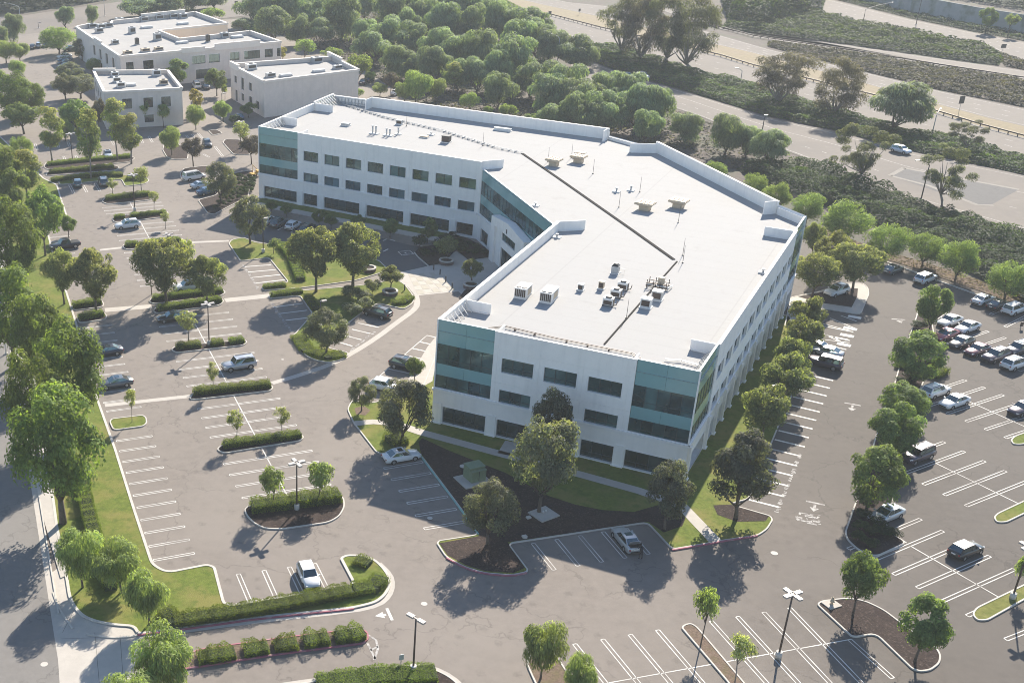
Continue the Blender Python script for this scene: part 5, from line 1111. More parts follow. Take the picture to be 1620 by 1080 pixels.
# entrance wall, its glass upper floors, and the white portal in front
LQ = math.dist(P1, P2); ETOP = 13.0
facade(P1, P2, 0, ETOP, [(.5, T0, LQ-.5, ETOP, .16, True), (2.1, .3, 5.7, zz(2.5), .35, True), (7.0, .1, 8.6, zz(2.4), .35, True), (27.5, .3, 31.5, zz(2.5), .35, True)], 'white_wall')
EW = [(T0, zz(6.6), 'g'), (zz(6.6), zz(8.2), 's'), (zz(8.2), zz(10.7), 'g'), (zz(10.7), ETOP-.02, 's')]
curtain(P1, P2, .52, LQ-.52, EW, 1.5, .16)
for a, b, n in ((2.1, 5.7, 2), (7.0, 8.6, 1), (27.5, 31.5, 2)): window(P1, P2, a, .2, b, zz(2.45), .3, n, 'glass_ground')
mb = MB(); A, B = P1, P2
for s0, s1, z0, z1 in ((10.6, 12.3, 0, 7.9), (23.6, 25.4, 0, 7.9), (12.3, 23.6, 6.6, 7.9), (12.3, 14.9, 0, 6.6), (20.9, 23.6, 0, 6.6), (14.9, 20.9, 3.6, 4.9)): slab(mb, A, B, s0, s1, z0, z1, -1.5 if (s0 < 12.3 or s1 > 23.6 or z0 > 6) else -1.1, -.03)
q = [wpt(A, B, s, d, 0) for s in (10.6, 18, 25.4) for d in (-1.5, -.03)]
mb.add([(q[0][0], q[0][1], 7.9), (q[2][0], q[2][1], 8.7), (q[4][0], q[4][1], 7.9), (q[1][0], q[1][1], 7.9), (q[3][0], q[3][1], 8.7), (q[5][0], q[5][1], 7.9)], [[0, 2, 1], [0, 1, 4, 3], [1, 2, 5, 4], [3, 4, 5]])
OB(mb, 'entrance_portal', M['white_wall'])
window(P1, P2, 14.95, 4.9, 20.85, 6.55, -.85, 4, 'glass'); window(P1, P2, 15.0, .05, 20.8, 3.55, -.8, 4, 'glass_ground')
mb = MB(); slab(mb, A, B, 17.75, 18.05, 6.95, 7.65, -1.56, -1.5); OB(mb, 'dark_plaque', M['car_trim'])
# walls that face away from the road: same build, plainer rhythm
def plain(A, B, top=TOP, step=4.5):
    L = math.dist(A, B); n = max(1, int((L-3)/step)); o = (L-n*step)/2; ws = []
    for i in range(n):
        s = o+i*step+.7
        for z in (Z3, Z2, (.35, Z1[1])): ws.append((s, z[0], s+step-1.4, z[1], .28, 1, 'glass', 0))
    facade(A, B, 0, top, [(a, b, c, d, dep, True) for (a, b, c, d, dep, *_) in ws], 'white_wall')
    for (a, b, c, d, dep, *_) in ws:
        p = MB(); slab(p, A, B, a, c, b, d, dep-.02, dep+.03); OB(p, 'window', M['glass'])
plain(P2, P3); plain(P5, P6); plain(P6, P7); plain(P7, P8, 13.4); plain(P8, P9); plain(P9, P0)
# belt course, plinths, piers
mb = MB()
for A, B, L in ((P3, P4, LF), (P0, P1, LN), (P4, P5, LE), (P1, P2, LQ)):
    slab(mb, A, B, -.16 if A != P1 else .2, L+.16 if A not in (P0, P1) else L-.2, zz(4.35), zz(4.6), -.16, .05); slab(mb, A, B, -.1, L+.1 if A != P0 else L-.2, zz(4.2), zz(4.35), -.08, .05)
OB(mb, 'belt_course', M['white_trim'])
for A, B, ss in ((P3, P4, (.65, 7.95, 13.4, 18.7, 24.1, LF-.7)), (P0, P1, (.65, 9.8, 14.5, 24.0, 33.4, 42.9)), (P4, P5, [.7]+[9.75+4.4*i for i in range(12)])):
    for s in ss:
        mb = MB(); h = .30 if A == P4 else .16; wd_ = .46 if A == P4 else .7; slab(mb, A, B, s-wd_, s+wd_, 0, .22, -h-.14, .1)
        slab(mb, A, B, s-.34, s+.34, .22, zz(4.2), -h, .02) if A == P4 else slab(mb, A, B, s-.6, s+.6, .22, zz(2.6), -.10, .02)
        OB(mb, 'pier', M['white_wall'])
# roof and parapets
foot = [P0, P1, P2, P3, P4, P5, P6, P7, P8, P9]
_, rf_in = inset(foot, .05)
mb = MB(); mb.sheet(rf_in, ROOF); roof = OB(mb, 'roof', M['roof_white'])
def parapet(A, B, s0, s1, top, th=.32, off=.012, inner='white_wall', slim=False):
    mb = MB(); slab(mb, A, B, s0, s1, ROOF-.3, top-.06, off, th); slab(mb, A, B, s0-.02, s1+.02, top-.06, top, off-.06 if not slim else .17, th+.05 if not slim else th); return OB(mb, 'parapet', M[inner])
def mixed(A, B, L, towers, top):
    c = 0.2
    for a, b in towers+[(L-.02, None)]:
        if a-c > .5: parapet(A, B, c, a, top+.005)
        if b: parapet(A, B, max(a, .36), min(b, L-.36), top-.006, th=.42, off=.32, slim=True); c = b
mixed(P3, P4, LF, [(.16, 7.55), (24.75, LF-.16)], TOP); mixed(P0, P1, LN, [(.16, 9.2)], TOP); mixed(P4, P5, LE, [(.16, 9.1), (57.9, LE-.16)], TOP); parapet(P1, P2, .55, LQ-.55, ETOP-.006, th=.42, off=.32, slim=True)
LI = math.dist(P2, P3); parapet(P2, P3, .05, LI-.2, TOP+.005, th=.4); L6 = math.dist(P5, P6); parapet(P5, P6, .2, L6-.1, TOP-.3)
L7 = math.dist(P6, P7); parapet(P6, P7, .1, L7-.1, 14.75, th=.35); L8 = math.dist(P7, P8); parapet(P7, P8, .1, L8-.1, 13.3); L9 = math.dist(P8, P9)
parapet(P8, P9, .1, L9-9.5, 14.8, th=.35); parapet(P8, P9, L9-9.3, L9-.2, TOP); L0 = math.dist(P9, P0); parapet(P9, P0, .2, 9.0, TOP+.3); parapet(P9, P0, 9.2, L0-9.3, TOP+.005); parapet(P9, P0, L0-9.1, L0-.2, TOP+.005)
def ret(A, B, s, ln, z1, th=.14, skew=0.0):
    """short parapet return running back over the roof from the face, with a white curb at its foot"""
    mb = MB(); a = wpt(A, B, s, .3, 0)[:2]; b = wpt(A, B, s+skew, ln, 0)[:2]; mb.prism(strip([a, b], th), ROOF-.1, z1, bottom=True); mb.prism(strip([a, lerp(a, b, .93)], th+.35), ROOF-.1, ROOF+.15); return OB(mb, 'parapet_return', M['white_wall'])
ret(P0, P1, LN-.3, 3.6, TOP, skew=2.9); ret(P0, P1, 9.5, 3.2, TOP-.05); ret(P2, P3, .3, 3.6, TOP, skew=-2.6); ret(P2, P3, LI-8.2, 3.8, TOP-.1); ret(P3, P4, 7.8, 2.6, TOP-.05); ret(P3, P4, 24.4, 2.2, TOP-.05)
ret(P4, P5, 9.3, 3.4, TOP-.15); ret(P4, P5, 57.6, 4.6, TOP-.1); ret(P6, P7, .4, 2.4, 14.75); ret(P6, P7, L7-.5, 5.0, 14.4, skew=1.5); ret(P8, P9, .4, 2.6, 14.8); ret(P8, P9, L9-9.6, 3.0, 14.8); ret(P9, P0, L0-9.3, 3.6, TOP); ret(P9, P0, 9.1, 4.6, TOP)
# steel braces behind the thin glass parapets
def braces(A, B, s0, s1, top, n, m='metal_white', back=1.5):
    mb = MB()
    for i in range(n+1):
        s = s0+(s1-s0)*i/n; mb.beam(wpt(A, B, s, .38, top-.2), wpt(A, B, s, .38, ROOF), .09, .09); mb.beam(wpt(A, B, s, .40, top-.25), wpt(A, B, s, back, ROOF+.05), .09, .09)
    mb.beam(wpt(A, B, s0, .38, top-.3), wpt(A, B, s1, .38, top-.3), .09, .09); mb.beam(wpt(A, B, s0, .38, ROOF+.4), wpt(A, B, s1, .38, ROOF+.4), .09, .09)
    return OB(mb, 'parapet_brace', M[m])
braces(P2, P3, LI-7.6, LI-.8, TOP, 6); braces(P9, P0, L0-8.8, L0-.8, TOP, 7); braces(P9, P0, .6, 8.6, TOP+.3, 8, 'metal_grey', 2.4); braces(P8, P9, L9-9, L9-.8, TOP, 10, 'metal_grey', 1.0); braces(P4, P5, .8, 8.2, TOP, 7, 'metal_grey')
# roof joint cover and pipe runs
def rline(pts, wd, h, m, name, up=.0):
    q = [at(*p, ROOF) for p in pts]; mb = MB()
    for a, b in zip(q, q[1:]): mb.prism(strip([a, b], wd), ROOF+.004+up, ROOF+.004+up+h)
    return OB(mb, name, M[m])
rline([(826, 243), (880, 280), (940, 322), (1000, 364), (1066, 411)], .5, .08, 'roof_line', 'joint_cover'); rline([(1071, 414), (1018, 474), (956, 545)], .2, .1, 'roof_line', 'conduit')
def pipes(pts, m='metal_brown', sleepers=2.6, gap=.3):
    q = [at(*p, ROOF) for p in pts]; mb = MB()
    for a, b in zip(q, q[1:]):
        u = unit(V2(a, b)); nx = (-u[1], u[0]); L = math.dist(a, b)
        for s in (-.5, .5): mb.beam((a[0]+nx[0]*gap*s, a[1]+nx[1]*gap*s, ROOF+.25), (b[0]+nx[0]*gap*s, b[1]+nx[1]*gap*s, ROOF+.25), .07, .07)
        for i in range(int(L/sleepers)): c = (a[0]+u[0]*sleepers*(i+.5), a[1]+u[1]*sleepers*(i+.5)); mb.box((c[0], c[1], ROOF+.11), (.12, gap+.3, .2), math.atan2(u[1], u[0]))
    return OB(mb, 'pipe_run', M[m])
pipes([(533, 163), (610, 187), (700, 208), (790, 236), (826, 243)], 'metal_grey', 1.4, .5); pipes([(772, 522), (800, 519), (880, 538), (1000, 562), (1015, 572), (1060, 580), (1095, 588)])
pipes([(1104, 580), (1078, 573), (1052, 571)], 'metal_grey')

# ---------------------------------------------------------------- things standing on the roof
def on_roof(name, label, cat, x, y, rz=0.0, group=None, z=ROOF):
    g = at(x, y, z); return thing(name, label, cat, (g[0], g[1], z+.002), rz, group)
RZ = math.atan2(P4[1]-P3[1], P4[0]-P3[0])
def P_(root, name, mb, m): return mb.build(name, M[m] if isinstance(m, str) else [M[x] for x in m], root)
def ac_unit(x, y, L, label, rz=RZ):
    t = on_roof('rooftop_unit', label, 'air conditioner', x, y, rz)
    b = MB(); b.box((0, 0, .12), (1.9, L, .24)); P_(t, 'curb', b, 'metal_white')
    b = MB(); b.box((0, 0, .95), (1.8, L-.1, 1.4)); b.box((0, 0, 1.67), (1.9, L, .06)); P_(t, 'casing', b, 'metal_white')
    t.scale = (.86, .86, .86)
    for s in (-.45, .45): b = MB(); b.cyl((s, -L/2+.6, 1.7), .36, .10, 14); P_(t, 'fan', b, 'metal_dark')
    b = MB()
    for i in range(6): b.box((-.72+i*.29, -L/2+.03, .95), (.2, .06, 1.15))
    P_(t, 'coil_grille', b, 'metal_brown'); b = MB(); b.box((.92, .3, .9), (.05, L*.5, 1.0)); P_(t, 'side_panel', b, 'metal_tan'); return t
ac_unit(827, 468, 3.0, 'boxy white air conditioner with a brown grille, left of two on the roof'); ac_unit(868, 474, 3.6, 'larger boxy white air conditioner with a dark slatted end, right of two on the roof')
def hood(x, y, label, w=2.7):
    t = on_roof('roof_vent', label, 'roof vent', x, y, RZ-.12, 'tan hooded vents on the far roof'); b = MB(); b.box((0, 0, .35), (w*.55, w*.45, .7)); P_(t, 'curb', b, 'metal_tan')
    b = MB(); b.box((0, 0, .85), (w*.62, w*.5, .3), taper=1.45); b.box((0, 0, 1.12), (w*.95, w*.78, .22)); b.box((0, -w*.36, 1.1), (w*1.0, .14, .34)); P_(t, 'hood', b, 'metal_tan')
    for i in range(4): b = MB(); b.box((-w*.36+i*w*.24, 0, 1.28), (w*.17, w*.74, .09)); P_(t, 'cap_slat', b, 'metal_tan')
    return t
hood(876, 262, 'tan hooded vent beside the dark joint, leftmost of four'); hood(915, 257, 'tan hooded vent with a second smaller cap behind, second from the left'); hood(1020, 332, 'tan hooded vent in the middle of the wide roof, third from the left', 2.9); hood(1073, 328, 'rightmost tan hooded vent on the wide roof', 2.9)
t = on_roof('roof_vent', 'small flat tan cap just behind a hooded vent', 'roof vent', 917, 249, RZ); b = MB(); b.box((0, 0, .4), (1.0, .8, .8)); P_(t, 'curb', b, 'metal_tan'); b = MB(); b.box((0, 0, .9), (2.0, 1.1, .16)); P_(t, 'cap', b, 'metal_tan')
def pipe_vent(x, y, n, h, label, sp=.7, r=.16):
    t = on_roof('vent_pipe', label, 'vent pipe', x, y, RZ); b = MB(); b.box((0, 0, .1), (sp*n+.5, .9, .2)); P_(t, 'curb', b, 'metal_white')
    for i in range(n):
        b = MB(); b.cyl(((i-(n-1)/2)*sp, 0, .2), r, h, 10); b.cyl(((i-(n-1)/2)*sp, 0, .2+h), r*1.5, .12, 10); P_(t, 'pipe', b, 'metal_grey')
for a in ((592, 212, 2, 1.3, 'pair of tall grey vent pipes on the north wing, left of three groups'), (614, 215, 2, 1.1, 'pair of vent pipes with a flat base, middle of three groups'), (630, 213, 1, 1.1, 'single grey vent pipe on the north wing'), (975, 304, 1, .5, 'short capped pipe on a curb, left of two on the wide roof'), (998, 302, 1, .6, 'short capped pipe on a curb, right of two on the wide roof'), (682, 214, 1, .25, 'low round cap near a flat hatch on the north wing'), (881, 376, 1, .3, 'tiny roof drain vent near the parapet return'), (1207, 432, 1, .3, 'tiny vent near the long east parapet'), (847, 326, 1, .3, 'tiny vent above the entrance glass')): pipe_vent(*a)
def small_box(x, y, w, d, h, m, label, name='roof_box', gr=True, rz=RZ):
    t = on_roof(name, label, 'rooftop box', x, y, rz); b = MB(); b.box((0, 0, .08), (w+.25, d+.25, .16)); P_(t, 'curb', b, 'metal_white'); b = MB(); b.box((0, 0, .16+h/2), (w, d, h)); b.box((0, 0, .16+h+.03), (w+.1, d+.1, .06)); P_(t, 'casing', b, m)
    if gr: b = MB(); b.box((0, -d/2-.02, .16+h*.5), (w*.8, .05, h*.7)); P_(t, 'grille', b, 'metal_brown')
    return t
small_box(918.5, 459, .7, .6, .7, 'metal_grey', 'smallest grey box on the roof between the air conditioners'); small_box(951, 457, .7, .6, .9, 'metal_tan', 'small tan box left of the row of condensers'); small_box(1021.5, 486, 1.3, 1.0, 1.1, 'metal_white', 'white box with a dark brown opening below the pipe rack'); small_box(1039, 474, 1.3, 1.0, 1.1, 'metal_grey', 'grey box with a dark opening beside the pipe rack'); small_box(706, 225, 1.5, 1.3, 1.1, 'metal_dark', 'dark box on feet near the pipe run of the north wing'); small_box(632, 197, 1.2, .8, .7, 'metal_grey', 'grey box sitting on the pipe run of the north wing'); small_box(547, 199, 1.6, 1.0, .35, 'metal_grey', 'flat grey hatch on the north end of the roof', 'roof_hatch', False); small_box(671, 218, 1.6, .8, .15, 'metal_tan', 'flat pale hatch beside a round cap', 'roof_hatch', False); small_box(795, 207, 3.4, .7, .35, 'metal_white', 'long low white curb near the back parapet', 'roof_curb', False)
t = small_box(973, 432, 1.2, 1.2, 1.3, 'metal_grey', 'grey gabled ventilator with a bent conduit at its side', 'ventilator', False); t.scale = (.8, .8, .72); b = MB(); b.tube([(.7, 0, .2), (1.5, .1, .2), (1.6, .1, 1.1), (.6, 0, 1.2)], [.04]*4, 5); P_(t, 'conduit', b, 'metal_white'); b = MB(); b.box((0, 0, 1.75), (1.3, 1.3, .5), taper=.35); P_(t, 'cap', b, 'metal_dark')
for i, (x, y) in enumerate(((962, 483), (974, 470), (985, 458))):
    t = on_roof('condenser', ('nearest', 'middle', 'farthest')[i]+' of three white condensers in a row on a steel rack', 'condenser', x, y, RZ, 'condensers in a row'); t.scale = (.78, .78, .78); b = MB()
    for s in (-.8, .8): b.beam((s, -.7, .12), (s, .7, .12), .12, .24)
    P_(t, 'rail', b, 'metal_dark'); b = MB(); b.box((0, 0, .85), (1.7, 1.2, 1.2)); P_(t, 'casing', b, 'metal_white'); b = MB(); b.cyl((0, 0, 1.45), .52, .26, 16); P_(t, 'fan', b, 'metal_dark'); b = MB(); b.box((0, -.61, .7), (1.4, .05, .7)); b.box((.86, 0, .8), (.05, 1.0, .9)); P_(t, 'coil_grille', b, 'metal_brown'); b = MB(); b.tube([(1.0, -.4, .3), (1.35, 0, .35), (1.4, .5, .9)], [.08]*3, 6); P_(t, 'pipe', b, 'metal_brown')
t = on_roof('pipe_rack', 'open steel rack of pipes around a tan box in the middle of the south roof', 'pipe rack', 1040, 455, RZ); t.scale = (.72, .72, .8); b = MB()
for x in (-1.8, -.6, .6, 1.8):
    for y in (-1, 1): b.beam((x, y, 0), (x, y, 1.5), .12, .12)
for y in (-1, 1): b.beam((-2, y, .9), (2, y, .9), .12, .12); b.beam((-2, y, .4), (2, y, .4), .14, .14)
P_(t, 'frame', b, 'metal_brown'); b = MB(); b.box((.5, .3, 1.1), (1.1, .9, 1.5)); P_(t, 'tan_box', b, 'metal_tan')
for i in range(3): b = MB(); b.tube([(-2+i*.2, -.9, .5), (-1+i*.3, -.5, .7), (0, -.4-i*.2, .6), (2.2, -.3-i*.3, .5), (2.4, 1.6, .3)], [.09]*5, 6); P_(t, 'pipe', b, 'metal_grey')
for i, (x, y) in enumerate(((867, 256), (904, 250), (938, 275), (1012, 304), (979, 328), (1073, 352), (1080, 404), (991, 503), (643, 200), (764, 231), (1080, 416))):
    t = on_roof('lightning_rod', 'thin dark lightning rod standing on the white roof', 'lightning rod', x, y, 0, 'lightning rods on the white roof'); b = MB(); b.cyl((0, 0, 0), .14, .12, 8); P_(t, 'foot', b, 'metal_dark'); b = MB(); b.tube([(0, 0, .1), (0, 0, 2.6)], [.045, .02], 5); P_(t, 'rod', b, 'metal_dark')

# ================================================================ THE TAN BUILDINGS BEHIND
def tan_block(name, label, cor, H, roof_drop, wins, trim_h=.45, wall='tan_wall', ups=()):
    """a flat-roofed block: walls with openings, a pale cornice, parapets, roof. cor = corners clockwise from the front left seen from above (outside on the right hand walking on)"""
    o = thing('tan_office_block', label, 'building', (cor[0][0], cor[0][1], 0)); ox, oy = cor[0]
    def put(mb, nm, m, par=None):
        q = mb.build(nm, M[m], par or o)
        if par is None: q.location = (-ox, -oy, 0)
        return q
    n = len(cor)
    for e in range(n):
        A, B = cor[e], cor[(e+1) % n]; L = math.dist(A, B); ws = [w for w in wins if w[0] == e]
        mb = facade(A, B, 0, H, [(a, z0, b, z1, .22, True) for (_, a, z0, b, z1, k) in ws]+[(s-.02, 0, s+.02, H, .03, False) for s in np.arange(6, L-2, 6.5)], wall, None); put(mb, 'wall', 'bounce_tint_wall' if (name, e) == ('big', 4) else wall)
        for (_, a, z0, b, z1, k) in ws:
            w = MB(); t = .15
            for (p, q, r, s) in ((a-t, z0-t, a, z1+t), (b, z0-t, b+t, z1+t), (a, z1, b, z1+t), (a, z0-t, b, z0)): slab(w, A, B, p, r, q, s, -.05, .05)
            w = put(w, 'window', 'tan_trim')
            for i in range(k): p = MB(); slab(p, A, B, a+(b-a)*i/k+.03, a+(b-a)*(i+1)/k-.03, z0, z1, .18, .24); p.build('pane', M['glass_bronze'], w)
        up = max([u[3] for u in ups if u[0] == e], default=0)
        mb = MB(); slab(mb, A, B, .02, L-.02, H-roof_drop-.3, H-.02, .012, .3); put(mb, 'parapet', wall)
        mb = MB(); slab(mb, A, B, -.18, L+.18, H-trim_h, H, -.18, .012); slab(mb, A, B, -.28, L+.1, H, H+.1, -.28, .42); put(mb, 'cornice', 'tan_trim')
        for (q, s0, s1, dh) in ups:
            if q == e: mb = MB(); slab(mb, A, B, s0, s1, H-.8, H+dh, -.22, .30); slab(mb, A, B, s0-.1, s1+.1, H+dh, H+dh+.1, -.32, .42); put(mb, 'raised_parapet', 'tan_trim')
    _, ins = inset(cor, .2); mb = MB(); mb.sheet(ins, H-roof_drop); put(mb, 'roof', 'roof_grey'); return o
# small block
b1 = [at(*p, 8.9) for p in ((164.4, 145.5), (287.8, 139), (265.5, 111), (147.8, 112))]; L1 = math.dist(b1[0], b1[1])
tan_block('small', 'small tan two storey block with a flat grey roof, nearest of the three tan buildings', b1, 8.9, .9, [(0, s, 4.6, s+2.3, 7.0, 2) for s in (4.2, 9.3, 13.6)]+[(0, s, 1.1, s+2.3, 2.9, 2) for s in (4.2, 9.3)]+[(1, 2, 4.6, 5, 7.0, 2), (1, 9, 4.6, 12, 7.0, 2), (3, 3, 1.0, 6, 3.2, 2), (3, 9, 1.0, 12, 3.2, 2), (3, 15, 1.0, 18, 3.2, 2), (3, 3, 4.6, 6, 7.0, 2), (3, 9, 4.6, 12, 7.0, 2), (3, 15, 4.6, 18, 7.0, 2)], ups=((2, 13.5, 19, .5),))
# mid block: blank side towards the office
b2 = [at(*p, 9) for p in ((417.6, 128.5), (567.6, 110), (526, 89.6), (364.4, 101))]; L2 = math.dist(b2[3], b2[0])
tan_block('mid', 'tan block with a long blank side wall beside the north end of the white office', b2, 9.0, 1.0, [(3, 3, 4.8, 4.6, 6.6, 1), (3, 8, 4.0, 9.8, 7.0, 1), (3, 8, 1.2, 9.8, 3.0, 1), (3, 13.5, 1.0, 15.5, 3.4, 1), (3, 13.5, 4.8, 15.5, 6.8, 1), (3, 18.5, 1.2, 20.5, 3.2, 1), (3, 3.5, .1, 5.0, 3.0, 1)], ups=((1, 12, 22, .7), (3, 0, 6, .6)))
# big block
b3 = [at(*p, 9) for p in ((190, 89), (444.4, 65.6), (396, 49), (284, 61), (251, 48), (360, 36.7), (309, 19), (178, 33), (174, 37), (140, 38), (120, 42), (141, 57))]; L3 = math.dist(b3[0], b3[1])
tan_block('big', 'largest tan block with a stepped roof and an inner wall tinted with bounced light, far left behind', b3, 9.0, 1.1, [(0, s, 4.9, s+w, 7.2, k) for s, w, k in ((1.5, 2.2, 2), (6.5, 3, 2), (21, 4, 3), (26, 3.4, 2), (32.5, 3, 2), (37, 5, 4), (43.5, 2.6, 2), (47.4, 1.2, 1))]+[(0, s, .8, s+w, 3.4, k) for s, w, k in ((1.5, 2.2, 2), (6.5, 3, 2), (22, 4.5, 3), (33, 3, 2), (38, 4, 3))]+[(11, s, 4.4, s+2.4, 7.2, 2) for s in (4, 11, 18, 25)]+[(11, s, .8, s+2.4, 3.4, 2) for s in (4, 11, 18, 25)], ups=((0, 18, 25, .5), (0, 28, 42, .9), (6, 4, 20, 1.0), (11, 6, 14, .6)))
def roof_cab(x, y, z, w, d, h, m, label, rz=.4, name='rooftop_unit', fan=True):
    g = at(x, y, z); t = thing(name, label, 'air conditioner' if fan else 'roof hatch', (g[0], g[1], z+.003), rz)
    b = MB(); b.box((0, 0, .12), (w+.2, d+.2, .24)); P_(t, 'curb', b, 'metal_grey'); b = MB(); b.box((0, 0, .24+h/2), (w, d, h)); P_(t, 'casing', b, m)
    if fan: b = MB(); b.cyl((0, 0, .24+h), min(w, d)*.32, .12, 12); P_(t, 'fan', b, 'metal_dark'); b = MB(); b.box((0, -d/2-.02, .24+h*.5), (w*.8, .05, h*.6)); P_(t, 'coil_grille', b, 'metal_dark')
    return t
for x, y, w, d, h, m, lb, fan in ((189, 36, 2.4, 1.8, 1.2, 'metal_grey', 'air conditioner on the big tan block, far left of the back row', 1), (228, 34, 2.4, 1.8, 1.2, 'metal_grey', 'air conditioner on the big tan block, second of the back row', 1), (252, 31, 2.6, 1.8, 1.2, 'metal_grey', 'air conditioner on the big tan block, third of the back row', 1), (274, 29, 2.6, 1.8, 1.2, 'metal_grey', 'air conditioner on the big tan block, fourth of the back row', 1), (290, 29, 2.4, 1.8, 1.2, 'metal_grey', 'air conditioner on the big tan block, far right of the back row', 1), (146, 44, 2.4, 1.6, 1.0, 'metal_grey', 'air conditioner at the left parapet of the big tan block, farthest', 1), (160, 45, 2.4, 1.6, 1.0, 'metal_grey', 'air conditioner at the left parapet of the big tan block, second', 1), (172, 43, 2.4, 1.6, 1.0, 'metal_grey', 'air conditioner at the left parapet of the big tan block, third', 1), (157, 52, 2.2, 1.6, 1.2, 'metal_grey', 'box unit at the notch of the left parapet on the big tan block', 1), (209, 53, 1.8, 1.6, 1.6, 'metal_grey', 'upright unit in the middle of the big grey roof', 1), (249, 64, 2.0, 1.8, 1.8, 'metal_grey', 'larger upright unit near the inner notch of the big roof', 1), (217, 71, 1.0, 1.0, 1.6, 'metal_dark', 'slim dark unit on the big grey roof', 1), (182, 70, 2.0, 1.4, .9, 'metal_grey', 'unit near the left step of the big tan block', 1), (202, 86, 2.4, 1.4, .7, 'metal_tan', 'low tan unit at the front parapet of the big block, left', 1), (230, 82, 2.4, 1.4, .7, 'metal_tan', 'low tan unit at the front parapet of the big block, middle', 1), (251, 80, 2.4, 1.4, .7, 'metal_tan', 'low tan unit at the front parapet of the big block, right', 1), (329, 67, 1.0, 1.0, 1.8, 'metal_dark', 'slim dark stack on the front wing of the big block', 1), (355, 60, 2.2, 1.6, 1.3, 'metal_grey', 'unit on the front wing beside the bounce-tinted wall', 1), (371, 71, 2.4, 1.4, .6, 'metal_tan', 'low tan unit behind the raised front parapet', 1), (232, 45, 3.4, 1.6, .45, 'metal_white', 'white skylight on the big grey roof, left', 0), (289, 39, 3.4, 1.6, .45, 'metal_white', 'white skylight on the big grey roof, right', 0), (375, 60, 3.4, 1.6, .45, 'metal_white', 'white skylight on the front wing', 0), (288, 69, 3.4, 1.4, .4, 'metal_white', 'white skylight at the corner of the bounce-tinted wall', 0)):
    roof_cab(x, y, 7.9, w, d, h, m, lb, .48, fan=bool(fan), name='rooftop_unit' if fan else 'skylight')
for x, y, w, d, h, m, lb, fan in ((191.5, 138, 2.0, 1.4, 1.0, 'metal_white', 'white unit at the front of the small tan block roof', 1), (185, 130, 1.8, 1.2, 1.0, 'metal_white', 'white unit in the middle of the left row on the small block', 1), (182, 121, 1.8, 1.2, .9, 'metal_white', 'white unit at the back of the left row on the small block', 1), (248, 120, 2.0, 1.6, 1.3, 'metal_white', 'white unit at the back right of the small block roof', 1), (259, 134, 2.0, 1.4, 1.0, 'metal_tan', 'tan unit at the front right of the small block roof', 1), (207.5, 136, 2.2, 1.4, .4, 'metal_white', 'white skylight on the small block roof', 0)):
    roof_cab(x, y, 8.0, w, d, h, m, lb, .25, fan=bool(fan), name='rooftop_unit' if fan else 'skylight')
for x, y, w, d, h, m, lb, fan in ((397, 110, 2.6, 1.8, 1.2, 'metal_white', 'white unit at the left end of the mid block roof', 1), (501, 99, 2.8, 1.8, 1.2, 'metal_grey', 'grey unit at the back of the mid block roof', 1), (428, 122, 2.4, 1.2, .8, 'metal_grey', 'low grey unit near the front parapet of the mid block', 1), (534, 109, 2.4, 1.2, .7, 'metal_grey', 'low unit near the right parapet of the mid block', 1), (452, 121, 3.2, 1.2, .4, 'metal_white', 'white skylight near the front parapet of the mid block, left', 0), (504, 114, 3.2, 1.2, .4, 'metal_white', 'white skylight near the front parapet of the mid block, right', 0)):
    roof_cab(x, y, 8.0, w, d, h, m, lb, .5, fan=bool(fan), name='rooftop_unit' if fan else 'skylight')
# the pale screen wall at the far highway
q = [at(*p) for p in ((1270, -22), (1307, -14), (1440, 20), (1540, 40), (1680, 64))]
mb = MB(); mb.prism(strip(q, .4), 0, 6.0); tag(mb.build('screen_wall', M['wall_screen']), 'long pale vine-streaked wall beside the far highway at the top right', 'wall')

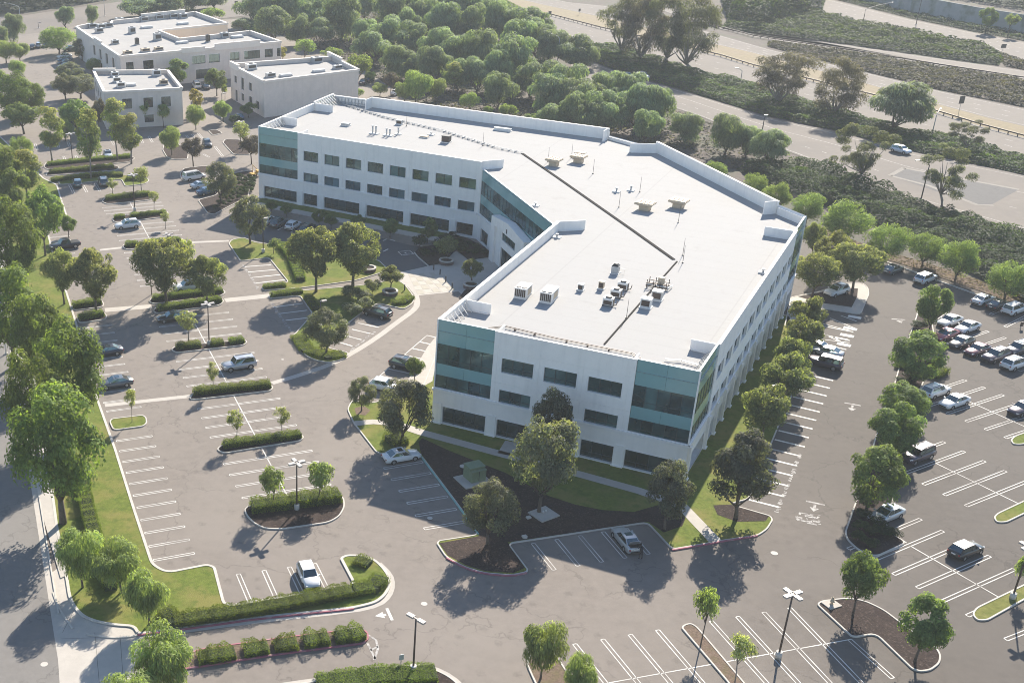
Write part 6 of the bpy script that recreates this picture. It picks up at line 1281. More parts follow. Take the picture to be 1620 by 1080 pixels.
# ================================================================ CARS
def loft(secs, close=True):
    """secs: list of closed rings with the same count"""
    v = []; f = []; n = len(secs[0])
    for s in secs: v += s
    for i in range(len(secs)-1):
        for j in range(n): f.append([i*n+j, i*n+(j+1) % n, (i+1)*n+(j+1) % n, (i+1)*n+j])
    f.append(list(range(n-1, -1, -1))); f.append([(len(secs)-1)*n+j for j in range(n)])
    return v, f
def ring(x, w, zb, zs, zt, crown):
    h = [(w*.90, zb), (w, zb+.12), (w, zb+(zs-zb)*.55), (w*.97, zs), (w*.80, zt)]
    r = [(x, -a, b) for a, b in h]+[(x, 0, zt+crown)]+[(x, a, b) for a, b in h[::-1]]
    return r
def car_model(kind):
    """an unpainted car, nose towards +X, on the ground at the origin; every part its own object"""
    T = dict(
      sedan=dict(L=4.75, W=1.82, body=[(-2.36, .74, .36, .78, .86), (-2.22, .86, .26, .86, .98), (-1.4, .91, .22, .90, 1.02), (0, .91, .20, .88, .95), (1.0, .91, .22, .84, .93), (1.9, .86, .24, .74, .82), (2.25, .74, .28, .60, .68), (2.37, .58, .36, .52, .56)], cab=(1.05, .28, -1.02, -1.86, .93, 1.01, 1.44), wheels=(1.42, -1.36), r=.33),
      hatch=dict(L=4.25, W=1.78, body=[(-2.12, .72, .36, .86, .94), (-2.0, .85, .26, .92, 1.02), (-1.2, .89, .22, .92, 1.03), (0, .89, .20, .90, .98), (.9, .89, .22, .87, .96), (1.65, .84, .24, .78, .86), (2.0, .73, .28, .62, .70), (2.12, .58, .36, .54, .58)], cab=(1.0, .25, -1.52, -2.0, .95, 1.02, 1.50), wheels=(1.32, -1.28), r=.32),
      suv=dict(L=4.75, W=1.90, body=[(-2.36, .80, .42, .95, 1.03), (-2.24, .91, .32, 1.0, 1.10), (-1.4, .95, .28, 1.02, 1.12), (0, .95, .27, 1.0, 1.08), (1.0, .95, .28, .98, 1.08), (1.85, .91, .30, .92, 1.01), (2.22, .80, .34, .78, .88), (2.36, .64, .42, .66, .70)], cab=(1.05, .40, -1.78, -2.24, 1.06, 1.11, 1.68), wheels=(1.45, -1.40), r=.37),
      boxy=dict(L=4.85, W=1.92, body=[(-2.4, .88, .46, 1.0, 1.08), (-2.34, .94, .36, 1.05, 1.14), (-1.4, .96, .32, 1.06, 1.15), (0, .96, .31, 1.05, 1.13), (1.0, .96, .32, 1.04, 1.13), (2.0, .93, .34, 1.0, 1.09), (2.32, .86, .38, .90, .98), (2.4, .72, .46, .80, .84)], cab=(.98, .52, -2.12, -2.32, 1.12, 1.14, 1.80), wheels=(1.5, -1.45), r=.40),
      van=dict(L=5.0, W=1.98, body=[(-2.5, .86, .40, 1.0, 1.08), (-2.4, .96, .30, 1.05, 1.14), (-1.4, .98, .26, 1.06, 1.15), (0, .98, .25, 1.05, 1.13), (1.2, .98, .26, 1.0, 1.10), (1.95, .92, .28, .90, .99), (2.35, .82, .32, .74, .82), (2.5, .66, .40, .62, .66)], cab=(1.75, .9, -2.2, -2.42, 1.08, 1.14, 1.85), wheels=(1.6, -1.5), r=.36),
      pickup=dict(L=5.4, W=1.95, body=[(-2.7, .90, .50, 1.0, 1.04), (-2.6, .95, .42, 1.02, 1.06), (-1.4, .97, .38, 1.03, 1.07), (-.85, .97, .36, 1.03, 1.08), (0, .97, .36, 1.03, 1.10), (1.0, .97, .38, 1.02, 1.12), (2.1, .94, .40, .98, 1.08), (2.6, .86, .46, .86, .95), (2.7, .72, .52, .76, .80)], cab=(1.1, .55, -.75, -.95, 1.09, 1.1, 1.80), wheels=(1.75, -1.65), r=.40))[kind]
    root = empty('parked_car', (0, 0, 0)); P = PAINT['white']
    hw = T['W']/2
    v, f = loft([ring(x, w, zb, zs, zt, .03) for x, w, zb, zs, zt in T['body']]); mb = MB(); mb.add(v, f, 0, True); mb.build('body', P, root)
    x1, x2, x3, x4, zf, zr, zt = T['cab']; wb, wt = hw*.90, hw*.72; zb_ = zf-.10
    B4 = [(x1, zf), (x4, zr)]
    lo = lambda x, s: (x, s*wb*(.93 if x == x1 else .95), (zf if x == x1 else zr)-.06); hi = lambda x, s: (x, s*wt, zt-(.03 if x == x2 else .05))
    pts = [lo(x1, -1), lo(x1, 1), lo(x4, 1), lo(x4, -1), hi(x2, -1), hi(x2, 1), hi(x3, 1), hi(x3, -1)]
    xm = (x2+x3)/2; mid = [(xm, -wt*1.03, zt), (xm, wt*1.03, zt)]; bl = [(0, -wb*1.02, (zf+zr)/2-.06), (0, wb*1.02, (zf+zr)/2-.06)]
    mb = MB(); V = pts+mid+bl
    mb.add(V, [[1, 5, 4, 0][::-1], [3, 7, 6, 2][::-1], [4, 5, 9, 8], [8, 9, 6, 7], [0, 4, 8, 10], [10, 8, 7, 3], [1, 11, 9, 5], [11, 2, 6, 9]], 0, False); mb.build('cabin', P, root)
    def panel(a, b, c, d, name, k=.10, off=.012):
        q = [np.array(x, float) for x in (a, b, c, d)]; m = sum(q)/4; n = np.cross(q[1]-q[0], q[3]-q[0]); n /= np.linalg.norm(n)
        if np.dot(n, m-np.array([(x1+x4)/2, 0, 1.2])) < 0: n = -n
        q = [x+(m-x)*k*np.array([1, 1, 1])+n*off for x in q]; w = MB(); w.add([tuple(x) for x in q]+[tuple(x-n*.02) for x in q], [[0, 1, 2, 3], [3, 2, 1, 0]][:1]); o = w.build(name, M['car_glass'], root); return o
    panel(pts[0], pts[1], pts[5], pts[4], 'windshield', .07); panel(pts[3], pts[2], pts[6], pts[7], 'rear_window', .12)
    for s in (-1, 1):
        i = 0 if s < 0 else 1; a, e = pts[i], pts[3 if s < 0 else 2]; h, g = pts[4+i], pts[7 if s < 0 else 6]
        L_ = lambda p, q, t: tuple(np.array(p)*(1-t)+np.array(q)*t)
        bm, tm = bl[i], mid[i]
        a2 = L_(L_(a, bm, .10), h, .06); bm2 = L_(bm, tm, .05)
        panel(a2, L_(bm2, tm, .02), L_(tm, bm, .10), L_(h, tm, .05), 'side_window', .06); panel(L_(bm2, tm, .02), L_(L_(e, bm, .12), g, .06), L_(g, tm, .10), L_(tm, bm, .10), 'side_window', .07)
        mb = MB(); mb.box((x1-.22, s*(hw*.97+.08), zf+.06), (.16, .18, .13)); mb.build('mirror', P, root)
        mb = MB(); xh = T['body'][-2][0]; mb.box((xh-.12, s*T['body'][-2][1]*.82, T['body'][-2][3]+.01), (.34, .30, .13), -s*.35); mb.build('headlight', M['headlight'], root)
        mb = MB(); xr = T['body'][0][0]; mb.box((xr+.06, s*T['body'][0][1]*.86, T['body'][0][3]-.04), (.16, .26, .16), s*.3); mb.build('taillight', M['taillight'], root)
        for xw in T['wheels']:
            mb = MB(); n = 16; r = T['r']
            ringp = lambda rr, y: [(xw+rr*cos(2*pi*k/n), y, r+rr*sin(2*pi*k/n)) for k in range(n)]
            w0, w1 = s*(hw-.24), s*(hw+.025)
            mb.add(ringp(r, w0)+ringp(r, w1)+ringp(r*.64, w1), [[k, (k+1) % n, n+(k+1) % n, n+k] for k in range(n)]+[[n+k, n+(k+1) % n, 2*n+(k+1) % n, 2*n+k] for k in range(n)], 0)
            wh = mb.build('wheel', M['tyre'], root); mb = MB(); mb.add(ringp(r*.64, w1-s*.02)+[(xw, w1-s*.005, r)], [[k, (k+1) % n, n] for k in range(n)]); mb.build('rim', M['rim'], wh)
    mb = MB()
    for s in (-1, 1):
        for xw in T['wheels']:
            n = 14; r = T['r']*1.17; y = s*(hw+.006); mb.add([(xw+r*cos(pi*k/(n-1)), y, T['r']*.9+r*sin(pi*k/(n-1))) for k in range(n)]+[(xw-r, y, T['body'][3][2]-.02), (xw+r, y, T['body'][3][2]-.02)], [list(range(n))+[n, n+1]])
        mb.box((0, s*(hw-.03), T['body'][3][2]+.05), (T['wheels'][0]-T['wheels'][1]-.8, .09, .10))
    mb.box((T['body'][-1][0]-.06, 0, .46), (.16, hw*1.15, .16)); mb.box((T['body'][0][0]+.04, 0, .46), (.12, hw*1.3, .14)); mb.box((0, 0, .28), (T['L']*.86, T['W']*.72, .12)); mb.build('lower_trim', M['car_trim'], root)
    mb = MB(); mb.box((T['body'][0][0]-.015, 0, .74), (.02, .5, .14)); mb.build('number_plate', M['metal_white'], root)
    if kind in ('suv', 'boxy', 'van'):
        mb = MB()
        for s in (-1, 1): mb.beam((x2-.2, s*wt*.86, zt+.05), (x3+.1, s*wt*.86, zt+.03), .05, .05)
        mb.build('roof_rail', M['car_trim'], root)
    if kind in ('suv', 'sedan'): mb = MB(); mb.box((x2-.52, 0, zt+.0), (.62, wt*1.2, .03)); mb.build('sunroof', M['car_glass'], root)
    if kind == 'pickup': mb = MB(); mb.box((-1.75, 0, 1.075), (1.55, 1.6, .04)); mb.build('bed', M['car_trim'], root)
    return root
PROTO = {}; PAINTED = ('body', 'cabin', 'mirror')
def car(kind, color, x, y, nose, label, group=None, cat='car', open_trunk=False):
    g = at(x, y); h = at(*nose); a = math.atan2(h[1]-g[1], h[0]-g[0])
    if kind not in PROTO: PROTO[kind] = t = car_model(kind)
    else: t = copy_tree(PROTO[kind])
    t.location = (g[0], g[1], .012); t.rotation_euler = (0, 0, a); t.scale = (1, 1, 1); tag(t, label, cat, group)
    for ch in t.children:
        if ch.name.split('.')[0] in PAINTED: ch.material_slots[0].link = 'OBJECT'; ch.material_slots[0].material = PAINT[color]
    return t
EAST = lambda x, y: (x+22, y-8.5)     # nose towards the back kerb of the east lot
WEST = lambda x, y: (x-22, y+8.5)
GC = 'cars parked on the lots'
for a in (
 ('suv', 'white', 202, 361, (180, 363.5), 'white crossover parked alone in mid lot with its nose to the left'),
 ('pickup', 'black', 103, 393, (84, 396), 'black pickup at the west kerb under a small tree'),
 ('boxy', 'silver', 378, 583, (350, 587.5), 'silver four-by-four parked alone beside the long single hedge'),
 ('sedan', 'navy', 169, 561, (146, 564), 'dark navy sedan at the west kerb, upper of two'),
 ('sedan', 'grey', 183, 611, (160, 614.5), 'dark grey sedan at the west kerb, lower of two'),
 ('hatch', 'white', 488, 917, (497, 938), 'white hatchback parked nose first against the long hedge'),
 ('sedan', 'white', 635, 727, (664, 722), 'white sedan with a dark sunroof at the edge of the office shadow'),
 ('suv', 'black', 597, 500, (575, 494), 'dark crossover parked beside the white-flowered shrubs'),
 ('suv', 'black', 642, 583, (666, 588.5), 'dark crossover behind a small bush on the stalls by the office side door'),
 ('hatch', 'white', 609, 616, (634, 621), 'white hatchback with its tail to the drive, left of the broad olive tree'),
 ('sedan', 'white', 424, 353, (434, 346.5), 'white sedan in the shade at the north wing, leftmost of five'),
 ('suv', 'grey', 441, 357, (451, 350.5), 'dark crossover in the shade at the north wing, second of five'),
 ('hatch', 'white', 464, 361, (474, 354.5), 'pale hatchback in the shade at the north wing, middle of five'),
 ('suv', 'black', 487, 367, (497, 360.5), 'black car in the shade at the north wing, fourth of five'),
 ('sedan', 'black', 510, 374, (520, 367.5), 'black sedan in the shade at the north wing, nearest the plaza elms'),
 ('van', 'white', 307, 284, (325, 281), 'white van at the tip of the mounded shrub bed'),
 ('sedan', 'pale_silver', 319, 297, (336, 294), 'pale silver car under the grey olive tree, middle of three'),
 ('sedan', 'blue', 328, 307, (346, 303.5), 'blue car under the grey olive tree, lowest of three'),
 ('hatch', 'teal', 123, 294, (121.5, 287), 'small bluish car in the north bay, left of two'),
 ('suv', 'grey', 164, 292, (162, 285), 'grey car with a bright roof in the north bay, right of two'),
 ('sedan', 'pale_silver', 171, 248, (174, 255), 'silver sedan backed up to the dark hedge of the north stalls'),
 ('hatch', 'black', 328, 231, (333, 238), 'black car by itself left of the two small islands'),
 ('sedan', 'black', 52, 77, (55, 70), 'dark car in the north parking bay, leftmost of the row'), ('suv', 'silver', 62, 75, (65, 68), 'silver car in the north parking bay row, second from the left'), ('sedan', 'grey', 73, 74, (76, 67), 'dark grey car in the north parking bay row, third'), ('hatch', 'white', 89, 74, (92, 67), 'white car in the north parking bay row, under the umbrella-shaped tree'), ('suv', 'black', 111, 81, (102, 82), 'black car on the bay corner against the olive hedge'),
 ('sedan', 'white', 102, 92, (92, 93), 'white car in the short column beside the service road, top'), ('sedan', 'blue', 103, 97, (93, 98), 'blue car in the short column beside the service road, second'), ('sedan', 'navy', 104, 102, (94, 103), 'dark car in the short column beside the service road, third'), ('hatch', 'silver', 103, 107.5, (93, 108.5), 'silver car in the short column beside the service road, bottom'),
 ('van', 'white', 311, 139, (305, 132), 'white van in the yard between the tan blocks'), ('sedan', 'grey', 326, 140, (320, 133), 'grey car beside the white van in the yard'),
 ('sedan', 'blue', 378, 188, (371, 182), 'blue car at the foot of the mid tan block'),
 ('sedan', 'navy', 576, 133, (590, 126), 'dark car in the gap right of the mid tan block, left one'), ('suv', 'navy', 584, 130, (597, 123), 'dark car with a light bonnet in the gap right of the mid tan block'),
 ('sedan', 'white', 628, 150, (640, 146), 'white car half hidden under the pepper trees behind the office'),
 ('suv', 'white', 297, 459, (282, 461), 'white crossover hidden behind the elm at the end of the double hedges'),
 ('sedan', 'black', 272, 507, (256, 509), 'dark car in the shade below the double hedge island'),
 ('sedan', 'silver', 1306, 562, (1285, 557), 'silver sedan in the east row, tucked behind the dark four-by-four'),
 ('boxy', 'plum', 1303, 580, (1280, 574.5), 'dark plum four-by-four at the end of the east row of cars'),
 ('sedan', 'pale_silver', 1287, 553, (1268, 548), 'pale car half under the trees of the east row'),
 ('suv', 'white', 1322, 466, (1306, 471), 'white car hidden beneath the trees at the paved corner'),
 ('sedan', 'grey', 1412, 431, (1430, 424), 'grey sedan at the rear kerb beside the spreading tree'),
 ('suv', 'bluewhite', 1463, 446, (1481, 439), 'pale silver crossover at the rear kerb above the northern divider tree'),
 ('sedan', 'white', 1554, 479, (1572, 472), 'white sedan at the rear kerb, leftmost of the group of three'),
 ('sedan', 'black', 1578, 487, (1596, 480), 'black car in tree shade between two white cars at the rear kerb'),
 ('boxy', 'white', 1604, 495, (1624, 488), 'white wagon at the rear kerb by the right edge'),
 ('sedan', 'white', 1501, 513, (1481, 520), 'white sedan topmost in the slanting row, beside the divider grass'),
 ('sedan', 'white', 1529, 523, (1508, 530.5), 'white sedan second from the top of the slanting row'),
 ('sedan', 'red', 1494, 535, (1473, 542.5), 'red coupe nosed into the divider below the white sedans'),
 ('sedan', 'black', 1519, 547, (1498, 554.5), 'black sedan with a pale roof next to the red coupe'),
 ('sedan', 'maroon', 1545, 559, (1524, 566.5), 'maroon sedan in the slanting row, between the black sedan and the plum crossover'),
 ('suv', 'plum', 1573, 569, (1550, 577), 'plum crossover next to the maroon sedan'),
 ('suv', 'navy', 1609, 558, (1587, 566), 'navy crossover at the right edge of the slanting rows'),
 ('suv', 'white', 1604, 581, (1627, 573), 'white crossover nose up beside the plum one'),
 ('suv', 'white', 1478, 625, (1501, 617), 'white crossover with its tail to the divider trees'),
 ('sedan', 'white', 1508, 641, (1484, 649), 'white sedan next to the crossover by the divider trees'),
 ('boxy', 'plum', 1449, 727, (1425, 736), 'dark plum four-by-four parked alone under a divider tree'),
 ('sedan', 'pale_silver', 1400, 820, (1375, 830), 'pale silver sedan nosed under the largest divider tree'),
 ('hatch', 'black', 1526, 876, (1551, 866), 'black coupe alone among empty stalls, tail to the left'),
 ('sedan', 'plum', 1616, 652, (1592, 661), 'plum sedan cut by the right edge of the frame'),
 ): car(*a)
trunk_car = car('sedan', 'silver', 990, 860, (975, 841), 'silver sedan with its boot lid raised in the shade of the office')
mb = MB(); mb.add([(-1.72, -.62, 1.06), (-1.72, .62, 1.06), (-2.02, .60, 1.62), (-2.02, -.60, 1.62), (-1.76, -.62, 1.05), (-1.76, .62, 1.05), (-2.06, .60, 1.61), (-2.06, -.60, 1.61)], [[0, 1, 2, 3], [7, 6, 5, 4], [3, 2, 6, 7], [0, 3, 7, 4], [1, 5, 6, 2]]); bl_ = mb.build('boot_lid', PAINT['silver'], trunk_car)
mb = MB(); mb.box((-2.0, 0, 1.045), (.56, 1.25, .06)); mb.build('boot_opening', M['car_trim'], trunk_car)
GF = 'cars on the freeway'
car('suv', 'bluewhite', 1424, 242, (1442, 246.5), 'pale blue-white crossover driving on the ramp beside the ivy bank', GF); car('sedan', 'white', 992, 123, (1003, 127), 'dark-windowed white car on the ramp, left of two', GF); car('suv', 'white', 1017, 124, (1028, 128), 'white car on the ramp, right of two', GF); car('sedan', 'white', 908, 99, (916, 102), 'white car behind the belt trees at the head of the ramp', GF)

# ================================================================ LAMP POSTS, SIGNS AND STREET FURNITURE
def lamp(x, y, ty, heads, label, base_h=.75, rz=None, group='lamp posts on the parking lot', m='metal_brown'):
    g = at(x, y); H = hgt(x, y, ty); t = thing('lamp_post', label, 'lamp post', (g[0], g[1], 0.0), rz if rz is not None else .45, group)
    b = MB(); b.cyl((0, 0, -.05), .30, base_h+.05, 14); b.build('base', M['kerb'], t); b = MB(); b.tube([(0, 0, base_h-.02), (0, 0, H)], [.10, .075], 8); b.build('pole', M[m], t)
    for i in range(heads):
        a = 2*pi*i/heads; r = .62; b = MB(); b.box((r*cos(a), r*sin(a), H+.02), (.78, .42, .20), a); b.box(((r-.45)*cos(a), (r-.45)*sin(a), H+.02), (.34, .10, .08), a); hd = b.build('lamp_head', M['lamp_head'], t)
        b = MB(); b.box((r*cos(a), r*sin(a), H-.095), (.62, .30, .03), a); b.build('lens', M['metal_white'], hd)
    return t
lamp(653.5, 1062, 978, 2, 'two-headed lamp post at the tip of the bottom planting', rz=-.8); lamp(1231, 1040, 940, 4, 'four-headed lamp post standing in the open stalls at the bottom right'); lamp(1601, 947, 865, 4, 'four-headed lamp post on the dry lawn strip at the right edge')
lamp(469.5, 806, 732, 4, 'four-headed lamp post between two green trees on the big rounded island'); lamp(331, 546, 481, 4, 'four-headed lamp post on the mid row hedge island'); lamp(266, 384, 371, 4, 'four-headed lamp post among the pale trees of the row', .5); lamp(213.5, 334, 277, 4, 'four-headed lamp post beside the northernmost hedge of the row')
lamp(115, 257, 212, 4, 'four-headed lamp post between the slender gold-topped trees'); lamp(381, 235, 193, 4, 'four-headed lamp post at the small island left of the glass corner'); lamp(416.5, 400, 346, 1, 'single-headed lamp post on the lawn at the court entrance'); lamp(506.5, 520, 477, 1, 'single-headed lamp post in the lower plaza bed'); lamp(1210, 668, 612, 1, 'single-headed lamp post among the elms along the east wall'); lamp(352, 191, 148, 1, 'slim lamp post in the yard by the mid tan block')
lamp(61, 45, 36, 1, 'small dark lamp post by the far road at the top left', .3); lamp(166, 26, -10, 1, 'tall pole beside the far road left of the tan block', .2, m='metal_grey')
def arm_lamp(x, y, ty, ax, ay, label, group='freeway light poles', m='metal_grey'):
    g = at(x, y); H = hgt(x, y, ty); z = H+.6; e = at(ax, ay, z); t = thing('street_lamp', label, 'street lamp', (g[0], g[1], 0), 0, group); d = (e[0]-g[0], e[1]-g[1])
    b = MB(); b.cyl((0, 0, -.05), .25, .3, 10); b.build('base', M['kerb'], t); b = MB(); b.tube([(0, 0, .2), (0, 0, H*.6), (0, 0, H*.93), (d[0]*.12, d[1]*.12, H), (d[0]*.5, d[1]*.5, H+.45), (d[0], d[1], z)], [.13, .11, .09, .08, .07, .06], 7); b.build('pole', M[m], t)
    b = MB(); b.box((d[0], d[1], z-.02), (.9, .35, .16), math.atan2(d[1], d[0])); b.build('lamp_head', M['lamp_head'], t); return t
arm_lamp(1365, 37, 14, 1412, 4, 'freeway light pole with a long dark arm at the edge of the far highway', m='metal_dark'); arm_lamp(1449, 40, -8, 1440, -14, 'dark pole at the kerb of the far highway', m='metal_dark'); arm_lamp(1474, 214, 181, 1488, 172, 'pale freeway light pole on the ivy bank near the flat-topped eucalyptus'); arm_lamp(1206, 206, 186, 1212, 182, 'short light pole at the edge of the ramp near the drooping pepper tree', m='metal_dark'); arm_lamp(1457, 316, 258, 1452, 254, 'tall dark pole beside the hatched gore', m='metal_dark'); arm_lamp(1172, 126, 112, 1166, 108, 'light pole on the ivy bank below the freeway lanes'); arm_lamp(881, 107, 60, 874, 54, 'slim pale pole rising through the belt trees')
arm_lamp(10, 560, 486, 26, 489, 'white street lamp with a short arm at the left edge of the frame', 'street lamps on the western road', 'metal_white'); arm_lamp(33, 40, 10, 8, 5, 'curved street lamp over the far road at the top left corner', 'street lamps on the far road'); arm_lamp(18, 52, 32, 0, 28, 'second curved street lamp at the left edge by the far road', 'street lamps on the far road')
def sign(x, y, ty, wd, ht, label, m='metal_dark', legs=1, rz=.3, name='road_sign', cat='sign'):
    g = at(x, y); H = hgt(x, y, ty); t = thing(name, label, cat, (g[0], g[1], 0), rz); b = MB()
    for i in range(legs): q = (i-(legs-1)/2)*wd*.6; b.tube([(q, 0, 0), (q, 0, H)], [.05, .05], 6)
    b.build('post', M['metal_grey'], t); b = MB(); b.box((0, -.07, H-ht/2), (wd, .04, ht)); b.build('panel', M[m], t); return t
sign(1516, 181, 152, 1.6, 1.9, 'roadside sign on a post in the dry dirt median'); sign(1450, 50, 45, 2.2, 1.0, 'low two-legged dark sign at the edge of the green bank', legs=2); sign(869, 30, 18, 1.2, 1.3, 'small dark sign by the start of the median guard rail'); sign(916, 24, 14, .8, 1.0, 'slim sign in the dirt median left of the eucalyptus clump'); sign(634, 1054, 1034, .45, .6, 'slim sign post beside the two-headed lamp post', m='metal_grey'); sign(1614, 520, 509, .6, .7, 'sign post in the stalls at the right edge below the white wagon', m='metal_brown'); sign(1585, 84, 70, 2.0, 1.2, 'dark umbrella-like sign by the bend of the far highway'); sign(374, 12, 2, 1.4, 1.4, 'dark sign with two red lamps over the short road behind the belt', legs=2)
for p, (a, b) in {'rail_a': ((582, 358), (582, 344)), }.items(): pass
for x, y in ((533, 334), (592, 345), (627, 352), (578, 346)): sign(x, y, y-12, .35, .5, 'slim white-faced post in front of the ground floor windows of the north wing', m='metal_white', name='sign_post', rz=-.5)['group'] = 'sign posts along the north wing'
def guard_rail(pts, label, h=.75, m='metal_brown'):
    q = [at(*p) for p in pts]; g = q[0]; t = thing('guard_rail', label, 'guard rail', (g[0], g[1], 0), 0); b = MB()
    for a, c in zip(q, q[1:]): b.beam((a[0]-g[0], a[1]-g[1], h-.12), (c[0]-g[0], c[1]-g[1], h-.12), .10, .32)
    b.build('rail', M[m], t); me = None
    for a, c in zip(q, q[1:]):
        L = math.dist(a, c); n = max(1, int(L/2.6))
        for i in range(n):
            p = lerp(a, c, i/n)
            if me is None: k = MB(); k.box((0, 0, h/2), (.18, .22, h)); me = k.mesh('post', M[m])
            o = bpy.data.objects.new('post', me); o.location = (p[0]-g[0], p[1]-g[1]-.12, 0); link(o, t)
    return t
guard_rail([(866, 24), (950, 46), (1060, 71), (1140, 90), (1192, 106), (1355, 147), (1465, 174), (1550, 200), (1640, 224)], 'brown guard rail on posts along the dry dirt median'); guard_rail([(1100, 35), (1191, 59), (1215, 63), (1352, 83), (1485, 105), (1640, 129)], 'long dark guard rail above the dry scrub bank'); guard_rail([(1560, 258), (1590, 265), (1640, 276)], 'short pale guard rail at the lower end of the ivy bank', m='metal_grey')
# round planters with their little trees, and bollards
def planter(x, y, label):
    g = at(x, y); t = thing('round_planter', label, 'planter', (g[0], g[1], 0.01)); R0 = 1.25
    n = 26; b = None
    for row in range(3):
        for k in range(n):
            a0 = 2*pi*(k+(row % 2)*.5)/n+.02; a1 = a0+2*pi/n-.04; z0 = .02+row*.19; z1 = z0+.17; mb = MB()
            mb.prism([(R0*cos(a0), R0*sin(a0)), (R0*cos(a1), R0*sin(a1)), ((R0-.2)*cos(a1), (R0-.2)*sin(a1)), ((R0-.2)*cos(a0), (R0-.2)*sin(a0))], z0, z1)
            if row == 0 or b is None: pass
            mb.build('brick', M['brick'], t)
    mb = MB(); n = 32; o = [(R0+.06)*1.0, R0-.28]
    P = [(r*cos(2*pi*k/n), r*sin(2*pi*k/n), z) for r, z in ((o[0], .58), (o[0], .74), (o[1], .74), (o[1], .45)) for k in range(n)]
    mb.add(P, [[j*n+k, j*n+(k+1) % n, (j+1)*n+(k+1) % n, (j+1)*n+k] for j in range(3) for k in range(n)]); mb.build('rim', M['kerb'], t)
    mb = MB(); mb.cyl((0, 0, .1), R0-.22, .48, 24); mb.build('soil', M['mulch'], t); return t
for x, y, lb in ((706, 417, 'round brick planter with a pale rim in the shaded bed by the court'), (583, 429, 'round brick planter beside the plaza elms'), (617, 466, 'round brick planter at the tip near the dark crossover'), (745, 455, 'round brick planter nearest the south wing wall')): planter(x, y, lb)
for a in ((706, 411, 378, 40, 'small tree growing in the planter by the court'), (618, 460, 426, 42, 'small bright tree growing in the planter at the plaza tip'), (746, 449, 415, 38, 'small tree growing in the planter nearest the south wing')): t = tree('side_elm', *a); t.location.z = .6; t.scale = tuple(s*.97 for s in t.scale)
GB = 'dark bollards along the plaza edge'
for x, y in ((686, 427), (696, 435), (705, 446), (715, 457), (640, 460)):
    g = at(x, y); t = thing('bollard', 'slim dark bollard in the line along the plaza edge' if x != 640 else 'slim dark bollard by itself beside the planter at the plaza tip', 'bollard', (g[0], g[1], .014), 0, GB if x != 640 else None); b = MB(); b.cyl((0, 0, 0), .13, .05, 10); b.build('foot', M['metal_grey'], t); b = MB(); b.cyl((0, 0, .05), .10, .95, 12); b.cyl((0, 0, 1.0), .10, .06, 12, r2=.04); b.build('post', M['metal_dark'], t)
# green transformer cabinet on its pad; flat pad with a small box
g = at(747, 762); a = math.atan2(*(lambda u: (u[1], u[0]))(unit(V2(at(742, 773), at(764, 768))))); t = thing('transformer_cabinet', 'sage green transformer cabinet on a concrete pad in the shaded mulch', 'utility box', (g[0], g[1], .115), a)
b = MB(); b.box((.15, .1, .06), (3.6, 3.0, .12)); b.build('pad', M['concrete'], t); b = MB(); b.box((.5, .55, .95), (2.0, 1.5, 1.7)); b.build('cabinet', M['green_box'], t); b = MB(); b.box((.5, -.35, .80), (1.9, .5, 1.4)); b.box((.5, -.36, 1.54), (2.0, .62, .06)); b.build('door', M['green_box'], t); b = MB(); b.box((.5, .55, 1.83), (2.1, 1.6, .06)); b.build('lid', M['green_box'], t); b = MB(); b.box((.5, -.62, .9), (.06, .03, 1.2)); b.build('seam', M['metal_dark'], t)
g = at(860, 815); t = thing('concrete_pad', 'flat concrete pad in the mulch with two little white vents on it', 'utility pad', (g[0], g[1], .115), a+.15); b = MB(); b.box((0, 0, .07), (2.6, 2.4, .14)); b.build('slab', M['concrete'], t)
for s in (-.2, .2): b = MB(); b.cyl((.3+s, .2, .14), .1, .22, 10); b.build('vent', M['metal_white'], t)
for x, y, lb in ((836, 820.5, 'small pale valve box left of the flat concrete pad'), (829.5, 850.5, 'little tan box on the mulch beside the shaded kerb')): g = at(x, y); tag(MB().box((g[0], g[1], .2), (.5, .4, .2), a).build('valve_box', M['kerb']), lb, 'utility box')
g = at(1315, 957); t = thing('fire_hydrant', 'tan fire hydrant on a small concrete pad at the left of the bark island', 'hydrant', (g[0], g[1], .1), .4); b = MB(); b.box((0, 0, .04), (1.5, 1.3, .10)); b.build('pad', M['concrete'], t); b = MB(); b.cyl((0, 0, .08), .20, .08, 12); b.cyl((0, 0, .16), .14, .55, 12); b.cyl((0, 0, .71), .17, .06, 12); b.cyl((0, 0, .77), .15, .16, 12, r2=.05); b.build('barrel', M['metal_tan'], t)
b = MB(); b.tube([(-.26, 0, .5), (.26, 0, .5)], [.08, .08], 8); b.tube([(0, -.26, .45), (0, 0, .45)], [.10, .10], 8); b.build('outlet', M['metal_tan'], t)
g = at(404, 279); t = thing('utility_cart', 'small yellow cart with an upright mast on the walk at the north glass corner', 'cart', (g[0], g[1], .02), .6); b = MB(); b.box((0, 0, .62), (2.2, 1.2, .25)); b.box((.7, 0, .95), (.7, 1.0, .5)); b.build('body', M['yellow'], t); b = MB(); b.tube([(-.6, 0, .7), (-.6, 0, 2.6)], [.07, .06], 6); b.tube([(-.6, 0, 2.5), (.5, 0, 1.4)], [.06, .06], 6); b.build('mast', M['yellow'], t)
for i in (-.7, .7):
    for j in (-.6, .6): b = MB(); b.tube([(i, j-.1, .3), (i, j+.1, .3)], [.3, .3], 12); b.build('wheel', M['tyre'], t)
for x, y, s in ((1509, 532, .0), (1462, 533, 0)): pass
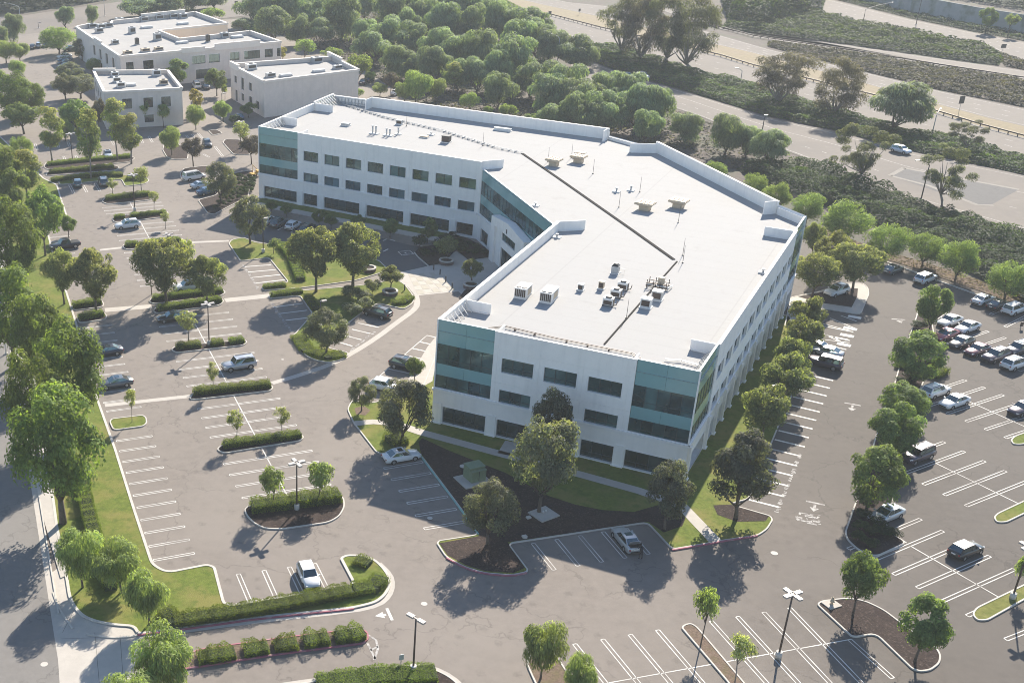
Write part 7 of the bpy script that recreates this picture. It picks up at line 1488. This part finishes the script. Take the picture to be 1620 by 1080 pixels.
for x, y, lb in ((1459.5, 531.5, 'white wheel stop at the foot of the divider grass, left of two'), (1470, 536, 'white wheel stop beside the red coupe, right of two')): g = at(x, y); r = math.atan2(*(lambda u: (u[1], u[0]))(unit(V2(at(1455, 530), at(1475, 538))))); tag(MB().box((g[0], g[1], .09), (1.7, .16, .15), r, taper=.9).build('wheel_stop', M['paint']), lb, 'wheel stop')

# ================================================================ THE PERSON AT THE OPEN BOOT
ca = trunk_car.rotation_euler.z; cl = trunk_car.location; g = (cl.x-3.05*cos(ca)+.25*sin(ca), cl.y-3.05*sin(ca)-.25*cos(ca)); fa = ca
person = thing('person', 'person in dark clothes bending over the open boot of the silver sedan', 'person', (g[0], g[1], .012), fa)
J = {'pelvis': (0, 0, .95, .15), 'waist': (.03, 0, 1.10, .13), 'chest': (.14, 0, 1.34, .15), 'neck': (.24, 0, 1.50, .06), 'head0': (.29, 0, 1.58, .085), 'head': (.34, 0, 1.68, .10), 'top': (.36, 0, 1.77, .07)}
E = [('pelvis', 'waist'), ('waist', 'chest'), ('chest', 'neck'), ('neck', 'head0'), ('head0', 'head'), ('head', 'top')]
for s, n in ((-1, 'l'), (1, 'r')):
    J |= {'hip'+n: (0, s*.10, .90, .10), 'knee'+n: (.06*s+.03, s*.12, .50, .065), 'ankle'+n: (-.03+.06*s, s*.13, .09, .045), 'toe'+n: (.16+.06*s, s*.15, .04, .04),
          'sh'+n: (.17, s*.20, 1.40, .065), 'elb'+n: (.36, s*.24, 1.18, .048), 'wri'+n: (.58, s*.16, 1.08, .034), 'palm'+n: (.65, s*.14, 1.06, .036)}
    E += [('pelvis', 'hip'+n), ('hip'+n, 'knee'+n), ('knee'+n, 'ankle'+n), ('ankle'+n, 'toe'+n), ('chest', 'sh'+n), ('sh'+n, 'elb'+n), ('elb'+n, 'wri'+n), ('wri'+n, 'palm'+n)]
    for k, (dy, ln) in enumerate(((-.03, .07), (-.01, .08), (.01, .085), (.03, .07))): J[f'f{k}{n}'] = (.65+ln*.6, s*.14+dy, 1.05, .010); J[f'g{k}{n}'] = (.65+ln, s*.14+dy, 1.02, .009); E += [('palm'+n, f'f{k}{n}'), (f'f{k}{n}', f'g{k}{n}')]
    J['th'+n] = (.66, s*.14-s*.06, 1.04, .012); E.append(('palm'+n, 'th'+n))
ks = list(J); me = bpy.data.meshes.new('body'); me.from_pydata([J[k][:3] for k in ks], [(ks.index(a_), ks.index(b_)) for a_, b_ in E], []); me.materials.append(M['cloth_dark'])
body = link(bpy.data.objects.new('body', me), person); md = body.modifiers.new('Skin', 'SKIN')
for i, k in enumerate(ks): me.skin_vertices[0].data[i].radius = (J[k][3], J[k][3])
me.skin_vertices[0].data[0].use_root = True; body.modifiers.new('Subdivision', 'SUBSURF').levels = 1
mb = MB()
for z0, r0, z1, r1 in ((1.60, .095, 1.70, .112), (1.70, .112, 1.80, .07)): mb.cyl((.335, 0, z0), r0, z1-z0, 12, r2=r1)
mb.build('hair', M['hair'], person)
mb = MB(); mb.cyl((.41, 0, 1.62), .05, .09, 10, r2=.045); mb.box((.465, 0, 1.665), (.03, .025, .04)); mb.build('face', M['skin'], person)

# ================================================================ THE AIR BETWEEN
hz = bpy.data.materials.new('haze'); hz.use_nodes = True; n = hz.node_tree.nodes; n.clear()
out = n.new('ShaderNodeOutputMaterial'); pv = n.new('ShaderNodeVolumePrincipled'); pv.inputs['Color'].default_value = (0.90, 0.94, 0.97, 1); pv.inputs['Density'].default_value = HAZE; pv.inputs['Anisotropy'].default_value = 0.0
hz.node_tree.links.new(pv.outputs[0], out.inputs['Volume'])
o = MB().box((0, 650, 39), (2840, 2540, 80)).build('haze', hz); o['kind'] = 'stuff'
